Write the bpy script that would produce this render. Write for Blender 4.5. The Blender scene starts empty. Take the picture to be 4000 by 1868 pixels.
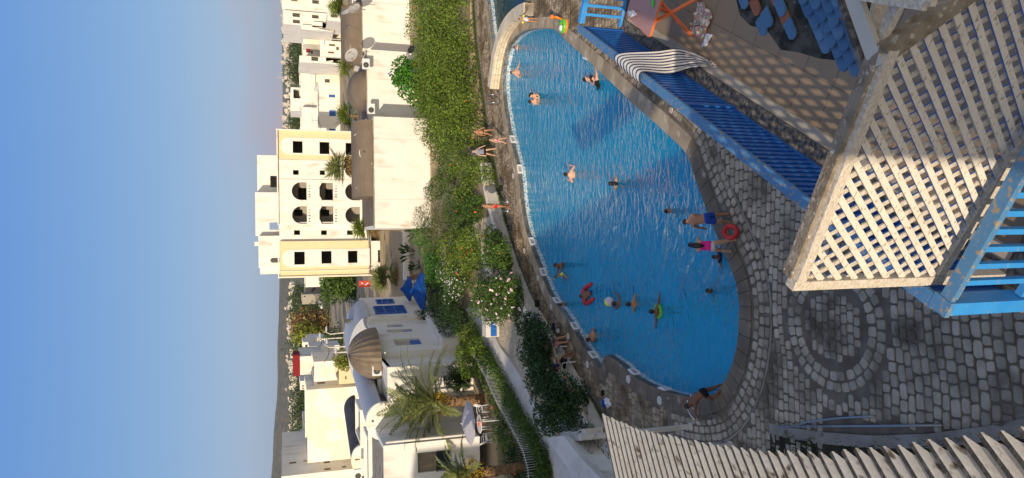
import bpy, bmesh, math, random
import numpy as np
from mathutils import Vector, Matrix, geometry
random.seed(7); rng = np.random.default_rng(7)
sc = bpy.context.scene; C = sc.collection
R = math.radians
# ---------------- camera (a phone held sideways: up in the world is left in the picture)
CF = 2775.0; TH = R(17.8); PH = R(0.7); H = 12.5
vF = np.array([0, math.cos(TH), -math.sin(TH)]); vR = np.array([1., 0, 0]); vD = np.array([0, -math.sin(TH), -math.cos(TH)])
vRp = math.cos(PH)*vR + math.sin(PH)*vD; vDp = math.cos(PH)*vD - math.sin(PH)*vR
cd = bpy.data.cameras.new('camera'); cam = bpy.data.objects.new('camera', cd); C.objects.link(cam)
cd.sensor_width = 36; cd.sensor_fit = 'HORIZONTAL'; cd.lens = CF/4000*36; cd.clip_end = 20000; cd.clip_start = 0.05
M = Matrix(((vDp[0], vRp[0], -vF[0], 0), (vDp[1], vRp[1], -vF[1], 0), (vDp[2], vRp[2], -vF[2], H), (0, 0, 0, 1)))
cam.matrix_world = M; sc.camera = cam
sc.render.resolution_x = 1024; sc.render.resolution_y = 478
def ray(x, y): return vF*CF + vDp*(x-2000) - vRp*(y-934)
def atZ(x, y, z=0.0):                 # where the sight line through a photo pixel meets the level z
    d = ray(x, y); t = (z-H)/d[2]; return np.array([0, 0, H]) + d*t
def atY(x, y, Y):
    d = ray(x, y); t = Y/d[1]; return np.array([0, 0, H]) + d*t
def onplane(x, y, O, ex):             # sight line meets the vertical plane through O along ex -> (s, z)
    d = ray(x, y); n = np.array([-ex[1], ex[0], 0.]); t = (np.array(O)-np.array([0, 0, H])).dot(n)/d.dot(n)
    p = np.array([0, 0, H]) + d*t; return float((p-np.array(O)).dot(np.array([ex[0], ex[1], 0]))), float(p[2])
# ---------------- light
SAZ = R(26); SEL = R(19)              # sunlight travels towards 26 degrees right of the view, 19 degrees down
sd = bpy.data.lights.new('sun', 'SUN'); sun = bpy.data.objects.new('sun', sd); C.objects.link(sun)
sd.energy = 3.45; sd.angle = R(0.55); sd.color = (1.0, 0.83, 0.62)
ldir = Vector((math.sin(SAZ)*math.cos(SEL), math.cos(SAZ)*math.cos(SEL), -math.sin(SEL)))
sun.rotation_euler = ldir.to_track_quat('-Z', 'Y').to_euler(); sun.location = (-30, -40, 40)
w = bpy.data.worlds.new('World'); sc.world = w; w.use_nodes = True
nt = w.node_tree; nt.nodes.clear()
sky = nt.nodes.new('ShaderNodeTexSky'); sky.sky_type = 'NISHITA'; sky.sun_disc = False
sky.sun_elevation = SEL; sky.sun_rotation = R(206); sky.altitude = 0; sky.air_density = 1.0; sky.dust_density = 1.2; sky.ozone_density = 1.6
bg = nt.nodes.new('ShaderNodeBackground'); bg.inputs[1].default_value = 0.15
wo = nt.nodes.new('ShaderNodeOutputWorld')
# thin evening cloud wisps low over the horizon, laid out by world direction
tc = nt.nodes.new('ShaderNodeTexCoord'); mp = nt.nodes.new('ShaderNodeMapping'); mp.inputs['Scale'].default_value = (2.2, 2.2, 13)
nz = nt.nodes.new('ShaderNodeTexNoise'); nz.inputs['Scale'].default_value = 1.3; nz.inputs['Detail'].default_value = 5
nt.links.new(tc.outputs['Generated'], mp.inputs[0]); nt.links.new(mp.outputs[0], nz.inputs[0])
r1 = nt.nodes.new('ShaderNodeValToRGB'); r1.color_ramp.elements[0].position = .40; r1.color_ramp.elements[1].position = .60
nt.links.new(nz.outputs['Fac'], r1.inputs[0])
sp = nt.nodes.new('ShaderNodeSeparateXYZ'); nt.links.new(tc.outputs['Generated'], sp.inputs[0])
r2 = nt.nodes.new('ShaderNodeValToRGB'); e = r2.color_ramp.elements; e[0].position = 0.0; e[0].color = (.95, .95, .95, 1); e[1].position = .085; e[1].color = (0, 0, 0, 1)
nt.links.new(sp.outputs['Z'], r2.inputs[0])
r3 = nt.nodes.new('ShaderNodeValToRGB'); e = r3.color_ramp.elements; e[0].position = .05; e[0].color = (0, 0, 0, 1); e[1].position = .15; e[1].color = (1, 1, 1, 1)
nt.links.new(sp.outputs['X'], r3.inputs[0])
mu = nt.nodes.new('ShaderNodeMath'); mu.operation = 'MULTIPLY'; nt.links.new(r1.outputs[0], mu.inputs[0]); nt.links.new(r2.outputs[0], mu.inputs[1])
mu2 = nt.nodes.new('ShaderNodeMath'); mu2.operation = 'MULTIPLY'; nt.links.new(mu.outputs[0], mu2.inputs[0]); nt.links.new(r3.outputs[0], mu2.inputs[1])
mx = nt.nodes.new('ShaderNodeMixRGB'); mx.inputs[2].default_value = (2.6, 2.1, 2.5, 1)
r4 = nt.nodes.new('ShaderNodeValToRGB'); e = r4.color_ramp.elements; e[0].position = 0; e[0].color = (.195, .250, .345, 1); e[1].position = 1; e[1].color = (.03, .08, .26, 1)
for p_, c_ in ((.05, (.185, .257, .385)), (.15, (.128, .232, .40)), (.31, (.078, .185, .42))): x_ = e.new(p_); x_.color = (*c_, 1)
nt.links.new(sp.outputs['Z'], r4.inputs[0]); sc4 = nt.nodes.new('ShaderNodeVectorMath'); sc4.operation = 'SCALE'; sc4.inputs['Scale'].default_value = 8.6; nt.links.new(r4.outputs[0], sc4.inputs[0])
ry = nt.nodes.new('ShaderNodeMapRange'); ry.inputs[1].default_value = -.35; ry.inputs[2].default_value = .25; ry.inputs[3].default_value = 0; ry.inputs[4].default_value = .88; nt.links.new(sp.outputs['Y'], ry.inputs[0])
wm = nt.nodes.new('ShaderNodeMixRGB'); wm.inputs[2].default_value = (4.1, 3.75, 3.35, 1); wr = nt.nodes.new('ShaderNodeMapRange'); wr.inputs[1].default_value = .3; wr.inputs[2].default_value = -.5; wr.inputs[3].default_value = 0; wr.inputs[4].default_value = .75; nt.links.new(sp.outputs['Y'], wr.inputs[0]); nt.links.new(wr.outputs[0], wm.inputs[0]); nt.links.new(sky.outputs[0], wm.inputs[1])
mx4 = nt.nodes.new('ShaderNodeMixRGB'); nt.links.new(ry.outputs[0], mx4.inputs[0]); nt.links.new(wm.outputs[0], mx4.inputs[1]); nt.links.new(sc4.outputs[0], mx4.inputs[2])
nt.links.new(mu2.outputs[0], mx.inputs[0]); nt.links.new(mx4.outputs[0], mx.inputs[1]); nt.links.new(mx.outputs[0], bg.inputs[0])
nt.links.new(bg.outputs[0], wo.inputs[0])
sc.view_settings.view_transform = 'Standard'; sc.view_settings.look = 'None'; sc.view_settings.exposure = 0.28; sc.view_settings.gamma = 1
# ---------------- materials
MT = {}
def pm(name, c1, c2=None, scale=5, rough=.85, bump=0, bscale=None, spec=.3, metal=0, lo=.35, hi=.65, stretch=(1, 1, 1), c3=None, s3=1., lo3=.55, hi3=.7, island=0, world=False, trans=0, detail=6):
    m = bpy.data.materials.new(name); m.use_nodes = True; n = m.node_tree; b = n.nodes['Principled BSDF']; L = n.links.new
    b.inputs['Roughness'].default_value = rough; b.inputs['Specular IOR Level'].default_value = spec; b.inputs['Metallic'].default_value = metal
    b.inputs['Base Color'].default_value = (*c1, 1)
    t = n.nodes.new('ShaderNodeTexCoord'); mp_ = n.nodes.new('ShaderNodeMapping'); mp_.inputs['Scale'].default_value = stretch
    if world:
        g = n.nodes.new('ShaderNodeNewGeometry'); L(g.outputs['Position'], mp_.inputs[0])
    else: L(t.outputs['Object'], mp_.inputs[0])
    col = None
    if c2:
        z = n.nodes.new('ShaderNodeTexNoise'); z.inputs['Scale'].default_value = scale; z.inputs['Detail'].default_value = detail; L(mp_.outputs[0], z.inputs[0])
        r = n.nodes.new('ShaderNodeMapRange'); r.inputs[1].default_value = lo; r.inputs[2].default_value = hi; L(z.outputs['Fac'], r.inputs[0])
        x = n.nodes.new('ShaderNodeMixRGB'); x.inputs[1].default_value = (*c1, 1); x.inputs[2].default_value = (*c2, 1); L(r.outputs[0], x.inputs[0]); col = x.outputs[0]
        if c3:
            z3 = n.nodes.new('ShaderNodeTexNoise'); z3.inputs['Scale'].default_value = s3; z3.inputs['Detail'].default_value = 8; L(mp_.outputs[0], z3.inputs[0])
            r3_ = n.nodes.new('ShaderNodeMapRange'); r3_.inputs[1].default_value = lo3; r3_.inputs[2].default_value = hi3; L(z3.outputs['Fac'], r3_.inputs[0])
            x3 = n.nodes.new('ShaderNodeMixRGB'); x3.inputs[2].default_value = (*c3, 1); L(r3_.outputs[0], x3.inputs[0]); L(col, x3.inputs[1]); col = x3.outputs[0]
    if island:
        g = n.nodes.new('ShaderNodeNewGeometry'); hs = n.nodes.new('ShaderNodeHueSaturation')
        r = n.nodes.new('ShaderNodeMapRange'); r.inputs[3].default_value = 1-island; r.inputs[4].default_value = 1+island; L(g.outputs['Random Per Island'], r.inputs[0]); L(r.outputs[0], hs.inputs['Value'])
        if col: L(col, hs.inputs['Color'])
        else: hs.inputs['Color'].default_value = (*c1, 1)
        col = hs.outputs[0]
    if col: L(col, b.inputs['Base Color'])
    if trans:
        tr = n.nodes.new('ShaderNodeBsdfTranslucent'); mxs = n.nodes.new('ShaderNodeMixShader'); mxs.inputs[0].default_value = trans
        if col: L(col, tr.inputs[0])
        else: tr.inputs[0].default_value = (*c1, 1)
        o = n.nodes['Material Output']; L(b.outputs[0], mxs.inputs[1]); L(tr.outputs[0], mxs.inputs[2]); L(mxs.outputs[0], o.inputs[0])
    if bump:
        z = n.nodes.new('ShaderNodeTexNoise'); z.inputs['Scale'].default_value = bscale or scale*4; z.inputs['Detail'].default_value = 6; L(mp_.outputs[0], z.inputs[0])
        bp = n.nodes.new('ShaderNodeBump'); bp.inputs['Strength'].default_value = bump; bp.inputs['Distance'].default_value = .02; L(z.outputs['Fac'], bp.inputs['Height']); L(bp.outputs[0], b.inputs['Normal'])
    MT[name] = m; return m
pm('white_plaster', (.80, .775, .72), (.72, .68, .60), 1.1, .9, .25, 9, .15, lo=.42, hi=.75, c3=(.46, .39, .30), s3=1.3, lo3=.57, hi3=.80, stretch=(1, 1, .35))
pm('cream_plaster', (.79, .725, .59), (.76, .71, .60), .5, .9, .2, 9, .15, c3=(.86, .82, .72), s3=.25, lo3=.5, hi3=.52)
pm('yellow_plaster', (.78, .64, .38), (.72, .60, .38), 1.2, .9, .2, 9, .15)
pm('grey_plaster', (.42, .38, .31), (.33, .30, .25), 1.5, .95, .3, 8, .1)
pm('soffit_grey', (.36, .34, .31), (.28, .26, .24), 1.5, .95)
pm('roof_felt', (.16, .125, .09), (.20, .16, .12), .7, .9, .3, 6, .2, c3=(.45, .42, .38), s3=2.2, lo3=.68, hi3=.74)
pm('blue_wood', (.015, .10, .42), (.02, .14, .50), 3, .5, 0, None, .4)
pm('sky_blue_paint', (.035, .27, .68), (.05, .31, .72), 4, .45, .1, 30, .5, c3=(.34, .29, .2), s3=16, lo3=.64, hi3=.67)
pm('worn_blue_paint', (.07, .21, .40), (.10, .24, .42), 4, .6, .2, 30, .4, c3=(.34, .27, .18), s3=18, lo3=.57, hi3=.63)
pm('deep_blue_paint', (.014, .12, .42), (.018, .14, .48), 4, .3, 0, None, .6)
pm('dark_void', (.012, .011, .010))
pm('glass_dark', (.03, .035, .04), rough=.15, spec=.6)
pm('wood_frame', (.30, .24, .16))
pm('asphalt', (.20, .18, .16), (.27, .25, .21), .4, .95)
pm('earth', (.34, .26, .16), (.42, .35, .25), .25, .95, .4, 3, .1, c3=(.16, .15, .07), s3=.4, lo3=.56, hi3=.62, world=True)
pm('far_ground', (.24, .22, .15), (.12, .13, .07), .02, .95, 0, None, .1, world=True)
pm('hill_scrub', (.15, .135, .085), (.22, .18, .12), .015, .95, 0, None, .05, world=True, c3=(.075, .08, .045), s3=.05, lo3=.48, hi3=.56)
pm('concrete', (.34, .31, .26), (.24, .21, .17), 1.6, .9, .4, 14, .15, c3=(.13, .11, .08), s3=3, lo3=.58, hi3=.68)
pm('rough_concrete', (.24, .22, .19), (.10, .09, .08), 14, .95, .8, 40, .1, lo=.42, hi=.58)
pm('mossy_cement', (.10, .095, .08), (.035, .035, .03), 5, .95, 1.0, 25, .1, lo=.42, hi=.58, c3=(.3, .29, .26), s3=16, lo3=.66, hi3=.7)
pm('weathered_dark', (.30, .25, .185), (.20, .16, .115), 9, .9, .7, 40, .1, lo=.42, hi=.6, c3=(.50, .46, .38), s3=16, lo3=.60, hi3=.66)
pm('stone', (.50, .425, .32), (.36, .30, .22), 2.6, .8, .7, 26, .25, island=.24, world=True, c3=(.13, .105, .07), s3=.7, lo3=.50, hi3=.66)
pm('stone_far', (.38, .31, .22), (.25, .20, .13), 2.6, .8, .4, 20, .25, island=.3, world=True, c3=(.14, .10, .055), s3=.9, lo3=.46, hi3=.60)
pm('mortar', (.21, .175, .13), (.13, .105, .075), 2.2, .9, .5, 20, .2, world=True)
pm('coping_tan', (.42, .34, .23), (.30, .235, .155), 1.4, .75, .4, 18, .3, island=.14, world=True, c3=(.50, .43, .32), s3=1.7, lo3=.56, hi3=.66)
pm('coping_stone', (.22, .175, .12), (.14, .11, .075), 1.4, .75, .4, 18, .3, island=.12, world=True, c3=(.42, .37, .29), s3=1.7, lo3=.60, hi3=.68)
pm('cream_stone', (.72, .63, .48), (.60, .51, .37), 2.2, .85, .3, 15, .15, island=.1)
pm('tan_path_stone', (.50, .44, .35), (.40, .35, .27), 2, .9, .3, 12, .15, island=.15)
pm('white_concrete', (.66, .63, .58), (.55, .52, .46), 1.3, .9, .2, 10, .15, c3=(.36, .32, .26), s3=4, lo3=.64, hi3=.74)
pm('moldy_white', (.90, .86, .78), (.82, .77, .68), 3, .9, .3, 14, .15, c3=(.20, .15, .10), s3=5, lo3=.58, hi3=.70, stretch=(1, 1, 1.6), world=True)
pm('mold_dark', (.10, .085, .065), (.24, .20, .15), 9, .95, .6, 30, .1, world=True, lo=.5, hi=.7)
pm('old_wood', (.60, .53, .42), (.46, .38, .28), 22, .85, .5, 60, .15, lo=.46, hi=.66, stretch=(1.2, 1.2, 3), c3=(.67, .62, .53), s3=24, lo3=.48, hi3=.58)
pm('peeling_cream', (.74, .68, .57), (.68, .61, .50), 2, .8, .4, 50, .2, c3=(.40, .32, .23), s3=26, lo3=.60, hi3=.64, stretch=(.8, .8, 2.0))
pm('white_board', (.52, .51, .45), (.45, .44, .38), 3, .7)
pm('blue_tile', (.075, .165, .29), (.10, .20, .33), 8, .6, .3, 30, .3, island=.1)
pm('blue_tile_pale', (.11, .21, .34), (.13, .24, .37), 8, .6, .3, 30, .3)
pm('blue_tile_deep', (.05, .13, .25), (.07, .16, .29), 8, .6, .3, 30, .3)
pm('terracotta', (.36, .14, .075), (.28, .11, .06), 8, .9)
pm('towel_white', (.72, .70, .66), rough=.95, bump=.5, bscale=90)
pm('floor_tile', (.34, .25, .155), (.31, .225, .14), 1.5, .55, .1, 30, .3, world=True)
pm('grey_floor', (.12, .11, .12), (.10, .095, .10), 1.5, .5, world=True)
pm('plastic_orange', (.75, .17, .04), rough=.4, spec=.5)
pm('plastic_pink', (.50, .27, .23), (.45, .24, .20), 3, .5)
pm('plastic_white', (.75, .75, .75), rough=.4, spec=.5)
pm('steel', (.62, .62, .62), rough=.22, metal=1)
pm('galvanised', (.34, .36, .38), rough=.45, metal=.7)
pm('rope', (.04, .04, .05))
pm('rust', (.44, .42, .39), (.36, .17, .07), 2.2, .8, lo=.58, hi=.64)
pm('dish_white', (.62, .62, .60), (.5, .48, .44), 3, .6)
pm('dish_dark', (.06, .06, .055), (.09, .09, .07), 5, .8)
pm('umbrella_blue', (.01, .09, .40), (.013, .11, .44), 3, .8, trans=.3)
pm('umbrella_white', (.62, .60, .66), rough=.8, trans=.35)
pm('bark', (.20, .145, .09), (.11, .08, .05), 12, .95, .9, 30, .1)
pm('palm_bark', (.34, .22, .12), (.15, .09, .05), 14, .95, 1.0, 30, .1, stretch=(1, 1, 2))
G = dict(hedge_green=(.120, .180, .020), dark_green=(.026, .062, .012), mid_green=(.065, .12, .016), olive_leaf=(.115, .135, .05), yellow_green=(.17, .20, .02), bright_green=(.055, .17, .015), far_green=(.055, .085, .028), dry_brown=(.24, .16, .055), grass_green=(.06, .09, .02))
for k, c in G.items(): pm(k, c, tuple(v*1.5 for v in c), .8, .55, 0, None, .35, island=.45, trans=.25, lo=.4, hi=.62)
pm('palm_green', (.17, .21, .06), (.26, .28, .10), .9, .5, 0, None, .4, island=.3, trans=.2)
pm('fan_palm_green', (.13, .19, .02), (.19, .24, .03), .9, .5, 0, None, .4, island=.3, trans=.3)
pm('date_yellow', (.45, .30, .03), (.5, .36, .04), 5)
pm('petal_orange', (.75, .12, .03)); pm('petal_pink', (.85, .62, .60)); pm('petal_white', (.75, .75, .8)); pm('petal_purple', (.12, .08, .6))
pm('skin_tan', (.46, .24, .14), (.40, .20, .11), 6, .5, spec=.35); pm('skin_pale', (.62, .37, .26), (.56, .32, .21), 6, .5, spec=.35); pm('skin_dark', (.23, .11, .06), (.19, .09, .05), 6, .5, spec=.35)
pm('hair_black', (.012, .009, .008), rough=.4, spec=.5); pm('hair_brown', (.07, .035, .02), rough=.5); pm('hair_grey', (.35, .32, .30))
pm('eye_dark', (.01, .01, .01), rough=.2); pm('lip', (.35, .12, .10))
for nme, c in dict(cloth_black=(.012, .012, .015), cloth_red=(.60, .02, .03), cloth_blue=(.01, .07, .42), cloth_navy=(.015, .02, .07), cloth_pink=(.85, .03, .30), cloth_white=(.7, .7, .72), cloth_grey=(.25, .27, .33), cloth_yellow=(.75, .78, .12), cloth_mauve=(.36, .20, .23), cloth_green=(.03, .6, .08), cloth_coral=(.85, .18, .14), cloth_lilac=(.62, .50, .66)).items(): pm(nme, c, rough=.85)
pm('float_red', (.55, .015, .02), rough=.25, spec=.6); pm('float_green', (.12, .33, .02), rough=.3, spec=.5); pm('float_orange', (.85, .22, .02), rough=.3, spec=.5); pm('float_yellow', (.75, .80, .03), rough=.3, spec=.5)
pm('red_roof', (.23, .015, .02)); pm('sign_red', (.50, .07, .04)); pm('car_white', (.7, .7, .7), rough=.25, spec=.6); pm('car_dark', (.03, .03, .035), rough=.25, spec=.6); pm('tyre', (.02, .02, .02)); pm('lamp_glass', (.5, .5, .55), rough=.2)
pm('corrugated', (.20, .155, .105), (.16, .12, .08), 2, .6, .1, 20, .4); pm('grey_roof', (.42, .44, .48), (.38, .40, .44), 1, .5, .1, 20, .4); pm('black_felt', (.045, .045, .05), (.07, .07, .075), 1.2, .7)
pm('grille_dark', (.02, .025, .035), rough=.5); pm('curtain_brown', (.30, .24, .17), (.20, .16, .11), 6, stretch=(1, 1, .2)); pm('far_wall', (.62, .56, .47), (.50, .45, .38), .05, .9, world=True, island=0)
# ---------------- helpers
OFF = {}
def tag(o, label=None, cat=None, group=None, kind=None):
    if label: o['label'] = label
    if cat: o['category'] = cat
    if group: o['group'] = group
    if kind: o['kind'] = kind
    return o
def thing(name, label, cat, loc=(0, 0, 0), group=None):
    o = bpy.data.objects.new(name, None); C.objects.link(o); o.location = loc; o.empty_display_size = .2
    OFF[o.name] = np.array(loc, float); return tag(o, label, cat, group)
class MB:
    def __init__(s): s.v = []; s.f = []; s.m = []; s.n = 0; s.cm = 0
    def add(s, vs, fs):
        k = s.n; s.v.append(np.asarray(vs, float).reshape(-1, 3)); s.n += len(vs)
        s.f.extend([tuple(i+k for i in f) for f in fs]); s.m.extend([s.cm]*len(fs)); return s
    def box(s, c, d, ex=None, ez=None):
        """box centred at c, size d, local x along ex, local z along ez"""
        ex = np.array([1., 0, 0]) if ex is None else np.array(ex, float)/np.linalg.norm(ex)
        ez = np.array([0, 0, 1.]) if ez is None else np.array(ez, float)/np.linalg.norm(ez)
        ey = np.cross(ez, ex); ey /= np.linalg.norm(ey); ez = np.cross(ex, ey)
        vs = [np.array(c)+ex*d[0]/2*i+ey*d[1]/2*j+ez*d[2]/2*k for i in (-1, 1) for j in (-1, 1) for k in (-1, 1)]
        return s.add(vs, [(0, 1, 3, 2), (4, 6, 7, 5), (0, 4, 5, 1), (2, 3, 7, 6), (0, 2, 6, 4), (1, 5, 7, 3)])
    def bar(s, a, b, w, h, up=(0, 0, 1)):
        a = np.array(a, float); b = np.array(b, float); L = np.linalg.norm(b-a)
        ex = (b-a)/L; up = np.array(up, float)
        if abs(ex.dot(up)) > .95: up = np.array([0, 1., 0])
        return s.box((a+b)/2, (L, w, h), ex, up - ex*ex.dot(up))
    def tube(s, pts, rad, n=8, cap=True):
        pts = [np.array(p, float) for p in pts]; rad = rad if hasattr(rad, '__len__') else [rad]*len(pts)
        ref = np.array([.31, .17, .93]); vs = []; fs = []
        for i, p in enumerate(pts):
            d = pts[min(i+1, len(pts)-1)]-pts[max(i-1, 0)]; d /= np.linalg.norm(d)+1e-9
            u = np.cross(d, ref); u /= np.linalg.norm(u)+1e-9; v = np.cross(d, u)
            for k in range(n):
                a = 2*math.pi*k/n; vs.append(p+rad[i]*(math.cos(a)*u+math.sin(a)*v))
        for i in range(len(pts)-1):
            for k in range(n): fs.append((i*n+k, i*n+(k+1) % n, (i+1)*n+(k+1) % n, (i+1)*n+k))
        if cap: fs.append(tuple(range(n))[::-1]); fs.append(tuple((len(pts)-1)*n+k for k in range(n)))
        return s.add(vs, fs)
    def lathe(s, c, prof, n=24, axis=(0, 0, 1), ang=2*math.pi, a0=0):
        az = np.array(axis, float)/np.linalg.norm(axis); ref = np.array([1., 0, 0]) if abs(az[0]) < .9 else np.array([0, 1., 0])
        u = ref-az*ref.dot(az); u /= np.linalg.norm(u); v = np.cross(az, u); m = len(prof); vs = []; fs = []
        full = abs(ang-2*math.pi) < 1e-6; k_ = n if full else n+1
        for k in range(k_):
            a = a0+ang*k/n; d = math.cos(a)*u+math.sin(a)*v
            for r, z in prof: vs.append(np.array(c)+d*r+az*z)
        for k in range(n):
            for j in range(m-1): a, b = k*m, ((k+1) % k_)*m; fs.append((a+j, b+j, b+j+1, a+j+1))
        return s.add(vs, fs)
    def ell(s, c, r, n=12, m=8, ex=None, half=False):
        pr_ = [(max(1e-4, math.sin(math.pi*j/m)), -math.cos(math.pi*j/m)) for j in range(m+1)]
        if half: pr_ = [(max(1e-4, math.cos(math.pi/2*j/m)), math.sin(math.pi/2*j/m)) for j in range(m+1)]
        t = MB(); t.lathe((0, 0, 0), pr_, n); v = np.vstack(t.v)*np.array(r); return s.add(v+np.array(c), t.f)
    def plate(s, loops, O, ex, ey, th):
        """flat plate with holes: loops[0] outline, rest holes (2D), thickness th along -normal"""
        O = np.array(O, float); ex = np.array(ex, float); ey = np.array(ey, float); nn = np.cross(ex, ey)
        L = [[Vector((p[0], p[1], 0)) for p in l] for l in loops]
        tri = geometry.tessellate_polygon(L); fl = [p for l in loops for p in l]; N = len(fl)
        top = [O+ex*p[0]+ey*p[1] for p in fl]; bot = [p-nn*th for p in top]; fs = []
        for t in tri:
            a, b, c = [np.array(fl[i]) for i in t]
            if (b[0]-a[0])*(c[1]-a[1])-(b[1]-a[1])*(c[0]-a[0]) < 0: t = t[::-1]
            fs.append(tuple(t)); fs.append(tuple(i+N for i in t[::-1]))
        k = 0
        for l in loops:
            n_ = len(l)
            for i in range(n_): a, b = k+i, k+(i+1) % n_; fs.append((a, a+N, b+N, b))
            k += n_
        return s.add(top+bot, fs)
    def build(s, name, mat, parent=None, origin=None, smooth=False):
        v = np.vstack(s.v)
        off = OFF[parent.name] if parent is not None else (np.array(origin, float) if origin is not None else np.array([v[:, 0].mean(), v[:, 1].mean(), v[:, 2].min()]))
        me = bpy.data.meshes.new(name); me.from_pydata((v-off).tolist(), [], s.f)
        for m_ in (mat if isinstance(mat, (list, tuple)) else [mat]): me.materials.append(MT[m_] if isinstance(m_, str) else m_)
        if any(s.m): me.polygons.foreach_set('material_index', s.m)
        if smooth: me.polygons.foreach_set('use_smooth', [True]*len(me.polygons))
        me.update(); o = bpy.data.objects.new(name, me); C.objects.link(o)
        if parent is not None: o.parent = parent; OFF[o.name] = off
        else: o.location = off; OFF[o.name] = off
        return o
def dup(root, loc, rz=None, label=None, group=None):
    r = root.copy(); C.objects.link(r); r.location = loc; OFF[r.name] = np.array(loc, float)
    if rz is not None: r.rotation_euler = (0, 0, rz)
    if label: r['label'] = label
    if group: r['group'] = group
    for ch in list(root.children):
        c = ch.copy(); C.objects.link(c); c.parent = r
        for g_ in ch.children:
            d = g_.copy(); C.objects.link(d); d.parent = c
    return r
def rect(x0, y0, x1, y1): return [(x0, y0), (x1, y0), (x1, y1), (x0, y1)]
def arch(cx, y0, w_, h, n=12):       # round-headed opening, total height h
    r = w_/2; return [(cx-r, y0), (cx+r, y0), (cx+r, y0+h-r)]+[(cx+r*math.cos(math.pi*i/n), y0+h-r+r*math.sin(math.pi*i/n)) for i in range(1, n)]+[(cx-r, y0+h-r)]
# ---------------- pool outline and paving (all lie level on z = 0)
K = 1.5528
PX = [(1345,72),(1318,78),(1295,93),(1280,112),(1272,132),(1266,165),(1263,200),(1264,235),(1268,270),(1278,330),(1289,375),(1300,420),(1305,460),(1308,500),(1313,535),(1320,570),(1327,595),(1335,620),(1352,665),(1364,700),(1378,735),(1400,768),(1425,800),(1445,835),(1465,870),(1486,898),(1506,925),(1512,928),(1519,900),(1526,893),(1534,897),(1560,915),(1580,933),(1600,950),(1630,967),(1660,980),(1692,990),(1725,997),(1757,999),(1785,995),(1800,988),(1812,976),(1824,958),(1835,935),(1846,906),(1853,875),(1858,838),(1860,800),(1860,770),(1857,740),(1852,715),(1845,690),(1832,660),(1820,630),(1805,595),(1790,560),(1775,520),(1760,480),(1747,440),(1735,403),(1725,383),(1710,366),(1655,315),(1600,267),(1550,219),(1500,171),(1460,134),(1420,98),(1405,80),(1390,72)]
POOL = [tuple(atZ(a*K, b*K)[:2]) for a, b in PX]
P2 = [tuple(atZ(*p)[:2]) for p in [(1895,-260),(1900,-100),(1901,0),(1910,80),(1925,200),(1934,212),(1946,150),(1968,92),(2008,45),(2050,8),(2085,-60),(2130,-260)]]
EDGE = [tuple(atZ(*p)[:2]) for p in [(1852,-260),(1856,0),(1866,150),(1878,250),(1893,370),(1908,480),(1927,575),(1949,700),(1971,780),(1994,894),(2024,999),(2049,1074),(2079,1147),(2111,1224),(2152,1297),(2200,1384),(2252,1470),(2300,1535),(2340,1580),(2385,1650)]]
DECK = [(24, 33.), (24, 44)] + EDGE + [(-8.2, 25.5), (-10, 25.5), (-10, -1), (24, -1)]
WL = -.47
m = MB(); m.plate([DECK, POOL[::-1], P2[::-1]], (0, 0, -.012), (1, 0, 0), (0, 1, 0), .25)
tag(m.build('pool_deck', 'mortar', origin=(0, 0, 0)), kind='structure')
def mosaic():
    mt = bpy.data.materials.new('mosaic'); mt.use_nodes = True; n = mt.node_tree; b = n.nodes['Principled BSDF']; L = n.links.new
    g = n.nodes.new('ShaderNodeNewGeometry'); v = n.nodes.new('ShaderNodeTexVoronoi'); v.inputs['Scale'].default_value = 17; L(g.outputs['Position'], v.inputs[0])
    s = n.nodes.new('ShaderNodeSeparateXYZ'); L(v.outputs['Color'], s.inputs[0])
    r = n.nodes.new('ShaderNodeValToRGB'); r.color_ramp.interpolation = 'CONSTANT'; e = r.color_ramp.elements
    e[0].color = (.62, .64, .62, 1); e[1].position = .45; e[1].color = (.10, .25, .42, 1); x = e.new(.72); x.color = (.35, .45, .52, 1)
    L(s.outputs[0], r.inputs[0]); L(r.outputs[0], b.inputs['Base Color']); b.inputs['Roughness'].default_value = .35; MT['mosaic'] = mt
mosaic()
pm('pool_paint', (.06, .66, .86), (.05, .60, .83), .35, .6, world=True)
pm('green_pool_paint', (.06, .16, .10), (.03, .10, .06), .6, .6, world=True)
def basin(poly, depth, name, paint):
    m = MB(); N = len(poly); a = [(x, y, -.004) for x, y in poly]; b = [(x, y, WL-.16) for x, y in poly]; c = [(x, y, -depth) for x, y in poly]
    m.add(a+b, [(i, i+N, (i+1) % N+N, (i+1) % N) for i in range(N)]); m.cm = 1
    m.add(b+c, [(i, i+N, (i+1) % N+N, (i+1) % N) for i in range(N)])
    tri = geometry.tessellate_polygon([[Vector((*p, 0)) for p in poly]]); m.add(c, [tuple(t) for t in tri])
    return tag(m.build(name, ['mosaic', paint], origin=(0, 0, -depth)), kind='structure')
basin(POOL, 1.75, 'pool_basin', 'pool_paint'); basin(P2, 1.3, 'small_pool_basin', 'green_pool_paint')
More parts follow.
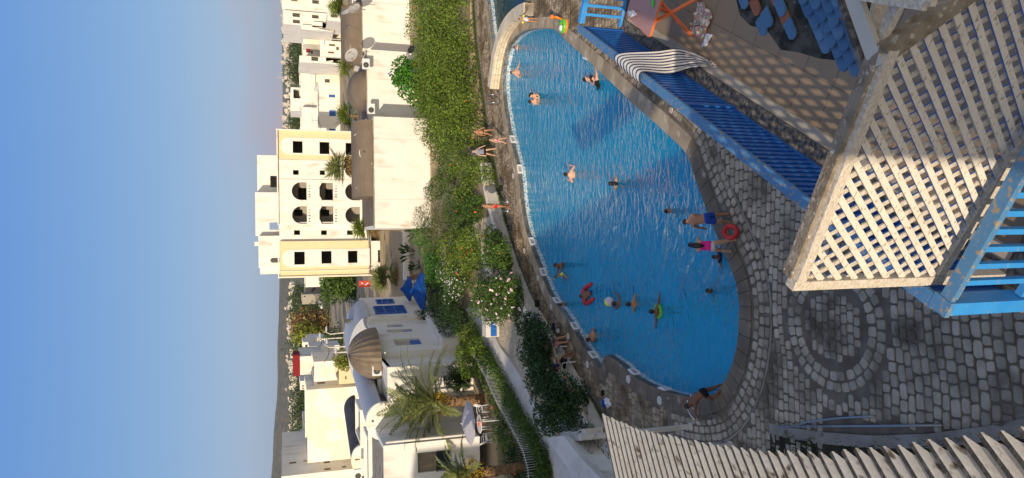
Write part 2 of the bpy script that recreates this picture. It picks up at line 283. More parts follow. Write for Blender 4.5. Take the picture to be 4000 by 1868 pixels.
def water_mat(name, tint, r0, bs, dark=1.0):
    mt = bpy.data.materials.new(name); mt.use_nodes = True; n = mt.node_tree; n.nodes.clear(); L = n.links.new
    o = n.nodes.new('ShaderNodeOutputMaterial'); tr = n.nodes.new('ShaderNodeBsdfTransparent'); tr.inputs[0].default_value = (*tint, 1)
    df = n.nodes.new('ShaderNodeBsdfDiffuse'); df.inputs[0].default_value = (*r0, 1); m0 = n.nodes.new('ShaderNodeMixShader'); m0.inputs[0].default_value = .45
    gl = n.nodes.new('ShaderNodeBsdfGlossy'); gl.inputs['Roughness'].default_value = .04; mx_ = n.nodes.new('ShaderNodeMixShader')
    fr = n.nodes.new('ShaderNodeFresnel'); fr.inputs[0].default_value = 1.45
    g = n.nodes.new('ShaderNodeNewGeometry'); mpn = n.nodes.new('ShaderNodeMapping'); mpn.inputs['Scale'].default_value = (1.0, 1.9, 1); mpn.inputs['Rotation'].default_value = (0, 0, R(-12)); L(g.outputs['Position'], mpn.inputs[0])
    z = n.nodes.new('ShaderNodeTexNoise'); z.inputs['Scale'].default_value = 1.7; z.inputs['Detail'].default_value = 4; z.inputs['Distortion'].default_value = .8; L(mpn.outputs[0], z.inputs[0])
    z2 = n.nodes.new('ShaderNodeTexNoise'); z2.inputs['Scale'].default_value = .35; z2.inputs['Detail'].default_value = 2; L(g.outputs['Position'], z2.inputs[0])
    rr = n.nodes.new('ShaderNodeMapRange'); rr.inputs[1].default_value = .38; rr.inputs[2].default_value = .6; rr.inputs[3].default_value = .35; rr.inputs[4].default_value = 1; L(z2.outputs[0], rr.inputs[0])
    bp = n.nodes.new('ShaderNodeBump'); bp.inputs['Distance'].default_value = bs; L(rr.outputs[0], bp.inputs['Strength']); L(z.outputs[0], bp.inputs['Height'])
    for k in (gl, fr): L(bp.outputs[0], k.inputs['Normal'])
    L(tr.outputs[0], m0.inputs[1]); L(df.outputs[0], m0.inputs[2]); L(fr.outputs[0], mx_.inputs[0]); L(m0.outputs[0], mx_.inputs[1]); L(gl.outputs[0], mx_.inputs[2]); L(mx_.outputs[0], o.inputs[0]); MT[name] = mt
water_mat('pool_water', (.66, .92, .97), (.012, .52, .86), .34)
water_mat('green_water', (.35, .55, .45), (.01, .07, .05), .05)
def water(poly, name, mat):
    m = MB(); tri = geometry.tessellate_polygon([[Vector((*p, 0)) for p in poly]]); m.add([(x, y, WL) for x, y in poly], [tuple(t) if (poly[t[1]][0]-poly[t[0]][0])*(poly[t[2]][1]-poly[t[0]][1])-(poly[t[1]][1]-poly[t[0]][1])*(poly[t[2]][0]-poly[t[0]][0]) > 0 else tuple(t[::-1]) for t in tri])
    return tag(m.build(name, mat, origin=(0, 0, WL)), kind='structure')
water(POOL, 'pool_water', 'pool_water'); water(P2, 'small_pool_water', 'green_water')
# ---- distance helpers for laying stones
PA = np.array(POOL); P2A = np.array(P2)
def seg_d(pts, poly, closed=True):
    A = poly; B = np.roll(poly, -1, 0) if closed else poly[1:]; A = A if closed else A[:-1]
    d = np.full(len(pts), 1e9)
    for a, b in zip(A, B):
        ab = b-a; t = np.clip(((pts-a)@ab)/(ab@ab+1e-12), 0, 1); q = a+t[:, None]*ab; d = np.minimum(d, np.hypot(*(pts-q).T))
    return d
def inside(pts, poly):
    x, y = pts.T; r = np.zeros(len(pts), bool); n = len(poly)
    for i in range(n):
        x1, y1 = poly[i]; x2, y2 = poly[(i+1) % n]
        c = ((y1 > y) != (y2 > y)) & (x < (x2-x1)*(y-y1)/(y2-y1+1e-12)+x1); r ^= c
    return r
RC = np.array([-2.16, 13.87])
def stones_mesh(cs, name, mat, rise=.014):
    """cs: list of (cx, cy, angle, length, width) -> rounded irregular stones"""
    V = []; Fs = []; k = 0
    for cx, cy, a, l, w_ in cs:
        ca, sa = math.cos(a), math.sin(a); b = []
        for sx, sy in ((-1, -.6), (-.72, -1), (.72, -1), (1, -.6), (1, .6), (.72, 1), (-.72, 1), (-1, .6)):
            j = rng.uniform(.86, 1.06, 2); b.append((sx*l/2*j[0], sy*w_/2*j[1]))
        z = rise+rng.uniform(-.006, .006); tx, ty = rng.normal(0, .02, 2)
        for s_, zz in ((1, -.012), (.93, None)):
            for x, y in b:
                x_, y_ = x*s_, y*s_; V.append((cx+x_*ca-y_*sa, cy+x_*sa+y_*ca, zz if zz is not None else z+tx*x_+ty*y_))
        for i in range(8): Fs.append((k+i, k+(i+1) % 8, k+8+(i+1) % 8, k+8+i))
        Fs.append(tuple(k+8+i for i in range(8))); k += 16
    m = MB(); m.add(V, Fs); return tag(m.build(name, mat, origin=(0, 0, 0)), kind='structure')
def courses(x0, x1, y0, y1, wy, lx, test, curve=0.0):
    out = []; y = y0
    while y < y1:
        hw = wy*random.uniform(.9, 1.15); x = x0+random.uniform(-lx, 0)
        while x < x1:
            l = lx*random.uniform(.7, 1.3); out.append((x+l/2, y+hw/2+curve*math.sin(x*.9+y*.2)*.12+.03*math.sin(x*2.3), curve*.10*math.cos(x*.9+y*.2), l-.022, hw-.026)); x += l
        y += hw
    a = np.array(out); p = a[:, :2]; return [tuple(r) for r in a[test(p)]]
DA = np.array(DECK)
def t_near(p):
    e = np.hypot(p[:, 0]-RC[0], p[:, 1]-RC[1])
    return inside(p, DA) & ~inside(p, POOL) & (seg_d(p, PA) > 1.5) & (e > 1.72) & (p[:, 1] < 21.5) & ~((p[:, 0] < -3.4-.13*(p[:, 1]-7)) & (p[:, 1] < 14.3))
st = courses(-9.5, 9, 6.3, 21.5, .205, .30, t_near, 1)
for k in range(5):                                    # the round medallion: two rings and a filled middle
    pass
for rr, n_ in ((1.47, 35), (1.21, 28)):
    for i in range(n_):
        a = 2*math.pi*(i+random.uniform(-.12, .12))/n_; st.append((RC[0]+rr*math.cos(a), RC[1]+rr*math.sin(a), a+math.pi/2, 2*math.pi*rr/n_*.88, .225))
st += courses(RC[0]-1, RC[0]+1, RC[1]-1.1, RC[1]+1.1, .19, .24, lambda p: np.hypot(p[:, 0]-RC[0], p[:, 1]-RC[1]) < .86)
stones_mesh(st, 'near_cobblestone_paving', 'stone')
def t_far(p):
    return inside(p, DA) & ~inside(p, POOL) & ~inside(p, P2) & (seg_d(p, PA) > .62) & (seg_d(p, P2A) > .45) & (p[:, 1] >= 21.7) & (seg_d(p, np.array(EDGE), False) > .18)
stones_mesh(courses(-9, 24, 21.7, 46.5, .27, .26, t_far), 'far_cobblestone_paving', 'stone_far')
# band of larger stones that follows the pool edge on the near side
def offset_path(poly, d):
    out = []; n = len(poly); A = sum(poly[i][0]*poly[(i+1) % n][1]-poly[(i+1) % n][0]*poly[i][1] for i in range(n)); s = 1 if A > 0 else -1
    for i in range(n):
        p0, p1, p2 = [np.array(poly[(i+k) % n]) for k in (-1, 0, 1)]
        t = (p2-p0)/np.linalg.norm(p2-p0); out.append(p1+np.array([t[1], -t[0]])*d*s)
    return out
band = []
for d in (.78, 1.02, 1.26):
    op = offset_path(POOL, d); i = 0; n_ = len(op); acc = random.uniform(0, .3)
    for i in range(n_):
        a, b = op[i], op[(i+1) % n_]; L_ = np.linalg.norm(b-a); ang = math.atan2(*(b-a)[::-1]); t = acc
        while t < L_:
            p = a+(b-a)*t/L_; p_ = np.array([p])
            if p[1] < 21.3 and seg_d(p_, PA)[0] > d-.06 and not inside(p_, POOL)[0]: band.append((p[0], p[1], ang+random.uniform(-.12, .12), random.uniform(.2, .3), .2))
            t += .31
        acc = t-L_
stones_mesh(band, 'pool_band_paving', 'stone')
# coping slabs round the pool
def coping(poly, wd, name, step=.62, mat='coping_stone', test=lambda p: True):
    V = []; Fs = []; n = len(poly); off = offset_path(poly, wd); k = 0
    for i in range(n):
        a, b = np.array(poly[i]), np.array(poly[(i+1) % n]); c, d = off[i], off[(i+1) % n]; L_ = np.linalg.norm(b-a)
        if np.linalg.norm(d-c) > 3*L_+.6: d = c+(d-c)*.5
        q = max(1, round(L_/step))
        if not test((a+b)/2): continue
        for j in range(q):
            s0, s1 = j/q+.012/L_, (j+1)/q-.012/L_; z = .016+random.uniform(-.003, .003)
            if L_ < .1: s0, s1 = j/q, (j+1)/q
            ring = [a+(b-a)*s0, a+(b-a)*s1, c+(d-c)*s1, c+(d-c)*s0]
            V += [(*p, -.1) for p in ring]+[(*p, z) for p in ring]
            Fs += [(k, k+1, k+5, k+4), (k+1, k+2, k+6, k+5), (k+2, k+3, k+7, k+6), (k+3, k, k+4, k+7), (k+4, k+5, k+6, k+7)]; k += 8
    m = MB(); m.add(V, Fs); return tag(m.build(name, mat, origin=(0, 0, 0)), kind='structure')
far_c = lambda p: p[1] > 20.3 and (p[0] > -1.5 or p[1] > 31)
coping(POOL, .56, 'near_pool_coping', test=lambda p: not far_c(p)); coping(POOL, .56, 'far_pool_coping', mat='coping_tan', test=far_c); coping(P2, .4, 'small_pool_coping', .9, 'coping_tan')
# concrete line between band and cobbles
m = MB(); op = offset_path(POOL, 1.42)
for i in range(len(op)):
    a, b = op[i], op[(i+1) % len(op)]
    if a[1] < 21.5 and b[1] < 21.5 and np.linalg.norm(b-a) > .03: m.bar((*a, .004), (*b, .004), .06, .018)
tag(m.build('paving_joint_strip', 'concrete', origin=(0, 0, 0)), kind='structure')
# ---------------- terrain
def gz(x, y):
    xs = [-500, 46, 52, 58, 75, 85, 150, 300, 700, 1500, 2400, 3200, 6000]; zs = [-.06, .0, .35, .9, 1.9, 2.2, 1.2, -3, -9, -14, -6, 6, 8]
    z = np.interp(y, xs, zs)
    lf = np.clip((-6-x)/3, 0, 1)*np.clip((y-27)/6, 0, 1)*np.clip((60-y)/10, 0, 1)*.25; z = z+lf
    inp = ((x > -13) & (x < 26) & (y > -3) & (y < 46.4)); z = np.where(inp, -2.2, z)
    return z
xs = np.unique(np.concatenate([np.linspace(-9000, -200, 25), np.linspace(-200, 200, 161), np.linspace(200, 9000, 25)])); ys = np.unique(np.concatenate([np.linspace(-300, -20, 12), np.linspace(-20, 160, 121), np.linspace(160, 8000, 60)]))
gx, gy = np.meshgrid(xs, ys); V = np.stack([gx, gy, gz(gx, gy)], -1).reshape(-1, 3); nx, ny = len(xs), len(ys)
m = MB(); m.add(V, [(j*nx+i, j*nx+i+1, (j+1)*nx+i+1, (j+1)*nx+i) for j in range(ny-1) for i in range(nx-1)])
for k, f in enumerate(m.f): m.m[k] = 0 if V[f[0]][1] < 170 else 1
tag(m.build('ground', ['earth', 'far_ground'], origin=(0, 0, 0)), kind='structure')
# scrub-covered hill beyond the town, left of the view
prof = [(2120, -260), (1868, 1061), (1800, 1067), (1700, 1070), (1620, 1076), (1560, 1083), (1480, 1086), (1420, 1085), (1340, 1085), (1250, 1090), (1180, 1091), (1090, 1093), (980, 1099), (800, 1104), (560, 1107), (300, 1110), (0, 1112), (-300, 1113)]
prof[0] = (2300, 1058)
NX, NY = 320, 40; V = []
for i in range(NX):
    yy = np.interp(i/(NX-1), [0, 1], [2300, -300]); xx = float(np.interp(-yy, [-p[0] for p in prof], [p[1] for p in prof]))
    top = atY(xx, yy, 3600); 
    for j in range(NY):
        t = j/(NY-1); Yv = 2300+1300*t; zz = -8+(top[2]+8)*math.sin(t*math.pi/2)**1.2
        V.append((top[0]*(Yv/3600), Yv, zz+ (1.2*math.sin(i*1.7+j)*math.sin(i*.31)+random.uniform(-1.3, 1.3))*t*min(1, abs(top[2]+8)/30)))
m = MB(); m.add(V, [(i*NY+j, (i+1)*NY+j, (i+1)*NY+j+1, i*NY+j+1) for i in range(NX-1) for j in range(NY-1)])
tag(m.build('hill', 'hill_scrub', origin=(0, 2300, -8)), kind='structure')
# ================= FOREGROUND TERRACE (floor 6 m above the pool deck)
K0 = np.array([-.65, 4.80, 0]); D1 = np.array([.512, .859, 0]); D2 = np.array([.850, -.527, 0]); IN = np.array([.859, -.512, 0])
TZ = 6.0; L1 = 9.27; UP = np.array([0, 0, 1.])
def rl(s, t=0, z=0): return K0 + D1*s + D2*t + UP*z
# terrace body and floor
m = MB(); pts = [rl(-.06, -.06), rl(L1+.06, -.06), rl(L1+.06, 7), rl(-.06, 7)]
m.plate([[(p[0], p[1]) for p in pts[::-1]]], (0, 0, TZ-.006), (1, 0, 0), (0, 1, 0), .28)
tb = thing('terrace_building', 'white terrace building with tiled roof floor beyond the weathered lattice screen', 'terrace', tuple(K0))
m.build('floor_slab', 'floor_tile', tb)
m = MB(); q = [rl(.25, .25), rl(L1-.2, .25), rl(L1-.2, 6.8), rl(.25, 6.8)]
for a, b in zip(q, q[1:]+q[:1]): m.bar(a+UP*2.85, b+UP*2.85, .2, 5.7)
m.build('wall', 'white_plaster', tb)
# tiles: sheets with grooves, laid with the rail
m = MB(); m.cm = 0
ti = .60; nrow = int(L1/ti)
for i in range(nrow+1):
    for j in range(11):
        a = rl(.32+i*ti, .34+j*ti); s_ = min(ti, L1-.32-i*ti)
        if s_ < .1: continue
        c = a+D1*s_/2+D2*ti/2; m.box(c+UP*(TZ-.003), (s_-.012, ti-.012, .012+random.uniform(0, .001)), D1)
m.build('floor_tiles', 'floor_tile', tb)
m = MB(); m.bar(rl(-.06, .09, TZ+.035), rl(L1+.06, .09, TZ+.035), .30, .09); m.bar(rl(.11, .24, TZ+.032), rl(.11, 7, TZ+.032), .30, .085)
m.bar(rl(L1-.02, .25, TZ+.03), rl(L1-.02, 6.9, TZ+.03), .26, .08); m.build('kerb', 'rough_concrete', tb)
m = MB(); m.bar(rl(.30, .315, TZ+.022), rl(L1-.15, .315, TZ+.022), .14, .055); m.build('kerb_trim', 'tan_path_stone', tb)
# blue railings
def railing(label, a, b, spacing, matr, mb, width=.145, posts=(), bal_w=.052, bal_d=.07):
    t = thing('blue_railing', label, 'railing', tuple(a), 'blue railings round the terrace'); a = np.array(a); b = np.array(b); d = (b-a)/np.linalg.norm(b-a); L_ = np.linalg.norm(b-a)
    m = MB(); m.bar(a+UP*.985, b+UP*.985, width, .045); m.bar(a+UP*.93, b+UP*.93, .06, .065); m.build('top_rail', matr, t)
    m = MB(); m.bar(a+UP*.13, b+UP*.13, .07, .05); m.build('bottom_rail', mb, t)
    for s in posts:
        m = MB(); m.bar(a+d*s+UP*.06, a+d*s+UP*.96, .1, .1, d); m.build('post', mb, t)
    first = None; s = spacing
    while s < L_-.08:
        p = a+d*s
        if first is None:
            m = MB(); m.box(np.array([0, 0, .53]), (bal_w, bal_d, .76), d); v = np.vstack(m.v)+p; m.v = [v]; first = m.build('baluster', mb, t); s0 = p
        else:
            c = first.copy(); C.objects.link(c); c.parent = t; c.location = Vector((p-s0).tolist())
        s += spacing
    return t
railing('long blue railing with the striped towel over it, beside the pool', rl(.08, 0, TZ), rl(L1, 0, TZ), .128, 'worn_blue_paint', 'deep_blue_paint', posts=(L1-.15, 4.9), bal_w=.062)
railing('bright blue railing nearest the camera, in front of the lattice screen', rl(0, .1, TZ), rl(0, 5, TZ), .172, 'worn_blue_paint', 'sky_blue_paint', .12, bal_d=.045)
railing('short blue railing with wide gaps behind the folding table, at the far end', rl(L1, .1, TZ), rl(L1, 5.4, TZ), .172, 'sky_blue_paint', 'sky_blue_paint', .1, bal_d=.04)
cp = thing('corner_post', 'thick bright blue post where the long railing meets the near railing', 'post', tuple(rl(0, 0, TZ)))
m = MB(); m.box(rl(.02, .02, TZ+.48), (.17, .13, .96), D1); m.build('shaft', 'sky_blue_paint', cp)
m = MB(); m.box(rl(.02, .02, TZ+.985), (.19, .15, .052), D1); m.build('cap', 'worn_blue_paint', cp)
# ---- lattice screen
LO = np.array([-.40, 4.97, 0]); LE = np.array([.85, -.527, 0]); LE /= np.linalg.norm(LE); LN = np.array([LE[1], -LE[0], 0])  # LN: towards the camera side
def lp(s, z, n=0): return LO + LE*s + UP*z + LN*n
ls = thing('lattice_screen', 'tall weathered white wooden lattice screen standing inside the near blue railing', 'lattice screen', tuple(LO+UP*TZ))
m = MB(); m.bar(lp(0, TZ+.002), lp(0, 8.45), .10, .09, LE); m.build('post', 'old_wood', ls)
m = MB(); m.bar(lp(.05, 8.44, -.045), lp(2.02, 8.50, -.045), .11, .085); m.build('outer_rail', 'weathered_dark', ls); m = MB(); m.bar(lp(.05, 8.405, .035), lp(2.0, 8.465, .035), .055, .09); m.build('top_rail', 'old_wood', ls)
m = MB(); m.bar(lp(.05, 6.87, .01), lp(3.1, 6.62, .01), .07, .09); m.build('bottom_rail', 'old_wood', ls)
m = MB(); m.bar(lp(1.96, 8.50, .0), lp(2.8, 7.60, .0), .12, .12, LN); m.build('sloping_rail', 'weathered_dark', ls)
poly = [(.04, 6.88), (3.0, 6.66), (3.0, 7.42), (2.0, 8.46), (.04, 8.42)]
def clip(p, d):
    t0, t1 = -9, 9; n_ = len(poly)
    for i in range(n_):
        a = np.array(poly[i]); b = np.array(poly[(i+1) % n_]); e_ = b-a; nn = np.array([-e_[1], e_[0]])
        den = d.dot(nn); num = (a-p).dot(nn)
        if abs(den) < 1e-9: continue
        t = num/den
        if den > 0: t0 = max(t0, t)
        else: t1 = min(t1, t)
    return t0, t1
for nm, ang, pitch, wd, nofs, mt in (('front_slats', 48.2, .1172, .053, .018, 'peeling_cream'), ('rear_slats', 125, .115, .047, -.012, 'old_wood')):
    d = np.array([math.cos(R(ang)), math.sin(R(ang))]); nrm = np.array([-d[1], d[0]]); m = MB(); k = -30
    for k in range(-30, 60):
        p = np.array([.983, 8.35])+nrm*(k*pitch+random.uniform(-.004, .004)); t0, t1 = clip(p, d)
        if t1-t0 < .06: continue
        a = p+d*(t0+.0); b = p+d*t1; w_ = wd*random.uniform(.93, 1.07); jn = random.uniform(-.002, .002)
        # taper the slat along its length with three pieces so edges are not ruled lines
        n3 = 4; pts = [a+(b-a)*i/n3+nrm*random.uniform(-.003, .003) for i in range(n3+1)]
        V = []; Fs = []
        for i, q_ in enumerate(pts):
            for sg in (-1, 1):
                for dn in (0, .016): V.append(lp(*(q_+nrm*sg*w_/2*random.uniform(.94, 1.04)), nofs+jn+dn))
        for i in range(n3):
            c_ = i*4
            for x0, x1 in ((0, 1), (1, 3), (3, 2), (2, 0)): Fs.append((c_+x0, c_+x1, c_+4+x1, c_+4+x0))
        Fs += [(0, 2, 3, 1), (n3*4, n3*4+1, n3*4+3, n3*4+2)]; k0 = len(m.f); m.add(V, Fs)
        for i in range(n3): m.m[k0+i*4] = m.m[k0+i*4+3] = 1; m.m[k0+i*4+2] = 1 if random.random() < .6 else 0; m.m[k0+i*4] = 1 if random.random() < .5 else 0
    m.build(nm, [mt, 'deep_blue_paint'], ls)
# broken boards beside the screen's top corner
bg_ = thing('timber_brace', 'peeling white timber boards and brace at the top corner of the lattice screen', 'timber frame', tuple(atZ(3500, 60, 8.3)))
def pb(m, p, q, zp, zq, w_, h): m.bar(atZ(*p, zp), atZ(*q, zq), w_, h)
m = MB(); pb(m, (3380, -40), (3625, -5), 8.62, 8.60, .15, .04); m.build('board', 'old_wood', bg_)
m = MB(); pb(m, (3510, 10), (3432, 172), 8.50, 8.47, .085, .05); m.build('brace', 'old_wood', bg_)
m = MB(); pb(m, (3440, 10), (3412, 150), 8.2, 8.3, .05, .12); m.build('rear_brace', 'old_wood', bg_)
m = MB(); pb(m, (3640, -30), (3625, 25), 8.58, 8.58, .07, .05); m.build('block', 'old_wood', bg_)
m = MB(); pb(m, (3318, -60), (3432, 258), 8.62, 8.50, .115, .05); tag(m.build('fascia_board', 'white_board'), 'plain off-white board edging the blue tiled canopy', 'board')
# ---- tiled canopy
cz = 8.15; out = [(3330,-60),(3345,40),(3372,150),(3405,262),(3392,300),(3345,268),(3300,240),(3195,228),(3120,205),(3050,195),(2995,118),(2930,100),(2890,60),(2862,-60)]
tcn = thing('tiled_canopy', 'small mossy canopy with blue scalloped tiles, many fallen off, above the terrace floor', 'canopy', tuple(atZ(3100, 50, cz)))
pl = [atZ(*p, cz)[:2] for p in out]; m = MB()
m.plate([[tuple(p) for p in pl[::-1]]], (0, 0, cz), (1, 0, 0), (0, 1, 0), .16)
m.build('cement_bed', 'mossy_cement', tcn)
def tile(tip, dz=0.0, mat='blue_tile', w_=.105, l=.20, ang=0):
    # rounded tile, tip towards the photo's lower right
    m = MB(); tp = atZ(*tip, cz+.03+dz); bk = atZ(tip[0]-38, tip[1]-92, cz+.035+dz); d = bk-tp; d /= np.linalg.norm(d)
    sd_ = np.cross(UP, d); sd_ /= np.linalg.norm(sd_); nn = np.cross(d, sd_); r = w_/2
    prof_ = [(-r, l), (-r, r)]+[(-r*math.cos(math.pi*i/8), r-r*math.sin(math.pi*i/8)) for i in range(1, 8)]+[(r, r), (r, l)]
    m.plate([[(b, -a) for a, b in prof_]], tp, d, sd_*1, .018)
    return m.build('tile', mat, tcn)
TI = []
for row in range(4):                      # the surviving dense field beside the board
    for k in range(9):
        x = 3398-row*50+random.uniform(-5, 5)-k*20; y = 318-k*50-row*20+random.uniform(-6, 6)
        if x < 3120 or y < -70 or (row >= 3 and k < 1) or (row == 4 and k < 2): continue
        TI.append((x, y, .034*k+.008*(4-row)))
for x, y, dz in sorted(TI, key=lambda t: -t[1]): tile((x, y), dz, random.choice(['blue_tile', 'blue_tile_pale', 'blue_tile_deep', 'blue_tile']))
for x, y in [(2987,136),(3008,103),(2913,30),(2948,-8),(3100,150),(3060,60),(3048,22),(3167,66),(3242,93)]: tile((x, y), .01); 
for x, y in [(3085,118),(2965,62),(3040,25)]: tile((x-4, y-6), -.008, 'terracotta')
for p, q in [((3305, 30), (3338, 175)), ((3352, 205), (3382, 292)), ((3335, 150), (3350, 215)), ((3292, 10), (3297, 78))]:
    m = MB(); pb(m, p, q, cz+.20, cz+.20, .018, .05); m.build('edge_tile', 'terracotta', tcn)
m = MB(); pb(m, (3310, -40), (3410, 268), cz+.22, cz+.22, .045, .22); m.build('edge_wall', 'rough_concrete', tcn)
# ---- towel over the rail
def grid(m, rows, mats=None):
    nr, nc = len(rows), len(rows[0]); V = [p for r in rows for p in r]; Fs = []; mi = []
    for i in range(nr-1):
        for j in range(nc-1): Fs.append((i*nc+j, i*nc+j+1, (i+1)*nc+j+1, (i+1)*nc+j)); mi.append(mats[j] if mats else 0)
    k = len(m.f); m.add(V, Fs); m.m[k:] = mi; return m
def cat(pts, n):
    pts = [np.array(p) for p in pts]; out = []; P_ = [pts[0]]+pts+[pts[-1]]
    for i in range(1, len(P_)-2):
        for t in np.linspace(0, 1, n, endpoint=False):
            a, b, c, d = P_[i-1:i+3]; out.append(.5*((2*b)+(-a+c)*t+(2*a-5*b+4*c-d)*t*t+(-a+3*b-3*c+d)*t**3))
    return out+[pts[-1]]
def onrail(px, off, z):                # point across the long rail at the photo position px
    s, _ = onplane(px[0], px[1], K0, D1); return K0+D1*s+IN*off+UP*z
sA, _ = onplane(2409, 214, K0+UP*0, D1); sB, _ = onplane(2505, 302, K0, D1)
sA, sB = [np.dot(atZ(*p, 7.03)-K0, D1) for p in ((2412, 214), (2503, 300))]
Lf = [rl(sA, 0)+IN*-.09+UP*6.86, rl(sA, 0)+IN*-.085+UP*7.02, rl(sA)+IN*.085+UP*7.025, atZ(2560, 200, 6.62), atZ(2640, 190, 6.32), atZ(2700, 205, 6.18), atZ(2770, 236, 6.07)]
Rt = [rl(sB, 0)+IN*-.09+UP*6.84, rl(sB, 0)+IN*-.085+UP*7.02, rl(sB)+IN*.085+UP*7.025, atZ(2600, 288, 6.62), atZ(2650, 281, 6.38), atZ(2720, 262, 6.16), atZ(2798, 262, 6.03)]
cl_, cr_ = cat(Lf, 6), cat(Rt, 6); NC = 40; rows = []
for i, (a, b) in enumerate(zip(cl_, cr_)):
    f_ = min(1, max(0, (i-14)/8)); rows.append([a+(b-a)*j/NC+UP*(.028*f_*math.sin(j*.62+i*.16)+.006*math.sin(j*1.3+i*.5)+.012*f_*math.sin(i*.7+j*.2)) for j in range(NC+1)])
m = MB(); mats = [1 if (j+1) % 5 in (0, 1) else 0 for j in range(NC)]; grid(m, rows, mats)
o = m.build('beach_towel', ['towel_white', 'cloth_navy'], smooth=True); tag(o, 'navy and white striped towel hung over the long blue railing', 'towel')
sm = o.modifiers.new('thick', 'SOLIDIFY'); sm.thickness = .008
# ---- folding table
tt = thing('folding_table', 'low folding plastic table with faded pink top and orange crossed legs', 'table', tuple(atZ(2640, 60, 6.0)))
cs = [atZ(*p, 6.72) for p in [(2446, 58), (2535, 147), (2583, -30), (2500, -120)]]; ctr = sum(cs)/4
ex = cs[1]-cs[0]; wl = np.linalg.norm(ex); ex /= wl; ey = cs[3]-cs[0]; ey -= ex*ey.dot(ex); hl = np.linalg.norm(ey); ey /= hl
def rrect(w_, h_, r, n=5):
    o_ = []
    for cx, cy, a0 in ((w_-r, h_-r, 0), (r, h_-r, 90), (r, r, 180), (w_-r, r, 270)):
        for i in range(n+1): a = R(a0+90*i/n); o_.append((cx+r*math.cos(a), cy+r*math.sin(a)))
    return o_
if np.cross(ex, ey)[2] < 0: base = cs[1]; ex = -ex
else: base = cs[0]
m = MB(); m.plate([rrect(wl, hl, .07)], base, ex, ey, .025); m.build('table_top', 'plastic_pink', tt)
m = MB(); 
lp2 = [rrect(wl+.02, hl+.02, .075), rrect(wl-.008, hl-.008, .065)[::-1]]
m.plate([[(x-.01, y-.01) for x, y in lp2[0]], [(x+.004, y+.004) for x, y in lp2[1]]], base-UP*.004, ex, ey, .035); m.build('table_rim', 'plastic_orange', tt)
def legbar(p, zp, q, zq, w_=.062): m = MB(); m.bar(atZ(*p, zp), atZ(*q, zq), w_, .028); return m.build('leg', 'plastic_orange', tt)
legbar((2565, -8), 6.68, (2702, 140), 6.03); legbar((2548, 90), 6.68, (2735, -12), 6.03); legbar((2552, 20), 6.66, (2612, 52), 6.38, .04)
m = MB(); m.bar(atZ(2702, 140, 6.03), atZ(2745, 100, 6.03), .04, .03); m.build('foot_bar', 'plastic_orange', tt)
def crumple(name, ptsz, amp, mat, label, cat_, n=18, fr=9, th=.006):
    a, b, c, d = [np.array(p) for p in ptsz]; rows = []
    for i in range(n+1):
        u = i/n; r_ = []
        for j in range(n+1):
            v = j/n; p = (a*(1-u)+b*u)*(1-v)+(d*(1-u)+c*u)*v; env = math.sin(math.pi*u)**.5*math.sin(math.pi*v)**.5 if 0 < u < 1 and 0 < v < 1 else 0
            wob = 1-.12*(1-env)*math.sin(9*u+5*v)
            p = p+UP*(amp*(.25+.75*env)*(.55+.45*math.sin(fr*u+3*math.sin(fr*.7*v))*math.sin(fr*.8*v+1.3))+.01)
            p = p+(np.array([math.sin(17*v+4*u), math.cos(13*u+3*v), 0])*amp*.22)
            r_.append(p)
        rows.append(r_)
    m = MB(); grid(m, rows); o = m.build(name, mat, smooth=True); s_ = o.modifiers.new('thick', 'SOLIDIFY'); s_.thickness = th; return tag(o, label, cat_)
crumple('napkin', [atZ(2455, 48, 6.73), atZ(2480, 38, 6.73), atZ(2492, 62, 6.73), atZ(2462, 70, 6.73)], .05, 'cloth_white', 'crumpled white cloth lying on the folding table', 'cloth')
m = MB(); m.ell(atZ(2551, 8, 6.745), (.10, .02, .02), 12, 8); m.ell(atZ(2546, -6, 6.755), (.03, .04, .03), 10, 6); tag(m.build('toy', 'cloth_green', smooth=True), 'small green toy lying on the folding table', 'toy')
def check_mat():
    mt = pm('checked_cloth', (.62, .54, .47), rough=.95); n = mt.node_tree; b = n.nodes['Principled BSDF']; t = n.nodes.new('ShaderNodeNewGeometry'); c = n.nodes.new('ShaderNodeTexVoronoi'); c.inputs['Scale'].default_value = 22
    r = n.nodes.new('ShaderNodeValToRGB'); e = r.color_ramp.elements; r.color_ramp.interpolation = 'CONSTANT'; e[0].color = (.66, .58, .50, 1); e[1].position = .35; e[1].color = (.36, .27, .32, 1); x = e.new(.72); x.color = (.50, .22, .17, 1); x = e.new(.86); x.color = (.25, .40, .20, 1)
    s = n.nodes.new('ShaderNodeSeparateXYZ'); n.links.new(t.outputs['Position'], c.inputs[0]); n.links.new(c.outputs['Color'], s.inputs[0]); n.links.new(s.outputs[1], r.inputs[0]); n.links.new(r.outputs[0], b.inputs['Base Color'])
check_mat()
crumple('bed_sheet', [atZ(2738, 5, 6.01), atZ(2792, 62, 6.01), atZ(2745, 158, 6.01), atZ(2696, 120, 6.01)], .14, 'checked_cloth', 'crumpled checked cloth on the terrace floor beside the folding table', 'cloth', 26, 12)
crumple('sock', [atZ(2762, 132, 6.01), atZ(2787, 136, 6.01), atZ(2758, 186, 6.01), atZ(2741, 182, 6.01)], .035, 'cloth_white', 'white sock lying on the tiled floor beside the checked cloth', 'sock', 10, 5)
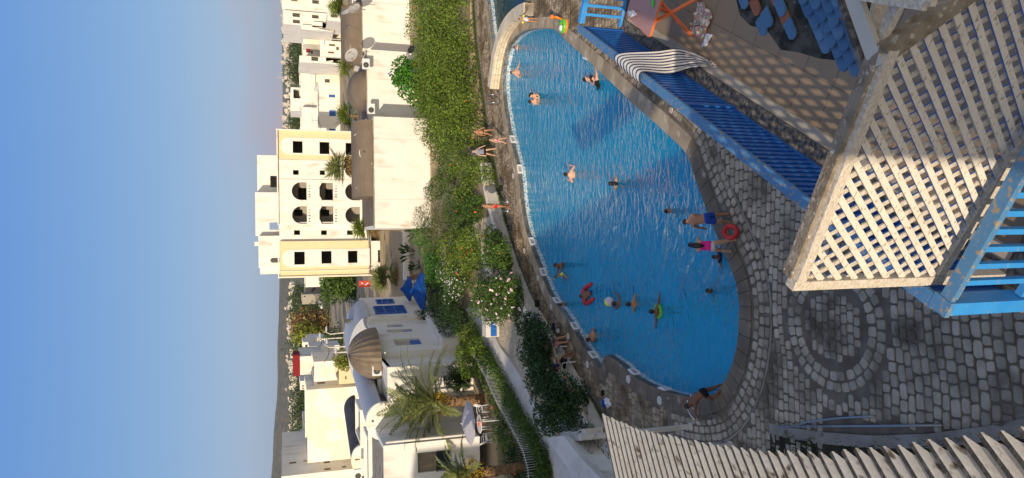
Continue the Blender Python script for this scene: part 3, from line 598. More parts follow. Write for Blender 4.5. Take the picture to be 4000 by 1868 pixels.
# ================= CONCRETE PERGOLA (lower left of the upright view)
EN = [(-3.53,12.96),(-3.45,11.43),(-3.29,10.46),(-3.16,9.58),(-3.01,8.76),(-2.86,7.98),(-2.58,6.93),(-2.38,6.33),(-2.17,5.75),(-1.94,5.17),(-1.78,4.76),(-1.6,4.3),(-1.45,3.95)]
cum = [0]; 
for a, b in zip(EN, EN[1:]): cum.append(cum[-1]+math.hypot(b[0]-a[0], b[1]-a[1]))
bk = np.array([-.591, -.784, .191]); bk /= np.linalg.norm(bk); sdv = np.cross(UP, bk); sdv /= np.linalg.norm(sdv); rn = np.cross(bk, sdv)
pg = thing('concrete_pergola', 'row of mouldy white concrete rafters with stepped ends, along the lower edge', 'pergola', (EN[0][0], EN[0][1], 0))
prf = [(0, .0), (0, .035), (.022, .04), (.03, .055), (.075, .085), (.115, .12), (.125, .15), (.16, .165), (3.3, .165), (3.3, 0)]
first = None; s = 0; ep0 = None
while s < cum[-1]:
    x = np.interp(s, cum, [p[0] for p in EN]); y = np.interp(s, cum, [p[1] for p in EN]); e_ = np.array([x, y, 6.5])+bk*random.uniform(-.012, .02)
    if first is None:
        m = MB(); V = []; n_ = len(prf)
        for sg in (-.026, .026):
            for a, b in prf: V.append(e_+bk*a-rn*b+sdv*sg)
        Fs = [tuple(range(n_)), tuple(range(2*n_-1, n_-1, -1))]; m.add(V, Fs); m.cm = 0
        side = [(i, (i+1) % n_, (i+1) % n_+n_, i+n_) for i in range(n_)]; k = len(m.f); m.f += side; m.m += [0]*n_
        m.m[k+n_-1] = 1; m.m[k+0] = 1
        first = m.build('rafter', ['moldy_white', 'mold_dark'], pg); ep0 = e_
    else:
        c = first.copy(); C.objects.link(c); c.parent = pg; c.location = Vector((e_-ep0).tolist()); c.rotation_euler = (0, 0, 0)
    s += .198
m = MB(); q = [np.array([p[0], p[1], 6.5])+bk*.9-rn*.27 for p in EN]
for a, b in zip(q, q[1:]): m.bar(a, b, .18, .22)
m.build('beam', 'moldy_white', pg)
for px in ((2698, 1666), (2856, 1740)):
    b = atZ(*px); m = MB(); m.tube([b+UP*.0, b+UP*3.9], [.085, .085], 14); m.tube([b, b+UP*.03], .13, 14); m.build('column', 'white_concrete', pg)
# loose pipes on the paving, planting bed
m = MB(); m.tube([atZ(3045, 1666, .045), atZ(3400, 1665, .045), atZ(3680, 1661, .045)], .028, 10); tag(m.build('metal_pipe', 'galvanised', smooth=True), 'long straight grey pipe lying on the cobbles beside the planting bed', 'pipe')
m = MB(); m.tube([atZ(3118, 1660, .07), atZ(3150, 1650, .05), atZ(3250, 1636, .045), atZ(3330, 1630, .045), atZ(3415, 1626, .045)], .024, 10); tag(m.build('metal_pipe', 'galvanised', smooth=True), 'shorter bent grey pipe leaning over the long pipe on the cobbles', 'pipe')
bed = [atZ(*p)[:2] for p in [(3010, 1672), (3080, 1690), (3230, 1712), (3420, 1727), (3640, 1722), (3900, 1690), (4080, 1650), (4080, 1990), (3100, 2040), (3010, 1990)]]
m = MB(); m.plate([[tuple(p) for p in bed][::-1]], (0, 0, .012), (1, 0, 0), (0, 1, 0), .02)
pm('soil', (.035, .028, .018), (.06, .05, .035), 2, .95, .6, 12, .1, world=True); tag(m.build('planting_bed_soil', 'soil', origin=(0, 0, 0)), kind='structure')
m = MB()
for a, b in zip(bed[:7], bed[1:7]): m.bar((*a, .02), (*b, .02), .28, .05)
tag(m.build('bed_kerb', 'concrete', origin=(0, 0, 0)), kind='structure')
# ================= UNSEEN BLOCKS BEHIND THE CAMERA, added and shaped to cast the evening shade
sA_ = np.array([math.sin(SAZ), math.cos(SAZ), 0]); sP = np.array([math.cos(SAZ), -math.sin(SAZ), 0]); tE = math.tan(SEL)
def shade_block(a0, a1, b0, b1, t1=-5, t0=-13, label=''):
    z0, z1 = b0-t1*tE, b1-t1*tE; V = []
    for a, z in ((a0, z0), (a1, z1)):
        for t in (t0, t1): p = sP*a+sA_*t; V += [(p[0], p[1], -2), (p[0], p[1], z)]
    bl = thing('shade_caster', label, 'building', tuple(sP*(a0+a1)/2+sA_*t1))
    m = MB(); m.add(V, [(0, 2, 3, 1), (4, 5, 7, 6), (0, 1, 5, 4), (2, 6, 7, 3), (1, 3, 7, 5), (0, 4, 6, 2)]); m.build('wall', 'white_plaster', bl)
    n_ = max(1, int((a1-a0)/2.6))
    for k in range(n_):
        for zz in (1.5, 4.6, 7.6):
            if zz+1.4 > min(z0, z1): continue
            c = sP*(a0+(k+.5)*(a1-a0)/n_)+sA_*(t1+.03)+UP*(zz+.6); m = MB(); m.box(c, (1.0, .08, 1.2), sP); m.build('window', 'blue_wood', bl)
SB = [(-1.37, 1.1, 20, 20, -4.6, 'tall block with the viewer\'s window'), (-6.9, -1.37, 6.6, 6.6, -5, 'low wide block'), (-16.9, -6.9, 11.3, 6.7, -5, 'block with its top sloped to the shade edge'), (-26.5, -16.9, 11.5, 11.5, -5.5, 'flat-topped middle block'), (-29.3, -26.5, 12.2, 12.2, -6, 'narrow block'), (-46, -29.3, 16.3, 16.3, -6, 'tall far block')]
for i, (a0, a1, b0, b1, t1, q) in enumerate(SB): shade_block(a0, a1, b0, b1, t1, -14, 'unseen white blue-windowed %s, added behind the viewer to cast shade' % q)
# ================= BUILDINGS BEYOND THE POOL
EX = np.array([1., 0, 0]); EY = np.array([0, 1., 0])
def unit(az): return np.array([math.cos(R(az)), math.sin(R(az)), 0.])
class Face:
    """vertical wall plane through photo pixel p at distance Y, running along ex"""
    def __init__(s, p, Y, ex=EX): s.O = atY(*p, Y); s.ex = np.array(ex); s.n = np.cross(s.ex, UP)
    def at(s, x, y): return onplane(x, y, s.O, s.ex)
    def rect(s, x0, x1, y0, y1):          # x0 top, x1 bottom, y0 right, y1 left -> 2D loop (s, z)
        a = s.at((x0+x1)/2, y1)[0]; b = s.at((x0+x1)/2, y0)[0]; zt = s.at(x0, (y0+y1)/2)[1]; zb = s.at(x1, (y0+y1)/2)[1]
        return rect(a, zb-s.O[2], b, zt-s.O[2])
    def w(s, u, v, n=0): return s.O+s.ex*u+UP*v+s.n*n
def facewall(F, m, outline, holes=(), th=.25): m.plate([outline]+[h[::-1] for h in holes], F.O, F.ex, UP, th)
def window(F, t, lp_, kind='dark', depth=.14, th=.25):
    (x0, y0), (x1, _), (_, y1) = lp_[0], lp_[1], lp_[2]; w_, h_ = x1-x0, y1-y0; c = F.w((x0+x1)/2, (y0+y1)/2, -depth)
    if kind == 'open': return
    if kind == 'blue':
        m = MB(); 
        for dx in (-1, 1):
            m.box(c+F.ex*dx*w_/4, (w_/2-.015, .05, h_-.02), F.ex)
            for k in range(int(h_/.12)): m.box(c+F.ex*dx*w_/4+F.n*.03+UP*(-h_/2+.08+k*.12), (w_/2-.12, .02, .03), F.ex)
        return m.build('window_shutter', 'blue_wood', t)
    m = MB(); f = .06
    for dx in (-1, 0, 1): m.box(c+F.ex*dx*(w_/2-f/2), (f, .06, h_), F.ex)
    for dz in (-1, 1): m.box(c+UP*dz*(h_/2-f/2), (w_-2*f, .06, f), F.ex)
    wf = m.build('window_frame', 'wood_frame' if kind == 'dark' else 'blue_wood', t)
    m = MB(); m.box(c-F.n*.03, (w_-.02, .02, h_-.02), F.ex); m.build('pane', 'glass_dark', wf)
    return wf
def house(label, p, Y, x0, x1, y0, y1, depth, wins=(), wall='white_plaster', ex=EX, cat_='house', roof='concrete', parapet=.25, group=None, name='house', extra=1.2):
    """box house: front wall from photo edges x0 (top) x1 (bottom) y0 (right) y1 (left)"""
    F = Face(p, Y, ex); o = F.rect(x0, x1, y0, y1); o = rect(o[0][0], o[0][1]-extra, o[2][0], o[2][1])
    t = thing(name, label, cat_, tuple(F.w((o[0][0]+o[1][0])/2, o[0][1])), group)
    holes = [F.rect(*w_[:4]) for w_ in wins]; m = MB(); facewall(F, m, o, holes)
    a, zb, b, zt = o[0][0], o[0][1], o[2][0], o[2][1]; h_ = zt-zb
    for s_ in (a+.125, b-.125): m.box(F.w(s_, (zt+zb)/2, -.25-(depth-.25)/2), (.25, depth-.25, h_), F.ex)
    m.box(F.w((a+b)/2, (zt+zb)/2, -depth-.12), (b-a, .24, h_), F.ex); m.build('wall', wall, t)
    m = MB(); m.box(F.w((a+b)/2, zt-parapet-.1, -depth/2-.12), (b-a-.5, depth-.26, .2), F.ex); m.build('roof', roof, t)
    if wins and max(h_, 0) > 3:
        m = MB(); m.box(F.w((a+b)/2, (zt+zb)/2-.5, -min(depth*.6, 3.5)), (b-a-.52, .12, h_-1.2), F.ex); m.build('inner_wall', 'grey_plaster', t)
    for w_, hl in zip(wins, holes): window(F, t, hl, w_[4] if len(w_) > 4 else 'dark')
    return t, F, o
def q2(a, b): return 950+a/2.005, 500+b/2.005
def zr(a0, a1, b0, b1): return (950+a0/2.005, 950+a1/2.005, 500+b0/2.005, 500+b1/2.005)
# ---- the unfinished apartment block
F = Face((1300, 800), 81); t = thing('apartment_block', 'large unfinished white and yellow apartment block with arched loggias and empty window openings', 'apartment block', (4, 81, 1.5))
def lvl(F, y0, y1, x0=1085, x1=1560): return F.rect(x0, x1, y0, y1)
def px_poly(F, pts): return [(F.at(*q2(a, b))[0], F.at(*q2(a, b))[1]-F.O[2]) for a, b in pts]
def parch(F, a0, a1, b0, b1):          # arch from photo bounds: top a0, bottom a1, right b0, left b1
    r = F.rect(*zr(a0, a1, b0, b1)); return arch((r[0][0]+r[1][0])/2, r[0][1], r[1][0]-r[0][0], r[2][1]-r[0][1])
def stepped(F, a0, a1, b0, b1):
    r = F.rect(*zr(a0, a1, b0, b1)); x0, z0, x1, z1 = r[0][0], r[0][1], r[2][0], r[2][1]; w_ = x1-x0; h_ = z1-z0; L_ = [(x0, z0), (x1, z0)]
    for i in range(4): L_ += [(x1-w_*.06*i, z1-h_*(.16-.04*i)-.0), (x1-w_*.06*(i+1), z1-h_*(.16-.04*i))]
    L_ += [(x1-w_*.24, z1), (x0+w_*.24, z1)]
    for i in range(3, -1, -1): L_ += [(x0+w_*.06*(i+1), z1-h_*(.16-.04*i)), (x0+w_*.06*i, z1-h_*(.16-.04*i))]
    return L_
right_w = [(388, 465, 103, 197), (598, 675, 110, 205), (802, 880, 118, 212)]; left_w = [(400, 482, 970, 1070), (613, 692, 965, 1062), (820, 895, 963, 1057)]
rm_w = [(390, 435, 330, 367), (600, 640, 333, 368), (810, 852, 335, 370)]; st_w = [(398, 445, 802, 838), (610, 655, 803, 838), (813, 858, 803, 838)]
m = MB(); R1 = F.rect(*zr(270, 1060, 20, 252)); facewall(F, m, R1, [F.rect(*zr(*w_)) for w_ in right_w], .3); m.build('yellow_wall', 'yellow_plaster', t); m = MB(); F2 = Face((1300, 1000), 81)
R5 = F.rect(*zr(288, 990, 885, 1168)); facewall(F, m, R5, [F.rect(*zr(*w_)) for w_ in left_w], .3); m.build('yellow_wall', 'yellow_plaster', t)
for b0, b1, a0, a1, ws in ((85, 215, 290, 1060, right_w), (948, 1085, 305, 990, left_w)):
    m = MB(); r = F.rect(*zr(a0, a1, b0, b1)); Fp = Face((1300, 800), 81); Fp.O = F.O+F.n*.06
    facewall(Fp, m, arch((r[0][0]+r[1][0])/2, r[0][1], r[1][0]-r[0][0], r[2][1]-r[0][1]), [F.rect(*zr(*w_)) for w_ in ws], .055); m.build('arched_panel', 'white_plaster', t)
m = MB(); Rm = F.rect(*zr(272, 1060, 252, 402)); facewall(F, m, Rm, [F.rect(*zr(*w_)) for w_ in rm_w], .3)
arches = [parch(F, 380, 497, 425, 565), parch(F, 383, 499, 613, 752), stepped(F, 597, 703, 430, 566), stepped(F, 597, 706, 613, 752), parch(F, 798, 915, 433, 567), parch(F, 800, 915, 618, 752)]
slots = []
for a in (512, 720):
    for b in (450, 470, 493, 516, 536, 638, 658, 682, 705, 726): slots.append(F.rect(*zr(a, a+15, b, b+8)))
Rc = F.rect(*zr(278, 1000, 402, 757)); zc_ = [F.rect(*zr(a, a+1, 402, 757))[2][1] for a in (278, 548, 752, 1000)]; sc_ = [Rc[0][0], F.rect(*zr(400, 401, 590, 591))[0][0], Rc[1][0]]
for ci in range(2):
    for ri in range(3):
        x0_, x1_, z0_, z1_ = sc_[ci], sc_[ci+1], zc_[ri+1], zc_[ri]
        hs_ = [h for h in arches+slots if x0_ < np.mean([p[0] for p in h]) < x1_ and z0_ < np.mean([p[1] for p in h]) < z1_]
        facewall(F, m, rect(x0_, z0_, x1_, z1_), hs_, .3)
Fs_ = Face((1300, 800), 81.5); facewall(Fs_, m, Fs_.rect(*zr(284, 1000, 740, 900)), [Fs_.rect(*zr(*w_)) for w_ in st_w], .3)
xl, xr = R5[0][0], R1[1][0]; zb, zt = R1[0][1]-1, R1[2][1]
for s_ in (xl+.15, xr-.15): m.box(F.w(s_, (zb+zt)/2, -5.8), (.3, 11, zt-zb), EX)
m.box(F.w((xl+xr)/2, (zb+zt)/2, -11.45), (xr-xl, .3, zt-zb), EX)
for lo_, hi_ in ((Rc[0][0]+.0, Rc[0][0]+.3),): m.box(F.w((lo_+hi_)/2, (zb+zt)/2, -.42), (.3, .22, zt-zb), EX)
# mouldings along the roof and wall edges
m.bar(F.w(xl, zt+.06, .05), F.w(Fs_.rect(*zr(284, 1000, 740, 900))[0][0], zt+.06, .05), .5, .12); m.bar(F.w(Rc[0][0], zt+.06, .05), F.w(xr, zt+.06, .05), .5, .12)
m.bar(F.w(xl+.12, zb, .08), F.w(xl+.12, zt, .08), .28, .12, EX); m.bar(F.w(xr-.10, zb, .08), F.w(xr-.10, zt, .08), .22, .12, EX)
for b in (252, 402, 1110): 
    s_ = F.rect(*zr(300, 900, b, b+6))[0][0]; m.bar(F.w(s_, zb+2, .03), F.w(s_, zt, .03), .16, .06, EX)
m.build('wall', 'white_plaster', t)
m = MB(); zl = [F.rect(*zr(a, a+1, 500, 600))[2][1] for a in (330, 540, 750, 960)]
for z in zl: m.box(F.w((xl+xr)/2, z, -5.85), (xr-xl-.62, 10.6, .22), EX)
m.box(F.w((xl+xr)/2, (zb+zt)/2, -6.5), (xr-xl-.62, .2, zt-zb-.3), EX)
for s_ in (Rm[0][0], Rc[0][0], Rm[1][0], (Rc[0][0]+Rc[1][0])/2): m.box(F.w(s_, (zb+zt)/2, -3.6), (.2, 5.4, zt-zb-.3), EX)
Fl = Face((1300, 800), 83.2); m2 = MB()
facewall(Fl, m2, rect(Rc[0][0]+.35, zb+.2, Rc[1][0]-.2, zt-.4), [Fl.rect(*zr(430, 497, 470, 560)), Fl.rect(*zr(400, 465, 640, 690)), Fl.rect(*zr(640, 703, 480, 566)), Fl.rect(*zr(610, 675, 640, 690))], .15)
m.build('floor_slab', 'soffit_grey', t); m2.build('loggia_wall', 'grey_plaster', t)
m = MB()
for a0, a1, b0, b1 in ((455, 494, 408, 424), (455, 494, 566, 582), (612, 700, 411, 428), (612, 700, 567, 582), (455, 494, 600, 612), (612, 700, 600, 612)):
    r = F.rect(*zr(a0, a1, b0, b1)); m.box(F.w((r[0][0]+r[1][0])/2, r[0][1]+.05, .04), (r[1][0]-r[0][0], .1, .1), EX); m.box(F.w((r[0][0]+r[1][0])/2, r[2][1], .04), (r[1][0]-r[0][0], .1, .1), EX)
m.build('capital', 'white_plaster', t)
m = MB(); Fp2 = Face((1300, 800), 84.5)
ph = Fp2.rect(*zr(95, 290, 505, 845)); facewall(Fp2, m, ph, [Fp2.rect(*zr(205, 278, 740, 798))], .25)
for s_ in (ph[0][0]+.12, ph[1][0]-.12): m.box(Fp2.w(s_, (ph[0][1]+ph[2][1])/2, -3), (.24, 5.4, ph[2][1]-ph[0][1]), EX)
m.box(Fp2.w((ph[0][0]+ph[1][0])/2, ph[2][1]-.12, -3.1), (ph[1][0]-ph[0][0]-.5, 5.6, .2), EX)
Fp3 = Face((1300, 800), 86.5); p3 = Fp3.rect(*zr(110, 290, 215, 505)); facewall(Fp3, m, p3, [Fp3.rect(*zr(212, 285, 375, 465))], .25)
m.box(Fp3.w((p3[0][0]+p3[1][0])/2, p3[2][1]-.1, -2.2), (p3[1][0]-p3[0][0]-.1, 3.8, .2), EX); m.box(Fp3.w(p3[1][0]-.12, (p3[0][1]+p3[2][1])/2, -2.2), (.24, 3.9, p3[2][1]-p3[0][1]), EX); m.box(Fp3.w((p3[0][0]+p3[1][0])/2, (p3[0][1]+p3[2][1])/2, -4.2), (p3[1][0]-p3[0][0], .2, p3[2][1]-p3[0][1]), EX)
Fp4 = Face((1300, 800), 83.5); p4_ = Fp4.rect(*zr(120, 300, 845, 1095)); facewall(Fp4, m, p4_, [parch(Fp4, 213, 285, 1018, 1056)], .25); p5 = Fp4.rect(*zr(133, 300, 1095, 1145))
m.box(Fp4.w((p5[0][0]+p5[1][0])/2, (p5[0][1]+p5[2][1])/2, -1.2), (p5[1][0]-p5[0][0], 2, p5[2][1]-p5[0][1]), EX)
m.box(Fp4.w((p4_[0][0]+p4_[1][0])/2, p4_[2][1]-.1, -2.4), (p4_[1][0]-p4_[0][0]-.1, 4.2, .2), EX); m.box(Fp4.w((p4_[0][0]+p4_[1][0])/2, (p4_[0][1]+p4_[2][1])/2, -4.6), (p4_[1][0]-p4_[0][0], .2, p4_[2][1]-p4_[0][1]), EX)
r = Fp4.rect(*zr(86, 125, 892, 925)); m.box(Fp4.w((r[0][0]+r[1][0])/2, (r[0][1]+r[2][1])/2, -1.5), (r[1][0]-r[0][0], .8, r[2][1]-r[0][1]), EX)
m.build('rooftop_room', 'white_plaster', t)
m = MB(); fg = Face((1300, 800), 81.6); r = fg.rect(*zr(985, 1110, 885, 1150)); facewall(fg, m, rect(r[0][0], r[0][1]-1, r[1][0], r[2][1]), [fg.rect(*zr(1055, 1083, 957, 1050))], .2); m.build('ground_floor_wall', 'white_plaster', t)
r = fg.rect(*zr(1055, 1083, 957, 1050)); m = MB()
for i in range(9): s_ = r[0][0]+(i+.5)/9*(r[1][0]-r[0][0]); m.bar(fg.w(s_, r[0][1], .02), fg.w(s_, r[2][1], .02), .03, .03, EX)
m.build('window_grille', 'grille_dark', t)
r = F.rect(*zr(985, 986, 300, 1168)); m = MB(); m.box(F.w((xl+xr)/2, F.rect(*zr(985, 987, 890, 1160))[2][1], -.6), (xr-xl, 1.3, .1), EX); m.build('ledge', 'soffit_grey', t)
# ---- the white vaulted houses behind the long hedge
t3, F3, o3 = house('plain white flat-walled house nearest the hedge, with satellite dishes along its roof edge', (1460, 676), 58, 1460, 1700, 460, 892, 9, parapet=-.02, roof='roof_felt', name='white_house')
a, b = o3[0][0], o3[1][0]; zt_ = o3[2][1]
m = MB(); vr = []; n_ = 14; sa = F3.rect(1400, 1460, 460, 765); x0_, x1_ = sa[0][0], sa[1][0]
prof_ = [(2.6*math.cos(math.pi*i/n_), 1.5*math.sin(math.pi*i/n_)) for i in range(n_+1)]
V = [F3.w(s_, zt_-.05+q_[1], -3.3-q_[0]) for s_ in (x0_, x1_) for q_ in prof_]; k_ = n_+1
m.add(V, [(i, i+1, i+1+k_, i+k_) for i in range(n_)]+[tuple(range(k_)), tuple(range(2*k_-1, k_-1, -1))]); m.build('vaulted_roof', 'roof_felt', t3)
t2, F2_, o2 = house('white house with a brown domed roof, second back from the camera behind the hedge', (1433, 300), 61.6, 1433, 1690, 202, 470, 8, parapet=-.02, roof='roof_felt', name='white_house')
c = F2_.w(*[F2_.rect(1433, 1434, 325, 326)[0][0], o2[2][1]-.1], -3.4); m = MB(); rr = (F2_.rect(1430, 1431, 245, 408)[1][0]-F2_.rect(1430, 1431, 245, 408)[0][0])/2
m.ell(c, (rr, 3.3, F2_.rect(1372, 1433, 300, 310)[2][1]-o2[2][1]+.15), 28, 8, half=True); m.build('dome', 'roof_felt', t2, smooth=True)
t1, F1, o1 = house('white house with dark barrel roof and rusty dishes, third back behind the hedge', (1415, 100), 64.8, 1415, 1680, 18, 205, 8, parapet=-.02, roof='roof_felt', name='white_house')
m = MB(); sa = F1.rect(1342, 1415, -60, 186); prof_ = [(3.0*math.cos(math.pi*i/n_), (sa[2][1]-o1[2][1]+.05)*math.sin(math.pi*i/n_)) for i in range(n_+1)]
V = [F1.w(s_, o1[2][1]-.05+q_[1], -3.3-q_[0]) for s_ in (sa[0][0], o1[1][0]) for q_ in prof_]
m.add(V, [(i, i+1, i+1+k_, i+k_) for i in range(n_)]+[tuple(range(k_)), tuple(range(2*k_-1, k_-1, -1))]); m.build('vaulted_roof', 'roof_felt', t1)
m = MB(); c = F1.w(F1.rect(1415, 1416, 140, 141)[0][0], o1[2][1]-.1, -1.9); m.ell(c, (2.3, 1.7, 1.75), 24, 8, half=True); m.build('dome', 'roof_felt', t1, smooth=True)
house('white house at the upper edge of the picture, farthest back behind the hedge', (1420, -40), 65, 1412, 1660, -260, 22, 8, name='white_house', roof='roof_felt')
# AC units
def ac(p, Y, label, ex=EX, s=1.0, n=.2):
    F_ = Face(p, Y, ex); t = thing('air_conditioner', label, 'air conditioner', tuple(F_.w(0, 0, n)), None)
    m = MB(); m.box(F_.w(0, 0, n), (.85*s, .3*s, .6*s), F_.ex); m.build('case', 'plastic_white', t)
    m = MB(); m.lathe(F_.w(-.1*s, 0, n+.155*s), [(.02, .015), (.22*s, .015), (.24*s, 0)], 20, axis=F_.n); m.build('fan_grille', 'dish_dark', t)
ac((1700, 573), 57.6, 'air conditioner on the ground at the foot of the nearest white house'); ac((1428, 253), 60.7, 'air conditioner at the roof edge of the brown domed house'); ac((1448, 428), 60.5, 'small air conditioner at the corner between two white houses')
# satellite dishes
def dish(p, Y, r, mat, label, az=20, tilt=38, stand=.9, group=None):
    c = atY(*p, Y); t = thing('satellite_dish', label, 'satellite dish', tuple(c-UP*stand), group)
    ax = np.array([math.sin(R(az))*math.cos(R(tilt)), -math.cos(R(az))*math.cos(R(tilt)), math.sin(R(tilt))])
    m = MB(); n_ = 8; m.lathe(c, [(r*i/n_, .22*r*(i/n_)**2) for i in range(n_+1)]+[(r*1.02, .22*r-.02), (r*.5, .05*r-.03), (0.01, -.03)], 24, axis=ax); m.build('reflector', mat, t, smooth=True)
    m = MB(); m.tube([c-UP*stand, c-ax*.03], .03, 6); f_ = c+ax*r*.75; m.tube([c-UP*r*.9*math.cos(R(tilt)), f_], .012, 5); m.tube([c+UP*r*.7, f_], .01, 5); m.build('mast', 'galvanised', t)
    m = MB(); m.tube([f_-ax*.06, f_+ax*.05], .04, 8); m.build('feed_horn', 'dish_dark', t)
dish((1385, 36), 61.5, .58, 'rust', 'rust-streaked satellite dish with another just behind it, on the dark barrel roof', 40, 30)
dish((1358, 48), 62.5, .55, 'dish_white', 'white satellite dish partly behind the rust-streaked one', 60, 30)
dish((1375, 217), 59.8, .6, 'rust', 'rusty white satellite dish on a tripod beside the brown dome', 20, 35)
dish((1429, 597), 59.2, .55, 'dish_white', 'pale round satellite dish facing the camera on the nearest white house', 5, 30)
dish((1432, 492), 60.5, .5, 'dish_dark', 'dark tilted satellite dish at the right end of the nearest white house roof', -60, 40)
dish((1408, 527), 60.2, .55, 'dish_white', 'satellite dish seen edge-on on the nearest white house roof', 95, 20)
dish((1436, 568), 59.8, .42, 'dish_dark', 'small dark satellite dish between two larger ones on the nearest house', -50, 45)
dish((1610, 195), 60.2, .4, 'dish_dark', 'small dark dish low on the white wall above the hedge', 30, 40)
# ---- right-hand town, 140 m away and more
def z1(a0, a1, b0, b1, k='dark'): return (1060+a0/4.01, 1060+a1/4.01, b0/4.01, b1/4.01, k)
def z2_(a0, a1, b0, b1, k='dark'): return (1060+a0/4.01, 1060+a1/4.01, 250+b0/4.01, 250+b1/4.01, k)
house('tall pale three-storey building with an arched balcony, top corner of the picture', (1200, 0), 135, 1101, 1286, -160, 44, 14, [z1(640, 745, 0, 60), z1(310, 410, -10, 20)], name='apartment_house')
tt_, Fb, ob = house('pale wing with four windows and a brown arched opening, beside the tallest right-hand building', (1200, 80), 134, 1107, 1278, 46, 100, 12, [z1(330, 448, 205, 266), z1(335, 450, 310, 366), z1(635, 742, 235, 290)], name='apartment_house')
house('low arm of the pale building, with an arched balcony opening', (1200, 80), 133, 1176, 1277, 100, 118, 6, [z1(640, 800, 345, 430)], name='apartment_house')
house('single-storey pale house with a shuttered window below the tall right-hand building', (1300, 60), 128, 1279, 1344, 46, 83, 8, [z1(930, 1040, 230, 275)])
house('long white wall-like house with brown curtained terrace', (1300, 150), 142, 1184, 1342, 110, 176, 10, [z1(660, 765, 470, 578, 'open')], name='house', wall='cream_plaster')
m = MB(); Fc = Face((1300, 150), 141.7); r = Fc.rect(*z1(662, 765, 480, 575)[:4])
for i in range(9): s_ = r[0][0]+(i+.5)/9*(r[1][0]-r[0][0]); m.bar(Fc.w(s_, r[0][1], -.2-.05*(i % 2)), Fc.w(s_, r[2][1], -.2-.05*(i % 2)), (r[1][0]-r[0][0])/9, .06, EX)
tag(m.build('curtain', 'curtain_brown'), 'brown slatted curtain closing the terrace of the long white house', 'curtain')
house('grey-white shopfront house with small dark windows by the street lamp', (1300, 190), 139, 1250, 1337, 160, 222, 9, [z1(902, 1000, 690, 722), z1(888, 985, 808, 838), z1(1015, 1060, 735, 785)])
house('upper white storey with a small red awning, above the shopfront', (1200, 190), 147, 1184, 1252, 176, 222, 9, [z1(620, 650, 780, 840)])
m = MB(); Fc = Face((1200, 190), 146.6); r = Fc.rect(*z1(570, 605, 720, 825)[:4]); m.box(Fc.w((r[0][0]+r[1][0])/2, r[0][1]+.4, .5), (r[1][0]-r[0][0], 1.1, .7), EX); tag(m.build('awning', 'red_roof'), 'small dark red awning on the upper white storey', 'awning')
house('white house with two open balconies between shopfront and cream house', (1250, 230), 140, 1170, 1320, 222, 247, 9, [z1(625, 735, 890, 955), z1(855, 965, 900, 965)])
house('cream house with two framed windows, left of the blue-windowed house', (1290, 285), 150, 1233, 1318, 246, 323, 9, [z2_(840, 925, 122, 162), z2_(835, 918, 236, 290)], wall='cream_plaster')
house('long low grey-white house with three bright blue windows', (1290, 420), 150, 1246, 1324, 323, 560, 9, [z2_(900, 1000, 480, 525, 'blue'), z2_(907, 1010, 727, 818, 'blue'), z2_(910, 1010, 1015, 1065, 'blue')])
house('long plain white upper building behind the blue-windowed house', (1200, 350), 165, 1174, 1250, 245, 420, 12)
house('plain white upper building next to the apartment block', (1200, 460), 163, 1178, 1248, 420, 498, 12)
house('small white rooftop house with a recessed terrace', (1150, 390), 175, 1136, 1178, 342, 433, 9, [z2_(345, 455, 400, 540, 'open')])
house('low white garden wall house at the road below the palms', (1400, 60), 90, 1385, 1420, -120, 186, 3, name='garden_wall', cat_='wall')
house('low wall along the road behind the domed houses', (1390, 400), 92, 1383, 1420, 300, 470, 2, name='garden_wall', cat_='wall', wall='cream_plaster')
house('small white block house right beside the apartment block', (1250, 510), 140, 1172, 1250, 498, 530, 8)
# left of the apartment block
def z3(a0, a1, b0, b1, k='dark'): return (1080+a0/4.01, 1080+a1/4.01, 1060+b0/4.01, 1060+b1/4.01, k)
house('tall plain white building just left of the apartment block', (1250, 1100), 300, 1193, 1295, 1060, 1121, 16, [z3(700, 750, 85, 105)])
house('bare grey concrete building with small square openings', (1220, 1150), 330, 1180, 1264, 1150, 1188, 16, [z3(425, 460, 383, 403), z3(550, 568, 455, 480)], wall='grey_plaster')
house('second bare concrete building, lower, behind the street', (1230, 1130), 345, 1193, 1262, 1105, 1150, 16, [z3(585, 610, 250, 268), z3(515, 555, 368, 380)], wall='grey_plaster')
house('white street wall with square pillars, beyond the parked cars', (1330, 1240), 213, 1308, 1340, 1165, 1302, 1, [], name='garden_wall', cat_='wall')
house('white canopy shelter at the end of the street', (1340, 1140), 190, 1318, 1352, 1118, 1165, 6)
house('small white house among dark trees', (1220, 1350), 170, 1200, 1250, 1324, 1352, 9, [(1218, 1228, 1333, 1343)], cat_='house')
house('narrow white tower house with one dark square window', (1200, 1365), 168, 1184, 1206, 1337, 1378, 8, [(1192, 1202, 1346, 1356)])
house('grey-white walled yard house behind the lamp posts', (1250, 1370), 130, 1208, 1300, 1352, 1392, 6)
t_, Fr, orr = house('cream house topped by a dark red band', (1200, 1430), 105, 1171, 1230, 1392, 1463, 9, wall='cream_plaster')
m = MB(); r = Fr.rect(1145, 1171, 1392, 1465); m.box(Fr.w((r[0][0]+r[1][0])/2, (r[0][1]+r[2][1])/2, -2), (r[1][0]-r[0][0]+.3, 4.2, r[2][1]-r[0][1]), EX); m.build('red_band', 'red_roof', t_)
house('square cream house in front of the red-banded one', (1270, 1450), 85, 1227, 1330, 1411, 1488, 8, wall='cream_plaster')
house('yellow house wall low between grey roof and cream house', (1340, 1460), 75, 1324, 1362, 1424, 1500, 5, [(1348, 1354, 1468, 1482)], wall='yellow_plaster')
house('white house with deep balconies beside the big cream wall', (1300, 1500), 90, 1225, 1356, 1488, 1518, 8, [(1240, 1270, 1493, 1500), (1308, 1345, 1503, 1512)])
house('huge windowless cream gable wall', (1280, 1660), 88, 1200, 1388, 1517, 1800, 10, wall='cream_plaster', name='gable_house')
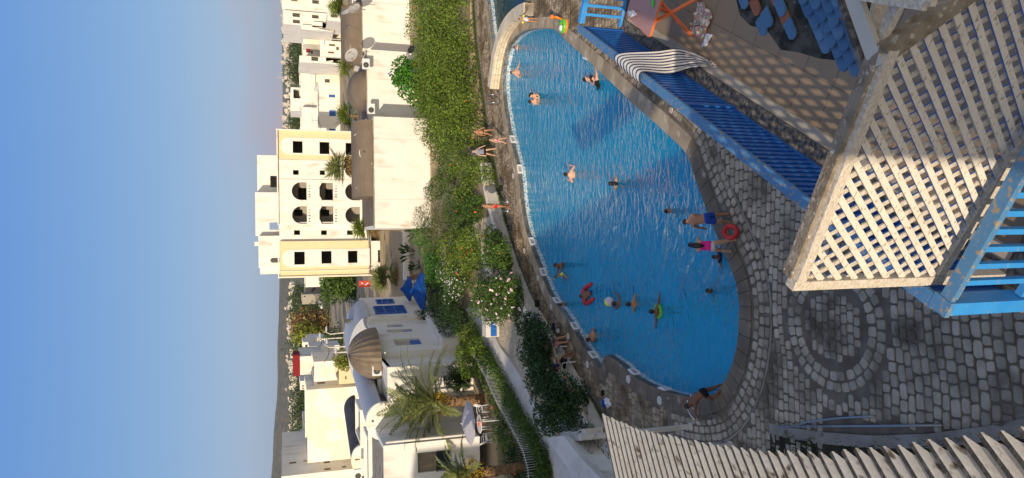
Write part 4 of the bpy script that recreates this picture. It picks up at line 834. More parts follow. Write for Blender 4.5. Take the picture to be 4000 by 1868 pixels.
t_, Fz, oz = house('tall shaded white building with dark windows and air conditioners at the left end', (1230, 1860), 92, 1100, 1360, 1848, 2100, 12, name='apartment_house')
Fside = Face((1230, 1848), 92, np.array([.33, .944, 0])); r = Fside.rect(1102, 1370, 1790, 1848)
m = MB(); holes = [Fside.rect(*w_) for w_ in [(1264, 1289, 1799, 1809), (1267, 1292, 1828, 1836), (1336, 1353, 1820, 1827), (1185, 1200, 1797, 1803), (1131, 1157, 1803, 1811)]]
facewall(Fside, m, rect(.0, r[0][1]-1, 9.5, r[2][1]), holes, .25); m.build('side_wall', 'white_plaster', t_)
for hl in holes: window(Fside, t_, hl)
house('low white parapet building on top of the cream gable', (1180, 1700), 100, 1176, 1205, 1716, 1800, 5)
house('white rooftop room with arches behind the cream gable', (1190, 1660), 102, 1184, 1205, 1640, 1716, 5, [(1188, 1200, 1645, 1652)])
house('small white arched rooftop house against the trees', (1190, 1510), 120, 1172, 1200, 1488, 1523, 6, [(1180, 1188, 1505, 1511), (1180, 1188, 1515, 1520)])
# ---- the near left houses
H0 = atZ(1477, 1378, 6.5); H1 = atZ(1403, 1165, 6.5); hd = (H1-H0); hd[2] = 0; hl_ = np.linalg.norm(hd); hd /= hl_
Fh = Face((1477, 1378), float(H0[1]), hd)
def frect(x0, x1, y0, y1): return Fh.rect(x0, x1, y0, y1)
th = thing('blue_window_house', 'white house in shade with blue shuttered windows, behind the blue umbrellas', 'house', tuple(H0-UP*6))
zt_ = 0.0; m = MB(); wins = [(1463, 1582, 1199, 1226, 'bl'), (1471, 1536, 1174, 1187, 'bl'), (1512, 1612, 1286, 1297, 'n'), (1540, 1645, 1323, 1348, 'n'), (1512, 1575, 1268, 1277, 'n')]
hs = [frect(*w_[:4]) for w_ in wins]; facewall(Fh, m, rect(0, -6.2, hl_, 0), hs, .3)
nL = -np.array([hd[1], -hd[0], 0])
W2 = 7.5
m.bar(Fh.w(0, -3.1, -.3)+hd*.15, Fh.w(0, -3.1, -W2)+hd*.15, .3, 6.2); m.bar(Fh.w(hl_, -3.1, -.3)-hd*.15, Fh.w(hl_, -3.1, -W2)-hd*.15, .3, 6.2); m.bar(Fh.w(0, -3.1, -W2), Fh.w(hl_, -3.1, -W2), .3, 6.2)
m.build('wall', 'white_plaster', th)
m = MB(); m.box(Fh.w(hl_/2, -.2, -W2/2), (hl_-.4, W2-.4, .2), hd); m.build('roof', 'white_concrete', th)
m = MB(); s_ = frect(1500, 1501, 1243, 1250); m.bar(Fh.w(s_[0][0]-.1, -6, .12), Fh.w(s_[0][0]-.1, 0, .12), .5, .24, hd); m.build('pilaster', 'white_plaster', th)
m = MB(); m.box(Fh.w(hl_*.3, -5.3, .4), (hl_*.62, .8, 1.8), hd); m.build('plinth', 'white_plaster', th)
for w_, h_ in zip(wins, hs):
    if w_[4] == 'bl':
        (x0, y0), (x1, _), (_, y1) = h_[0], h_[1], h_[2]; c = Fh.w((x0+x1)/2, (y0+y1)/2, .05); ww, hh = x1-x0, y1-y0; m = MB()
        for dx in (-1, 1): m.box(c+hd*dx*(ww/2), (.09, .12, hh+.1), hd)
        for dz in (-1, -.35, .35, 1): m.box(c+UP*dz*hh/2, (ww, .12, .09), hd)
        n_ = int(ww/.13)
        for i in range(n_): m.box(c+hd*(-ww/2+(i+.5)*ww/n_), (.03, .03, hh), hd)
        wf = m.build('window_frame', 'blue_wood', th); m = MB(); m.box(c-Fh.n*.12, (ww, .03, hh), hd); m.build('pane', 'deep_blue_paint', wf)
    else:
        (x0, y0), (x1, _), (_, y1) = h_[0], h_[1], h_[2]; m = MB(); m.box(Fh.w((x0+x1)/2, (y0+y1)/2, -.28), (x1-x0-.01, .03, y1-y0-.01), hd); m.build('recess', 'white_board', th)
        m = MB(); m.box(Fh.w((x0+x1)/2, y0+.35, -.16), (x1-x0-.06, .06, .7), hd); m.build('blue_shutter', 'blue_wood', th)
# corrugated vaults on this house's roof
def barrel(c0, d, L_, r_, h_, mat, name, parent, n=22, endmat='white_plaster', ribs=0):
    side = np.cross(UP, d); m = MB(); V = []; pr_ = [(math.cos(math.pi*i/n), math.sin(math.pi*i/n)) for i in range(n+1)]
    q_ = 2 if not ribs else ribs; dd = np.linspace(0, L_, q_)
    for i, l in enumerate(dd):
        k = 1+(.02 if ribs and i % 2 else 0)
        for a, b in pr_: V.append(c0+d*l+side*a*r_*k+UP*b*h_*k)
    N = n+1; m.add(V, [(i*N+j, i*N+j+1, (i+1)*N+j+1, (i+1)*N+j) for i in range(len(dd)-1) for j in range(n)]); b_ = m.build(name, mat, parent, smooth=not ribs)
    m = MB(); m.add([c0-d*.02+side*a*r_*1.03+UP*b*h_*1.03 for a, b in pr_], [tuple(range(N))]); m.build('vault_end', endmat, parent); m = MB(); m.add([c0+d*(L_+.02)+side*a*r_+UP*b*h_ for a, b in pr_], [tuple(range(N))]); m.build('vault_end', endmat, parent)
m = MB(); c = atZ(1487, 1420, 6.35)+hd*2.0; n_ = 26; V = []; Fs = []
for i in range(n_*2+1):
    a = math.pi*2*i/(n_*2); k = 1+(.022 if i % 2 else 0)
    for j in range(9): b = math.pi/2*j/8; V.append(c+hd*math.cos(a)*math.cos(b)*2.6*k+np.cross(UP, hd)*math.sin(a)*math.cos(b)*1.62*k+UP*math.sin(b)*1.95*k)
for i in range(n_*2):
    for j in range(8): Fs.append((i*9+j, (i+1)*9+j, (i+1)*9+j+1, i*9+j+1))
m.add(V, Fs); m.build('corrugated_dome', 'corrugated', th)
barrel(atZ(1455, 1418, 6.3)+hd*2.0, hd, 4.6, 2.95, 1.55, 'grey_roof', 'grey_vault', th, endmat='grey_roof')
dish((1414, 1350), 56, .95, 'dish_dark', 'large dark green satellite dish in front of the grey barrel roof', 60, 25)
dish((1386, 1252), 58, .85, 'dish_dark', 'dark satellite dish tipped towards the street on the blue-window house', -70, 15)
ac((1461, 1338), 50, 'air conditioner under the dark green satellite dish', hd); ac((1470, 1440), 48.5, 'air conditioner below the corrugated brown dome')
# front wing (faces the camera)
tw, Fw, ow = house('white front wing with its wall half in shadow, below the corrugated dome', (1500, 1440), float(H0[1])+.3, 1478, 1720, 1379, 1530, 6, name='white_house')
# vaulted house behind the big palm
Yv = 45.5; Fv = Face((1700, 1640), Yv); tv = thing('vaulted_house', 'white vaulted house behind the tall date palm', 'house', tuple(Fv.w(0, -3.5)))
cen = Fv.rect(1500, 1501, 1700, 1580); wA = Fv.rect(1430, 1500, 1575, 1722); a_, b_ = wA[0][0], wA[1][0]; zsp = Fv.rect(1508, 1900, 1600, 1700); r_ = (b_-a_)/2
m = MB(); ztop = wA[2][1]; zs = ztop-r_*.82; arc = [(b_-r_+r_*math.cos(math.pi*i/16), zs+r_*.82*math.sin(math.pi*i/16)) for i in range(17)]
b2 = b_+2.2
facewall(Fv, m, [(a_, zsp[0][1]), (b2, zsp[0][1]), (b2, zs-.4), (b_, zs-.4)]+arc, [Fv.rect(1452, 1461, 1640, 1650)], .3)
for q in (a_+.15, b2-.15): m.box(Fv.w(q, (zsp[0][1]+zs-.4)/2, -4.3), (.3, 8, zs-.4-zsp[0][1]), EX)
m.build('wall', 'white_plaster', tv); barrel(Fv.w((a_+b_)/2, zs, -.31), unit(80), 9, r_, r_*.80, 'grey_roof', 'vaulted_roof', tv)
m = MB(); m.box(Fv.w((b_+b2)/2, zs-.55, -4.2), (2.2, 7.5, .2), EX); m.build('flat_roof', 'white_concrete', tv)
# second small vault and link wall
Fq = Face((1420, 1800), 62); tq = thing('vaulted_house', 'small white vaulted gable with a slit window and black felt roof', 'house', tuple(Fq.w(0, -2)))
wq = Fq.rect(1372, 1420, 1735, 1862); a_, b_ = wq[0][0], wq[1][0]; r_ = (b_-a_)/2; zs = Fq.rect(1419, 1420, 1800, 1801)[0][1]; hq = wq[2][1]-zs; zb_ = Fq.rect(1470, 1471, 1800, 1801)[0][1]
m = MB(); facewall(Fq, m, [(a_, zb_-4), (b_, zb_-4)]+[(b_-r_+r_*math.cos(math.pi*i/16), zs+hq*math.sin(math.pi*i/16)) for i in range(17)], [Fq.rect(1387, 1406, 1792, 1799)], .3); m.build('wall', 'cream_plaster', tq)
barrel(Fq.w((a_+b_)/2, zs, -.31), unit(70), 8, r_, hq*.97, 'black_felt', 'vaulted_roof', tq)
house('low lit white parapet wall between the two vaults', (1430, 1665), 58, 1407, 1470, 1600, 1738, 4, name='garden_wall', cat_='wall', wall='cream_plaster')
house('white roof terrace wall at the far left edge, under the small vault', (1480, 1860), 50, 1452, 1530, 1735, 2050, 5, name='garden_wall', cat_='wall', wall='cream_plaster')
ac((1397, 1850), 60, 'air conditioner at the left edge beside the small vault')
tg, Fg, og = house('shaded white house with a barred window and half-lowered shutter, at the left edge', (1640, 1800), 41.5, 1500, 1800, 1727, 2050, 8, [(1632, 1756, 1764, 1842, 'open')], name='white_house')
r = Fg.rect(1632, 1756, 1764, 1842); (x0, y0), (x1, _), (_, y1) = r[0], r[1], r[2]; m = MB()
for i in range(14): m.box(Fg.w((x0+x1)/2, y1-(i+.5)*(y1-y0)*.62/14, -.15-.01*(i % 2)), (x1-x0-.02, .03, (y1-y0)*.62/14-.005), EX)
m.build('roller_shutter', 'curtain_brown', tg); m = MB()
for i in range(15): q = x0+(i+.5)/15*(x1-x0); m.bar(Fg.w(q, y0, .12), Fg.w(q, y0+(y1-y0)*.42, .12), .025, .025, EX)
for z in (0, .2, .42): m.bar(Fg.w(x0, y0+(y1-y0)*z, .12), Fg.w(x1, y0+(y1-y0)*z, .12), .03, .05)
m.build('window_grille', 'grille_dark', tg); m = MB(); m.box(Fg.w((x0+x1)/2, y0+(y1-y0)*.19, -.2), (x1-x0, .03, (y1-y0)*.38), EX); m.build('pane', 'glass_dark', tg)
m = MB(); m.tube([Fg.w(Fg.rect(1540, 1541, 1722, 1723)[0][0], -9+6, .15)+UP*0, Fg.w(Fg.rect(1540, 1541, 1722, 1723)[0][0], 2, .15)], .07, 8); m.build('drainpipe', 'white_plaster', tg)
# low garden walls near the umbrellas, sign, lamps
house('low white garden wall behind the blue umbrellas', (1600, 1000), 66, 1578, 1660, 875, 1092, .5, name='garden_wall', cat_='wall')
m = MB(); a = atY(1400, 1103, 84); Fk = Face((1420, 1108), 84); r = Fk.rect(1402, 1445, 1097, 1121); m.box(Fk.w((r[0][0]+r[1][0])/2, (r[0][1]+r[2][1])/2, 0), (r[1][0]-r[0][0], .8, r[2][1]-r[0][1]), EX)
kt = thing('sign_board', 'red and white painted board box at the foot of the apartment block', 'sign', tuple(Fk.w(0, r[0][1]))); m.build('board', 'sign_red', kt)
m = MB(); m.box(Fk.w((r[0][0]+r[1][0])/2+.1, (r[0][1]+r[2][1])/2+.3, .42), (.16, .02, .2), EX); m.box(Fk.w((r[0][0]+r[1][0])/2-.1, (r[0][1]+r[2][1])/2-.1, .42), (.12, .02, .16), EX); m.lathe(Fk.w((r[0][0]+r[1][0])/2+.05, (r[0][1]+r[2][1])/2-.3, .41), [(.01, .01), (.09, .01), (.09, 0)], 12, axis=Fk.n); m.build('marking', 'plastic_white', kt)
def lamp(base, top, Y, head, label):
    b, t_, h_ = atY(*base, Y), atY(*top, Y), atY(*head, Y); o = thing('lamp_post', label, 'lamp post', tuple(b), None)
    m = MB(); m.tube([b, t_], [.09, .06], 8); m.tube([t_-UP*.1, (t_+h_)/2+UP*.35, h_], [.05, .04, .03], 6); m.build('pole', 'white_concrete', o)
    m = MB(); m.ell(h_, (.32, .16, .10), 12, 6); m.build('lamp_head', 'lamp_glass', o)
lamp((1400, 1293), (1288, 1306), 75, (1275, 1285), 'pale lamp post with arm, first of the leaning posts above the grey roof')
lamp((1400, 1316), (1252, 1325), 75, (1250, 1309), 'thin second post right above the grey barrel roof')
lamp((1400, 1350), (1285, 1358), 70, (1277, 1332), 'third lamp post with a bright curved lamp head')
lamp((1400, 1372), (1310, 1378), 66, (1312, 1372), 'short thick stub post nearest the corrugated dome')
lamp((1360, 158), (1288, 152), 100, (1267, 167), 'curved street lamp in front of the shopfront on the right')
for i, (x, y) in enumerate([(1215, 290), (1222, 412), (1219, 470), (1240, 385)]):
    m = MB(); b = atY(x+22, y, 149); tp = atY(x, y, 149); m.tube([b-UP*.3, tp], .04, 5); m.tube([tp-EX*.9, tp+EX*.9], .03, 5)
    for k in (-.6, 0, .6): m.tube([tp+EX*k-EY*.4, tp+EX*k+EY*.4], .02, 4)
    tag(m.build('tv_antenna', 'galvanised'), ['thin aerial above the cream house', 'thin aerial over the middle blue window', 'thin aerial nearest the apartment block', 'low aerial between the other roof aerials'][i], 'antenna')
# umbrellas
def umbrella(apex, Y, r_, h_, pole_to, mat, label, tilt=(0, 0), vent=True, n=8):
    a = atY(*apex, Y); t = thing('umbrella', label, 'umbrella', (a[0], a[1], pole_to))
    rows = []; m = MB(); V = [a]; Fs = []
    for j, (q, dz) in enumerate(((.35, .30), (.7, .66), (1, 1), (1.0, 1.12))):
        for i in range(n): an = 2*math.pi*(i+.5)/n; V.append(a+np.array([math.cos(an)*r_*q+tilt[0]*q, math.sin(an)*r_*q+tilt[1]*q, -h_*dz]))
    for i in range(n): Fs.append((0, 1+i, 1+(i+1) % n))
    for j in range(3):
        for i in range(n): Fs.append((1+j*n+i, 1+(j+1)*n+i, 1+(j+1)*n+(i+1) % n, 1+j*n+(i+1) % n))
    m.add(V, Fs); m.build('canopy', mat, t)
    if vent:
        m = MB(); m.add([a+UP*.12]+[a+np.array([math.cos(2*math.pi*(i+.5)/n)*r_*.22, math.sin(2*math.pi*(i+.5)/n)*r_*.22, -h_*.10]) for i in range(n)], [(0, 1+i, 1+(i+1) % n) for i in range(n)]); m.build('vent', mat, t)
    m = MB(); m.tube([np.array([a[0], a[1], pole_to]), a+UP*.05], .03, 8)
    for i in range(n): an = 2*math.pi*(i+.5)/n; m.tube([a-UP*h_*.9, a+np.array([math.cos(an)*r_*.98, math.sin(an)*r_*.98, -h_*1.02])], .012, 4)
    m.build('pole', 'plastic_white', t)
umbrella((1607, 1140), 55, 1.55, .8, .9, 'umbrella_blue', 'larger blue parasol with a white rim, nearer the camera'); umbrella((1568, 1130), 59, 1.1, .65, .9, 'umbrella_blue', 'smaller blue parasol behind the larger one')
umbrella((1803, 1655), 38.5, 1.25, .42, .25, 'umbrella_white', 'pale white parasol open over the garden table', vent=False)
# cars
def car(p, Y, rz, mat, label, s=1.0):
    b = atY(*p, Y); o = thing('parked_car', label, 'car', tuple(b)); c_, s_ = math.cos(rz), math.sin(rz); d = np.array([c_, s_, 0]); sd_ = np.array([-s_, c_, 0])
    def P(x, y, z): return b+(d*x+sd_*y+UP*z)*s
    prof_ = [(-2.1, .35), (-2.15, .8), (-1.9, 1.0), (-1.5, 1.05), (-1.15, 1.62), (.55, 1.66), (1.1, 1.1), (1.95, .95), (2.15, .75), (2.1, .35)]
    m = MB(); V = []
    for y, k in ((-.85, 1), (-.6, 1.0), (.6, 1), (.85, 1)):
        for x, z in prof_: V.append(P(x, y*(.82 if z > 1.2 else 1), z-(.05 if abs(y) > .8 and z > 1.2 else 0)))
    n_ = len(prof_); Fs = [(i+k*n_, (i+1) % n_+k*n_, (i+1) % n_+(k+1)*n_, i+(k+1)*n_) for k in range(3) for i in range(n_)]+[tuple(range(n_)), tuple(range(4*n_-1, 3*n_-1, -1))]; m.add(V, Fs); m.build('body', mat, o)
    m = MB()
    for y in (-.74, .74): m.add([P(-1.1, y, 1.08), P(.95, y, 1.1), P(.5, y*.93, 1.56), P(-1.0, y*.93, 1.54)], [(0, 1, 2, 3)])
    m.add([P(1.08, -.65, 1.13), P(1.08, .65, 1.13), P(.60, .58, 1.61), P(.60, -.58, 1.61)], [(0, 1, 2, 3)]); m.add([P(-1.46, -.65, 1.13), P(-1.46, .65, 1.13), P(-1.19, .58, 1.59), P(-1.19, -.58, 1.59)], [(0, 1, 2, 3)]); m.build('window', 'glass_dark', o)
    for x in (-1.3, 1.3):
        for y in (-.86, .86): m = MB(); m.tube([P(x, y-.1*np.sign(y), .34), P(x, y, .34)], .34*s, 14); m.build('wheel', 'tyre', o)
    for y in (-.6, .6): m = MB(); m.box(P(2.13, y, .78), (.06*s, .3*s, .14*s), d); m.build('headlight', 'lamp_glass', o)
car((1360, 1180), 196, -1.5, 'car_white', 'white off-road car facing the camera in the street'); car((1342, 1265), 212, -1.7, 'car_white', 'white hatchback beside the street wall'); car((1368, 1270), 175, -1.6, 'car_dark', 'dark car behind the dishes of the blue-window house'); car((1380, 1288), 160, -1.6, 'car_dark', 'second dark car, closest to the roof dishes')
for i, y in enumerate((1185, 1200, 1212, 1222, 1236)):
    car((1262, y), 300, -1.7, ['car_white', 'car_white', 'car_dark', 'car_white', 'car_dark'][i], ['white car at the right end of the far parked row', 'white car second in the far parked row', 'dark car in the middle of the far parked row', 'white car fourth in the far parked row', 'dark car at the left end of the far parked row'][i])
# ---- far town: small houses scattered over the slope
def farhouse(x, y, w_, d_, h_, mat='far_wall'):
    t = MB(); t.box((0, 0, h_/2), (w_, d_, h_)); t.box((w_*.2, 0, h_+.6), (w_*.5, d_*.6, 1.2)); k = int(w_/3)
    return t
protos = []
for w_, d_, h_ in ((10, 9, 7), (14, 10, 6), (8, 9, 9.5), (18, 10, 8)):
    m = MB(); m.box((0, 0, h_/2-2), (w_, d_, h_+4)); m.box((w_*.18, 0, h_+.9), (w_*.5, d_*.6, 1.8)); protos.append((m, h_, w_))
cnt = 0; meshes = []
for m, h_, w_ in protos:
    o = m.build('far_house', 'far_wall', origin=(0, 0, 0)); meshes.append(o)
lab = 'small white far-off house of the town below the hill'
def put(o, x, y, rz, s):
    o.location = (x, y, float(gz(np.array([x]), np.array([y]))[0])); o.rotation_euler = (0, 0, rz); o.scale = (s, s, s); tag(o, lab, 'house', 'far houses of the town')
used = [False]*4
for k in range(292):
    Yv_ = random.uniform(1150, 3000); band = random.random()
    ypx = random.uniform(-20, 530) if band < .42 else random.uniform(1085, 1880)
    X_ = (934-ypx)/CF*Yv_*1.02; i = random.randrange(4); 
    if used[i]: o = meshes[i].copy(); C.objects.link(o)
    else: o = meshes[i]; used[i] = True
    put(o, X_, Yv_, random.uniform(-.5, .5), random.uniform(.8, 1.5))
# far radio masts on the horizon
for i, (x0, x1, y) in enumerate(((1094, 1122, 285), (1083, 1116, 303))):
    a, b = atY(x1, y, 2900), atY(x0, y, 2900); m = MB(); m.tube([a-UP*12, b], [2.2, .8], 4)
    for z in np.linspace(0, 1, 9): m.box(a+(b-a)*z, (4.5-2*z, 4.5-2*z, .9))
    tag(m.build('radio_mast', 'far_wall'), ['shorter thin mast on the right-hand skyline', 'taller thin mast on the right-hand skyline'][i], 'mast')
# ================= GARDEN GROUND, WALLS, PATHS
WLN = [(1905, 480), (1922, 640), (1930, 700), (1950, 790), (1977, 880), (2008, 975), (2038, 1060), (2066, 1130), (2100, 1205), (2152, 1290), (2200, 1375), (2245, 1450), (2290, 1530), (2330, 1600), (2370, 1680)]
GW = [atZ(*p) for p in WLN]; GH = .72
gw = thing('garden_wall', 'low white retaining wall between the pool deck grass and the upper garden path', 'wall', tuple(GW[7])); m = MB()
for a, b in zip(GW[1:], GW[2:]): m.bar(a+UP*GH/2-UP*.1, b+UP*GH/2-UP*.1, .22, GH+.2)
m.build('wall_face', 'white_concrete', gw); m = MB()
for a, b in zip(GW[1:], GW[2:]): m.bar(a+UP*(GH+.03), b+UP*(GH+.03), .30, .06)
m.build('coping', 'cream_plaster', gw)
m = MB()
for px in ((1993, 890), (1957, 735), (2098, 1185)): c = atZ(*px, .38); m.box(c, (.34, .26, .17), EX)
m.build('vent_opening', 'dark_void', gw)
back = [(-19, 22), (-19, 54), (8, 54), (8, 47.2)]
front = [tuple(p[:2]) for p in GW[1:]]
m = MB(); poly_ = front+[(-8.6, 24.6), (-19, 24.6)]+[(-19, 54), (6.5, 54), (6.5, 46.6)]; m.plate([poly_[::-1]], (0, 0, GH-.02), (1, 0, 0), (0, 1, 0), .7)
tag(m.build('garden_terrace', 'earth', origin=(0, 0, 0)), kind='structure')
# cobbled path on the terrace
pth = [(1925, 840), (1965, 940), (2000, 1040), (2035, 1130), (2080, 1210), (2125, 1290), (2165, 1370), (2210, 1460), (2260, 1560), (2300, 1640)]
ptb = [(1850, 870), (1868, 960), (1890, 1050), (1880, 1140), (1884, 1222), (1956, 1361), (2011, 1453), (2042, 1486), (2105, 1610), (2160, 1700)]
pA = [atZ(*p, GH) for p in pth]; pB = [atZ(*p, GH) for p in ptb]
m = MB(); m.plate([[tuple(p[:2]) for p in pA+pB[::-1]][::-1]], (0, 0, GH-.002), (1, 0, 0), (0, 1, 0), .01); tag(m.build('garden_path', 'tan_path_stone', origin=(0, 0, 0)), kind='structure')
PP = np.array([p[:2] for p in pA+pB[::-1]]); ps = courses(-12, 4, 26, 46, .25, .32, lambda p: inside(p, PP)); stones_mesh([(a, b, c_+.5, l, w_) for a, b, c_, l, w_ in ps], 'garden_path_stones', 'tan_path_stone'); bpy.data.objects['garden_path_stones'].location.z = GH
wl_ = [(1814, 1206), (1837, 1233), (1870, 1295), (1901, 1361), (1930, 1400), (1972, 1478), (2011, 1556), (2050, 1626), (2089, 1692), (2120, 1750), (2140, 1820), (2143, 1868), (2140, 2000)]
wr_ = [(1870, 1200), (1883, 1224), (1920, 1290), (1956, 1361), (1986, 1400), (2042, 1486), (2075, 1550), (2105, 1610), (2140, 1670), (2190, 1740), (2230, 1800), (2260, 1868), (2300, 2000)]
m = MB(); m.plate([[tuple(atZ(*p, GH+.12)[:2]) for p in wl_+wr_[::-1]][::-1]], (0, 0, GH+.12), (1, 0, 0), (0, 1, 0), .3); tag(m.build('white_walkway', 'white_concrete', origin=(0, 0, 0)), kind='structure')
# pale kerb wall along the upper side of the cobbled path
m = MB(); k_ = [atZ(*p, GH+.3) for p in [(1850, 870), (1866, 950), (1885, 1010), (1905, 1085)]]
for a, b in zip(k_, k_[1:]): m.bar(a-UP*.16, b-UP*.16, .24, .34)
tag(m.build('kerb_wall', 'cream_plaster'), 'sunlit cream kerb wall along the upper edge of the cobbled garden path', 'wall')
m = MB(); c = atZ(1917, 1283, GH+.5); m.box(c, (.9, .8, .8), EX); mb_ = thing('service_box', 'low white masonry box beside the oleander bush', 'box', tuple(c-UP*.4)); m.build('body', 'white_concrete', mb_); m = MB(); m.box(c-EY*.42-UP*.05, (.8, .04, .35), EX); m.build('blue_front', 'deep_blue_paint', mb_)
# stained slab roof, tiled ground and cross wall at lower left
m = MB(); sl = [(2134, 1712), (2160, 1707), (2200, 1702), (2270, 1790), (2345, 1868), (2420, 1960), (2330, 1990), (2245, 1868), (2190, 1790)]
m.plate([[tuple(atZ(*p, 1.9)[:2]) for p in sl][::-1]], (0, 0, 1.9), (1, 0, 0), (0, 1, 0), .22)
ss = thing('slab_shelter', 'long stained pale concrete slab roof beside the walkway', 'slab roof', tuple(atZ(2200, 1800, 1.9)-UP*1.2)); m.build('slab', 'white_concrete', ss)
m = MB(); a, b = atZ(2190, 1730, 1.9), atZ(2330, 1900, 1.9); m.bar(a-UP*.75, b-UP*.75, .35, 1.05); m.build('wall', 'white_plaster', ss)
m = MB(); m.bar(atZ(2222, 1708, 1.05), atZ(2322, 1693, 1.05), .42, .75); tag(m.build('cross_wall', 'white_concrete'), 'short thick white wall between two patches of mosaic ground', 'wall')
def mesh_ground():
    mt = pm('pebble_mosaic', (.42, .38, .32), rough=.8); n = mt.node_tree; b = n.nodes['Principled BSDF']; g = n.nodes.new('ShaderNodeNewGeometry'); v = n.nodes.new('ShaderNodeTexVoronoi'); v.feature = 'DISTANCE_TO_EDGE'; v.inputs['Scale'].default_value = 6.5
    r = n.nodes.new('ShaderNodeValToRGB'); e = r.color_ramp.elements; e[0].position = .05; e[0].color = (.62, .62, .62, 1); e[1].position = .12; e[1].color = (.20, .17, .13, 1); n.links.new(g.outputs['Position'], v.inputs[0]); n.links.new(v.outputs['Distance'], r.inputs[0]); n.links.new(r.outputs[0], b.inputs['Base Color'])
mesh_ground()
m = MB(); m.plate([[tuple(atZ(*p, GH+.02)[:2]) for p in [(2165, 1625), (2215, 1610), (2262, 1600), (2330, 1690), (2400, 1760), (2500, 1990), (2290, 1990), (2230, 1800)]][::-1]], (0, 0, GH+.02), (1, 0, 0), (0, 1, 0), .06); tag(m.build('mosaic_ground', 'pebble_mosaic', origin=(0, 0, 0)), kind='structure')
# ---- curved cream stone seat wall between the two pools
inn = [(1949, 349), (1956, 295), (1964, 239), (1973, 200), (1984, 165), (1996, 136), (2009, 115), (2024, 97), (2041, 83), (2062, 70), (2084, 62)]
ip = [atZ(*p) for p in inn]; op_ = []
for i, p in enumerate(ip):
    d = ip[min(i+1, len(ip)-1)]-ip[max(i-1, 0)]; d /= np.linalg.norm(d); op_.append(p+np.array([-d[1], d[0], 0])*-.62 if np.dot(np.array([-d[1], d[0], 0]), p-np.array([7, 34, 0])) < 0 else p+np.array([-d[1], d[0], 0])*.62)
sw = thing('seat_wall', 'curved cream stone seat wall standing between the large pool and the small green pool', 'stone wall', tuple(ip[4]))
cl = [0]
for a, b in zip(ip, ip[1:]): cl.append(cl[-1]+np.linalg.norm(b-a))
def at_(L_, s): return np.array([np.interp(s, cl, [q[i] for q in L_]) for i in range(3)])
V = []; Fs = []; k = 0; s = 0
for row in range(3):
    s = 0 if row != 1 else .0; j = 0
    while s < cl[-1]-.02:
        l = min(random.uniform(.30, .5) if not (row == 1 and s == 0) else .2, cl[-1]-s); s1 = s+l-.028
        h0 = row*.17; h1 = h0+.145; ins = random.uniform(-.012, .012)
        A0, A1, B0, B1 = at_(ip, s), at_(ip, s1), at_(op_, s), at_(op_, s1); u = (A0-B0)/np.linalg.norm(A0-B0); u1 = (A1-B1)/np.linalg.norm(A1-B1)
        q = [B0+UP*h0, B1+UP*h0, A1+u1*ins+UP*h0, A0+u*ins+UP*h0]; q += [p+UP*(h1-h0) for p in q]; V += q
        Fs += [(k, k+1, k+5, k+4), (k+1, k+2, k+6, k+5), (k+2, k+3, k+7, k+6), (k+3, k, k+4, k+7), (k+4, k+5, k+6, k+7)]; k += 8; s += l
m = MB(); m.add(V, Fs); m.build('stone_courses', 'cream_stone', sw); m = MB()
for a, b, c, d in zip(ip, ip[1:], op_, op_[1:]):
    q = [a*.96+c*.04, b*.96+d*.04, d*.96+b*.04, c*.96+a*.04]; m.add(q+[p+UP*.5 for p in q], [(0, 1, 5, 4), (1, 2, 6, 5), (2, 3, 7, 6), (3, 0, 4, 7)])
m.build('mortar_core', 'concrete', sw)
m = MB(); n_ = len(ip); 
for a, b, c, d in zip(ip, ip[1:], op_, op_[1:]):
    q = [a, b, d, c]; m.add([p+UP*.505 for p in q]+[p+UP*.56 for p in q], [(0, 1, 5, 4), (1, 2, 6, 5), (2, 3, 7, 6), (3, 0, 4, 7), (4, 5, 6, 7), (0, 3, 2, 1)])
m.build('cap', 'cream_stone', sw)
# skimmer boxes in the pool wall, drain lids
for i, px in enumerate([(1996, 545), (2021, 665), (2069, 951), (2116, 1061), (2168, 1173), (2235, 1286), (2309, 1391), (2471, 1439), (2590, 1516)]):
    c = atZ(px[0]+4, px[1], -.12); p2 = np.array([c[:2]]); A = PA; B = np.roll(PA, -1, 0); best = None
    for a, b in zip(A, B):
        ab = b-a; t = np.clip((c[:2]-a)@ab/(ab@ab+1e-9), 0, 1); q = a+t*ab; dd = np.hypot(*(c[:2]-q))
        if best is None or dd < best[0]: best = (dd, q, ab/np.linalg.norm(ab))
    tdir = np.array([*best[2], 0]); nin = np.array([-tdir[1], tdir[0], 0]); 
    if inside(np.array([best[1]+nin[:2]*.3]), POOL)[0] == False: nin = -nin
    c = np.array([*best[1], -.16])+nin*.03; t = thing('skimmer_box', ['white skimmer opening in the far pool wall, %s' % q for q in ('closest to the three walking people', 'second from the walking people', 'just left of the far red-shorts bather', 'beside the man lifting a child', 'right of the three children at the edge', 'below the seated woman in mauve', 'beside the notch in the pool wall', 'just past the notch towards the ladder', 'nearest to the boy climbing out')][i], 'skimmer box', tuple(c-UP*.15), 'skimmer openings in the pool wall')
    m = MB()
    for s_ in (-1, 1): m.bar(c+tdir*s_*.22-UP*.15, c+tdir*s_*.22+UP*.15, .05, .09, tdir)
    for s_ in (-1, 1): m.bar(c-tdir*.195+UP*s_*.125, c+tdir*.195+UP*s_*.125, .09, .05)
    m.build('frame', 'plastic_white', t); m = MB(); m.box(c-nin*.02, (.38, .02, .2), tdir); m.build('opening', 'soffit_grey', t)
for i, px in enumerate([(2004, 687), (2048, 980), (2101, 1086), (2153, 1200), (2219, 1314), (2294, 1424), (2454, 1482), (2576, 1565)]):
    c = atZ(*px, .02); m = MB(); m.lathe(c, [(.001, .012), (.15, .012), (.16, 0)], 18); tag(m.build('drain_lid', 'white_concrete'), 'round pale drain lid set in the paving along the pool edge', 'drain lid', 'round lids along the pool edge')
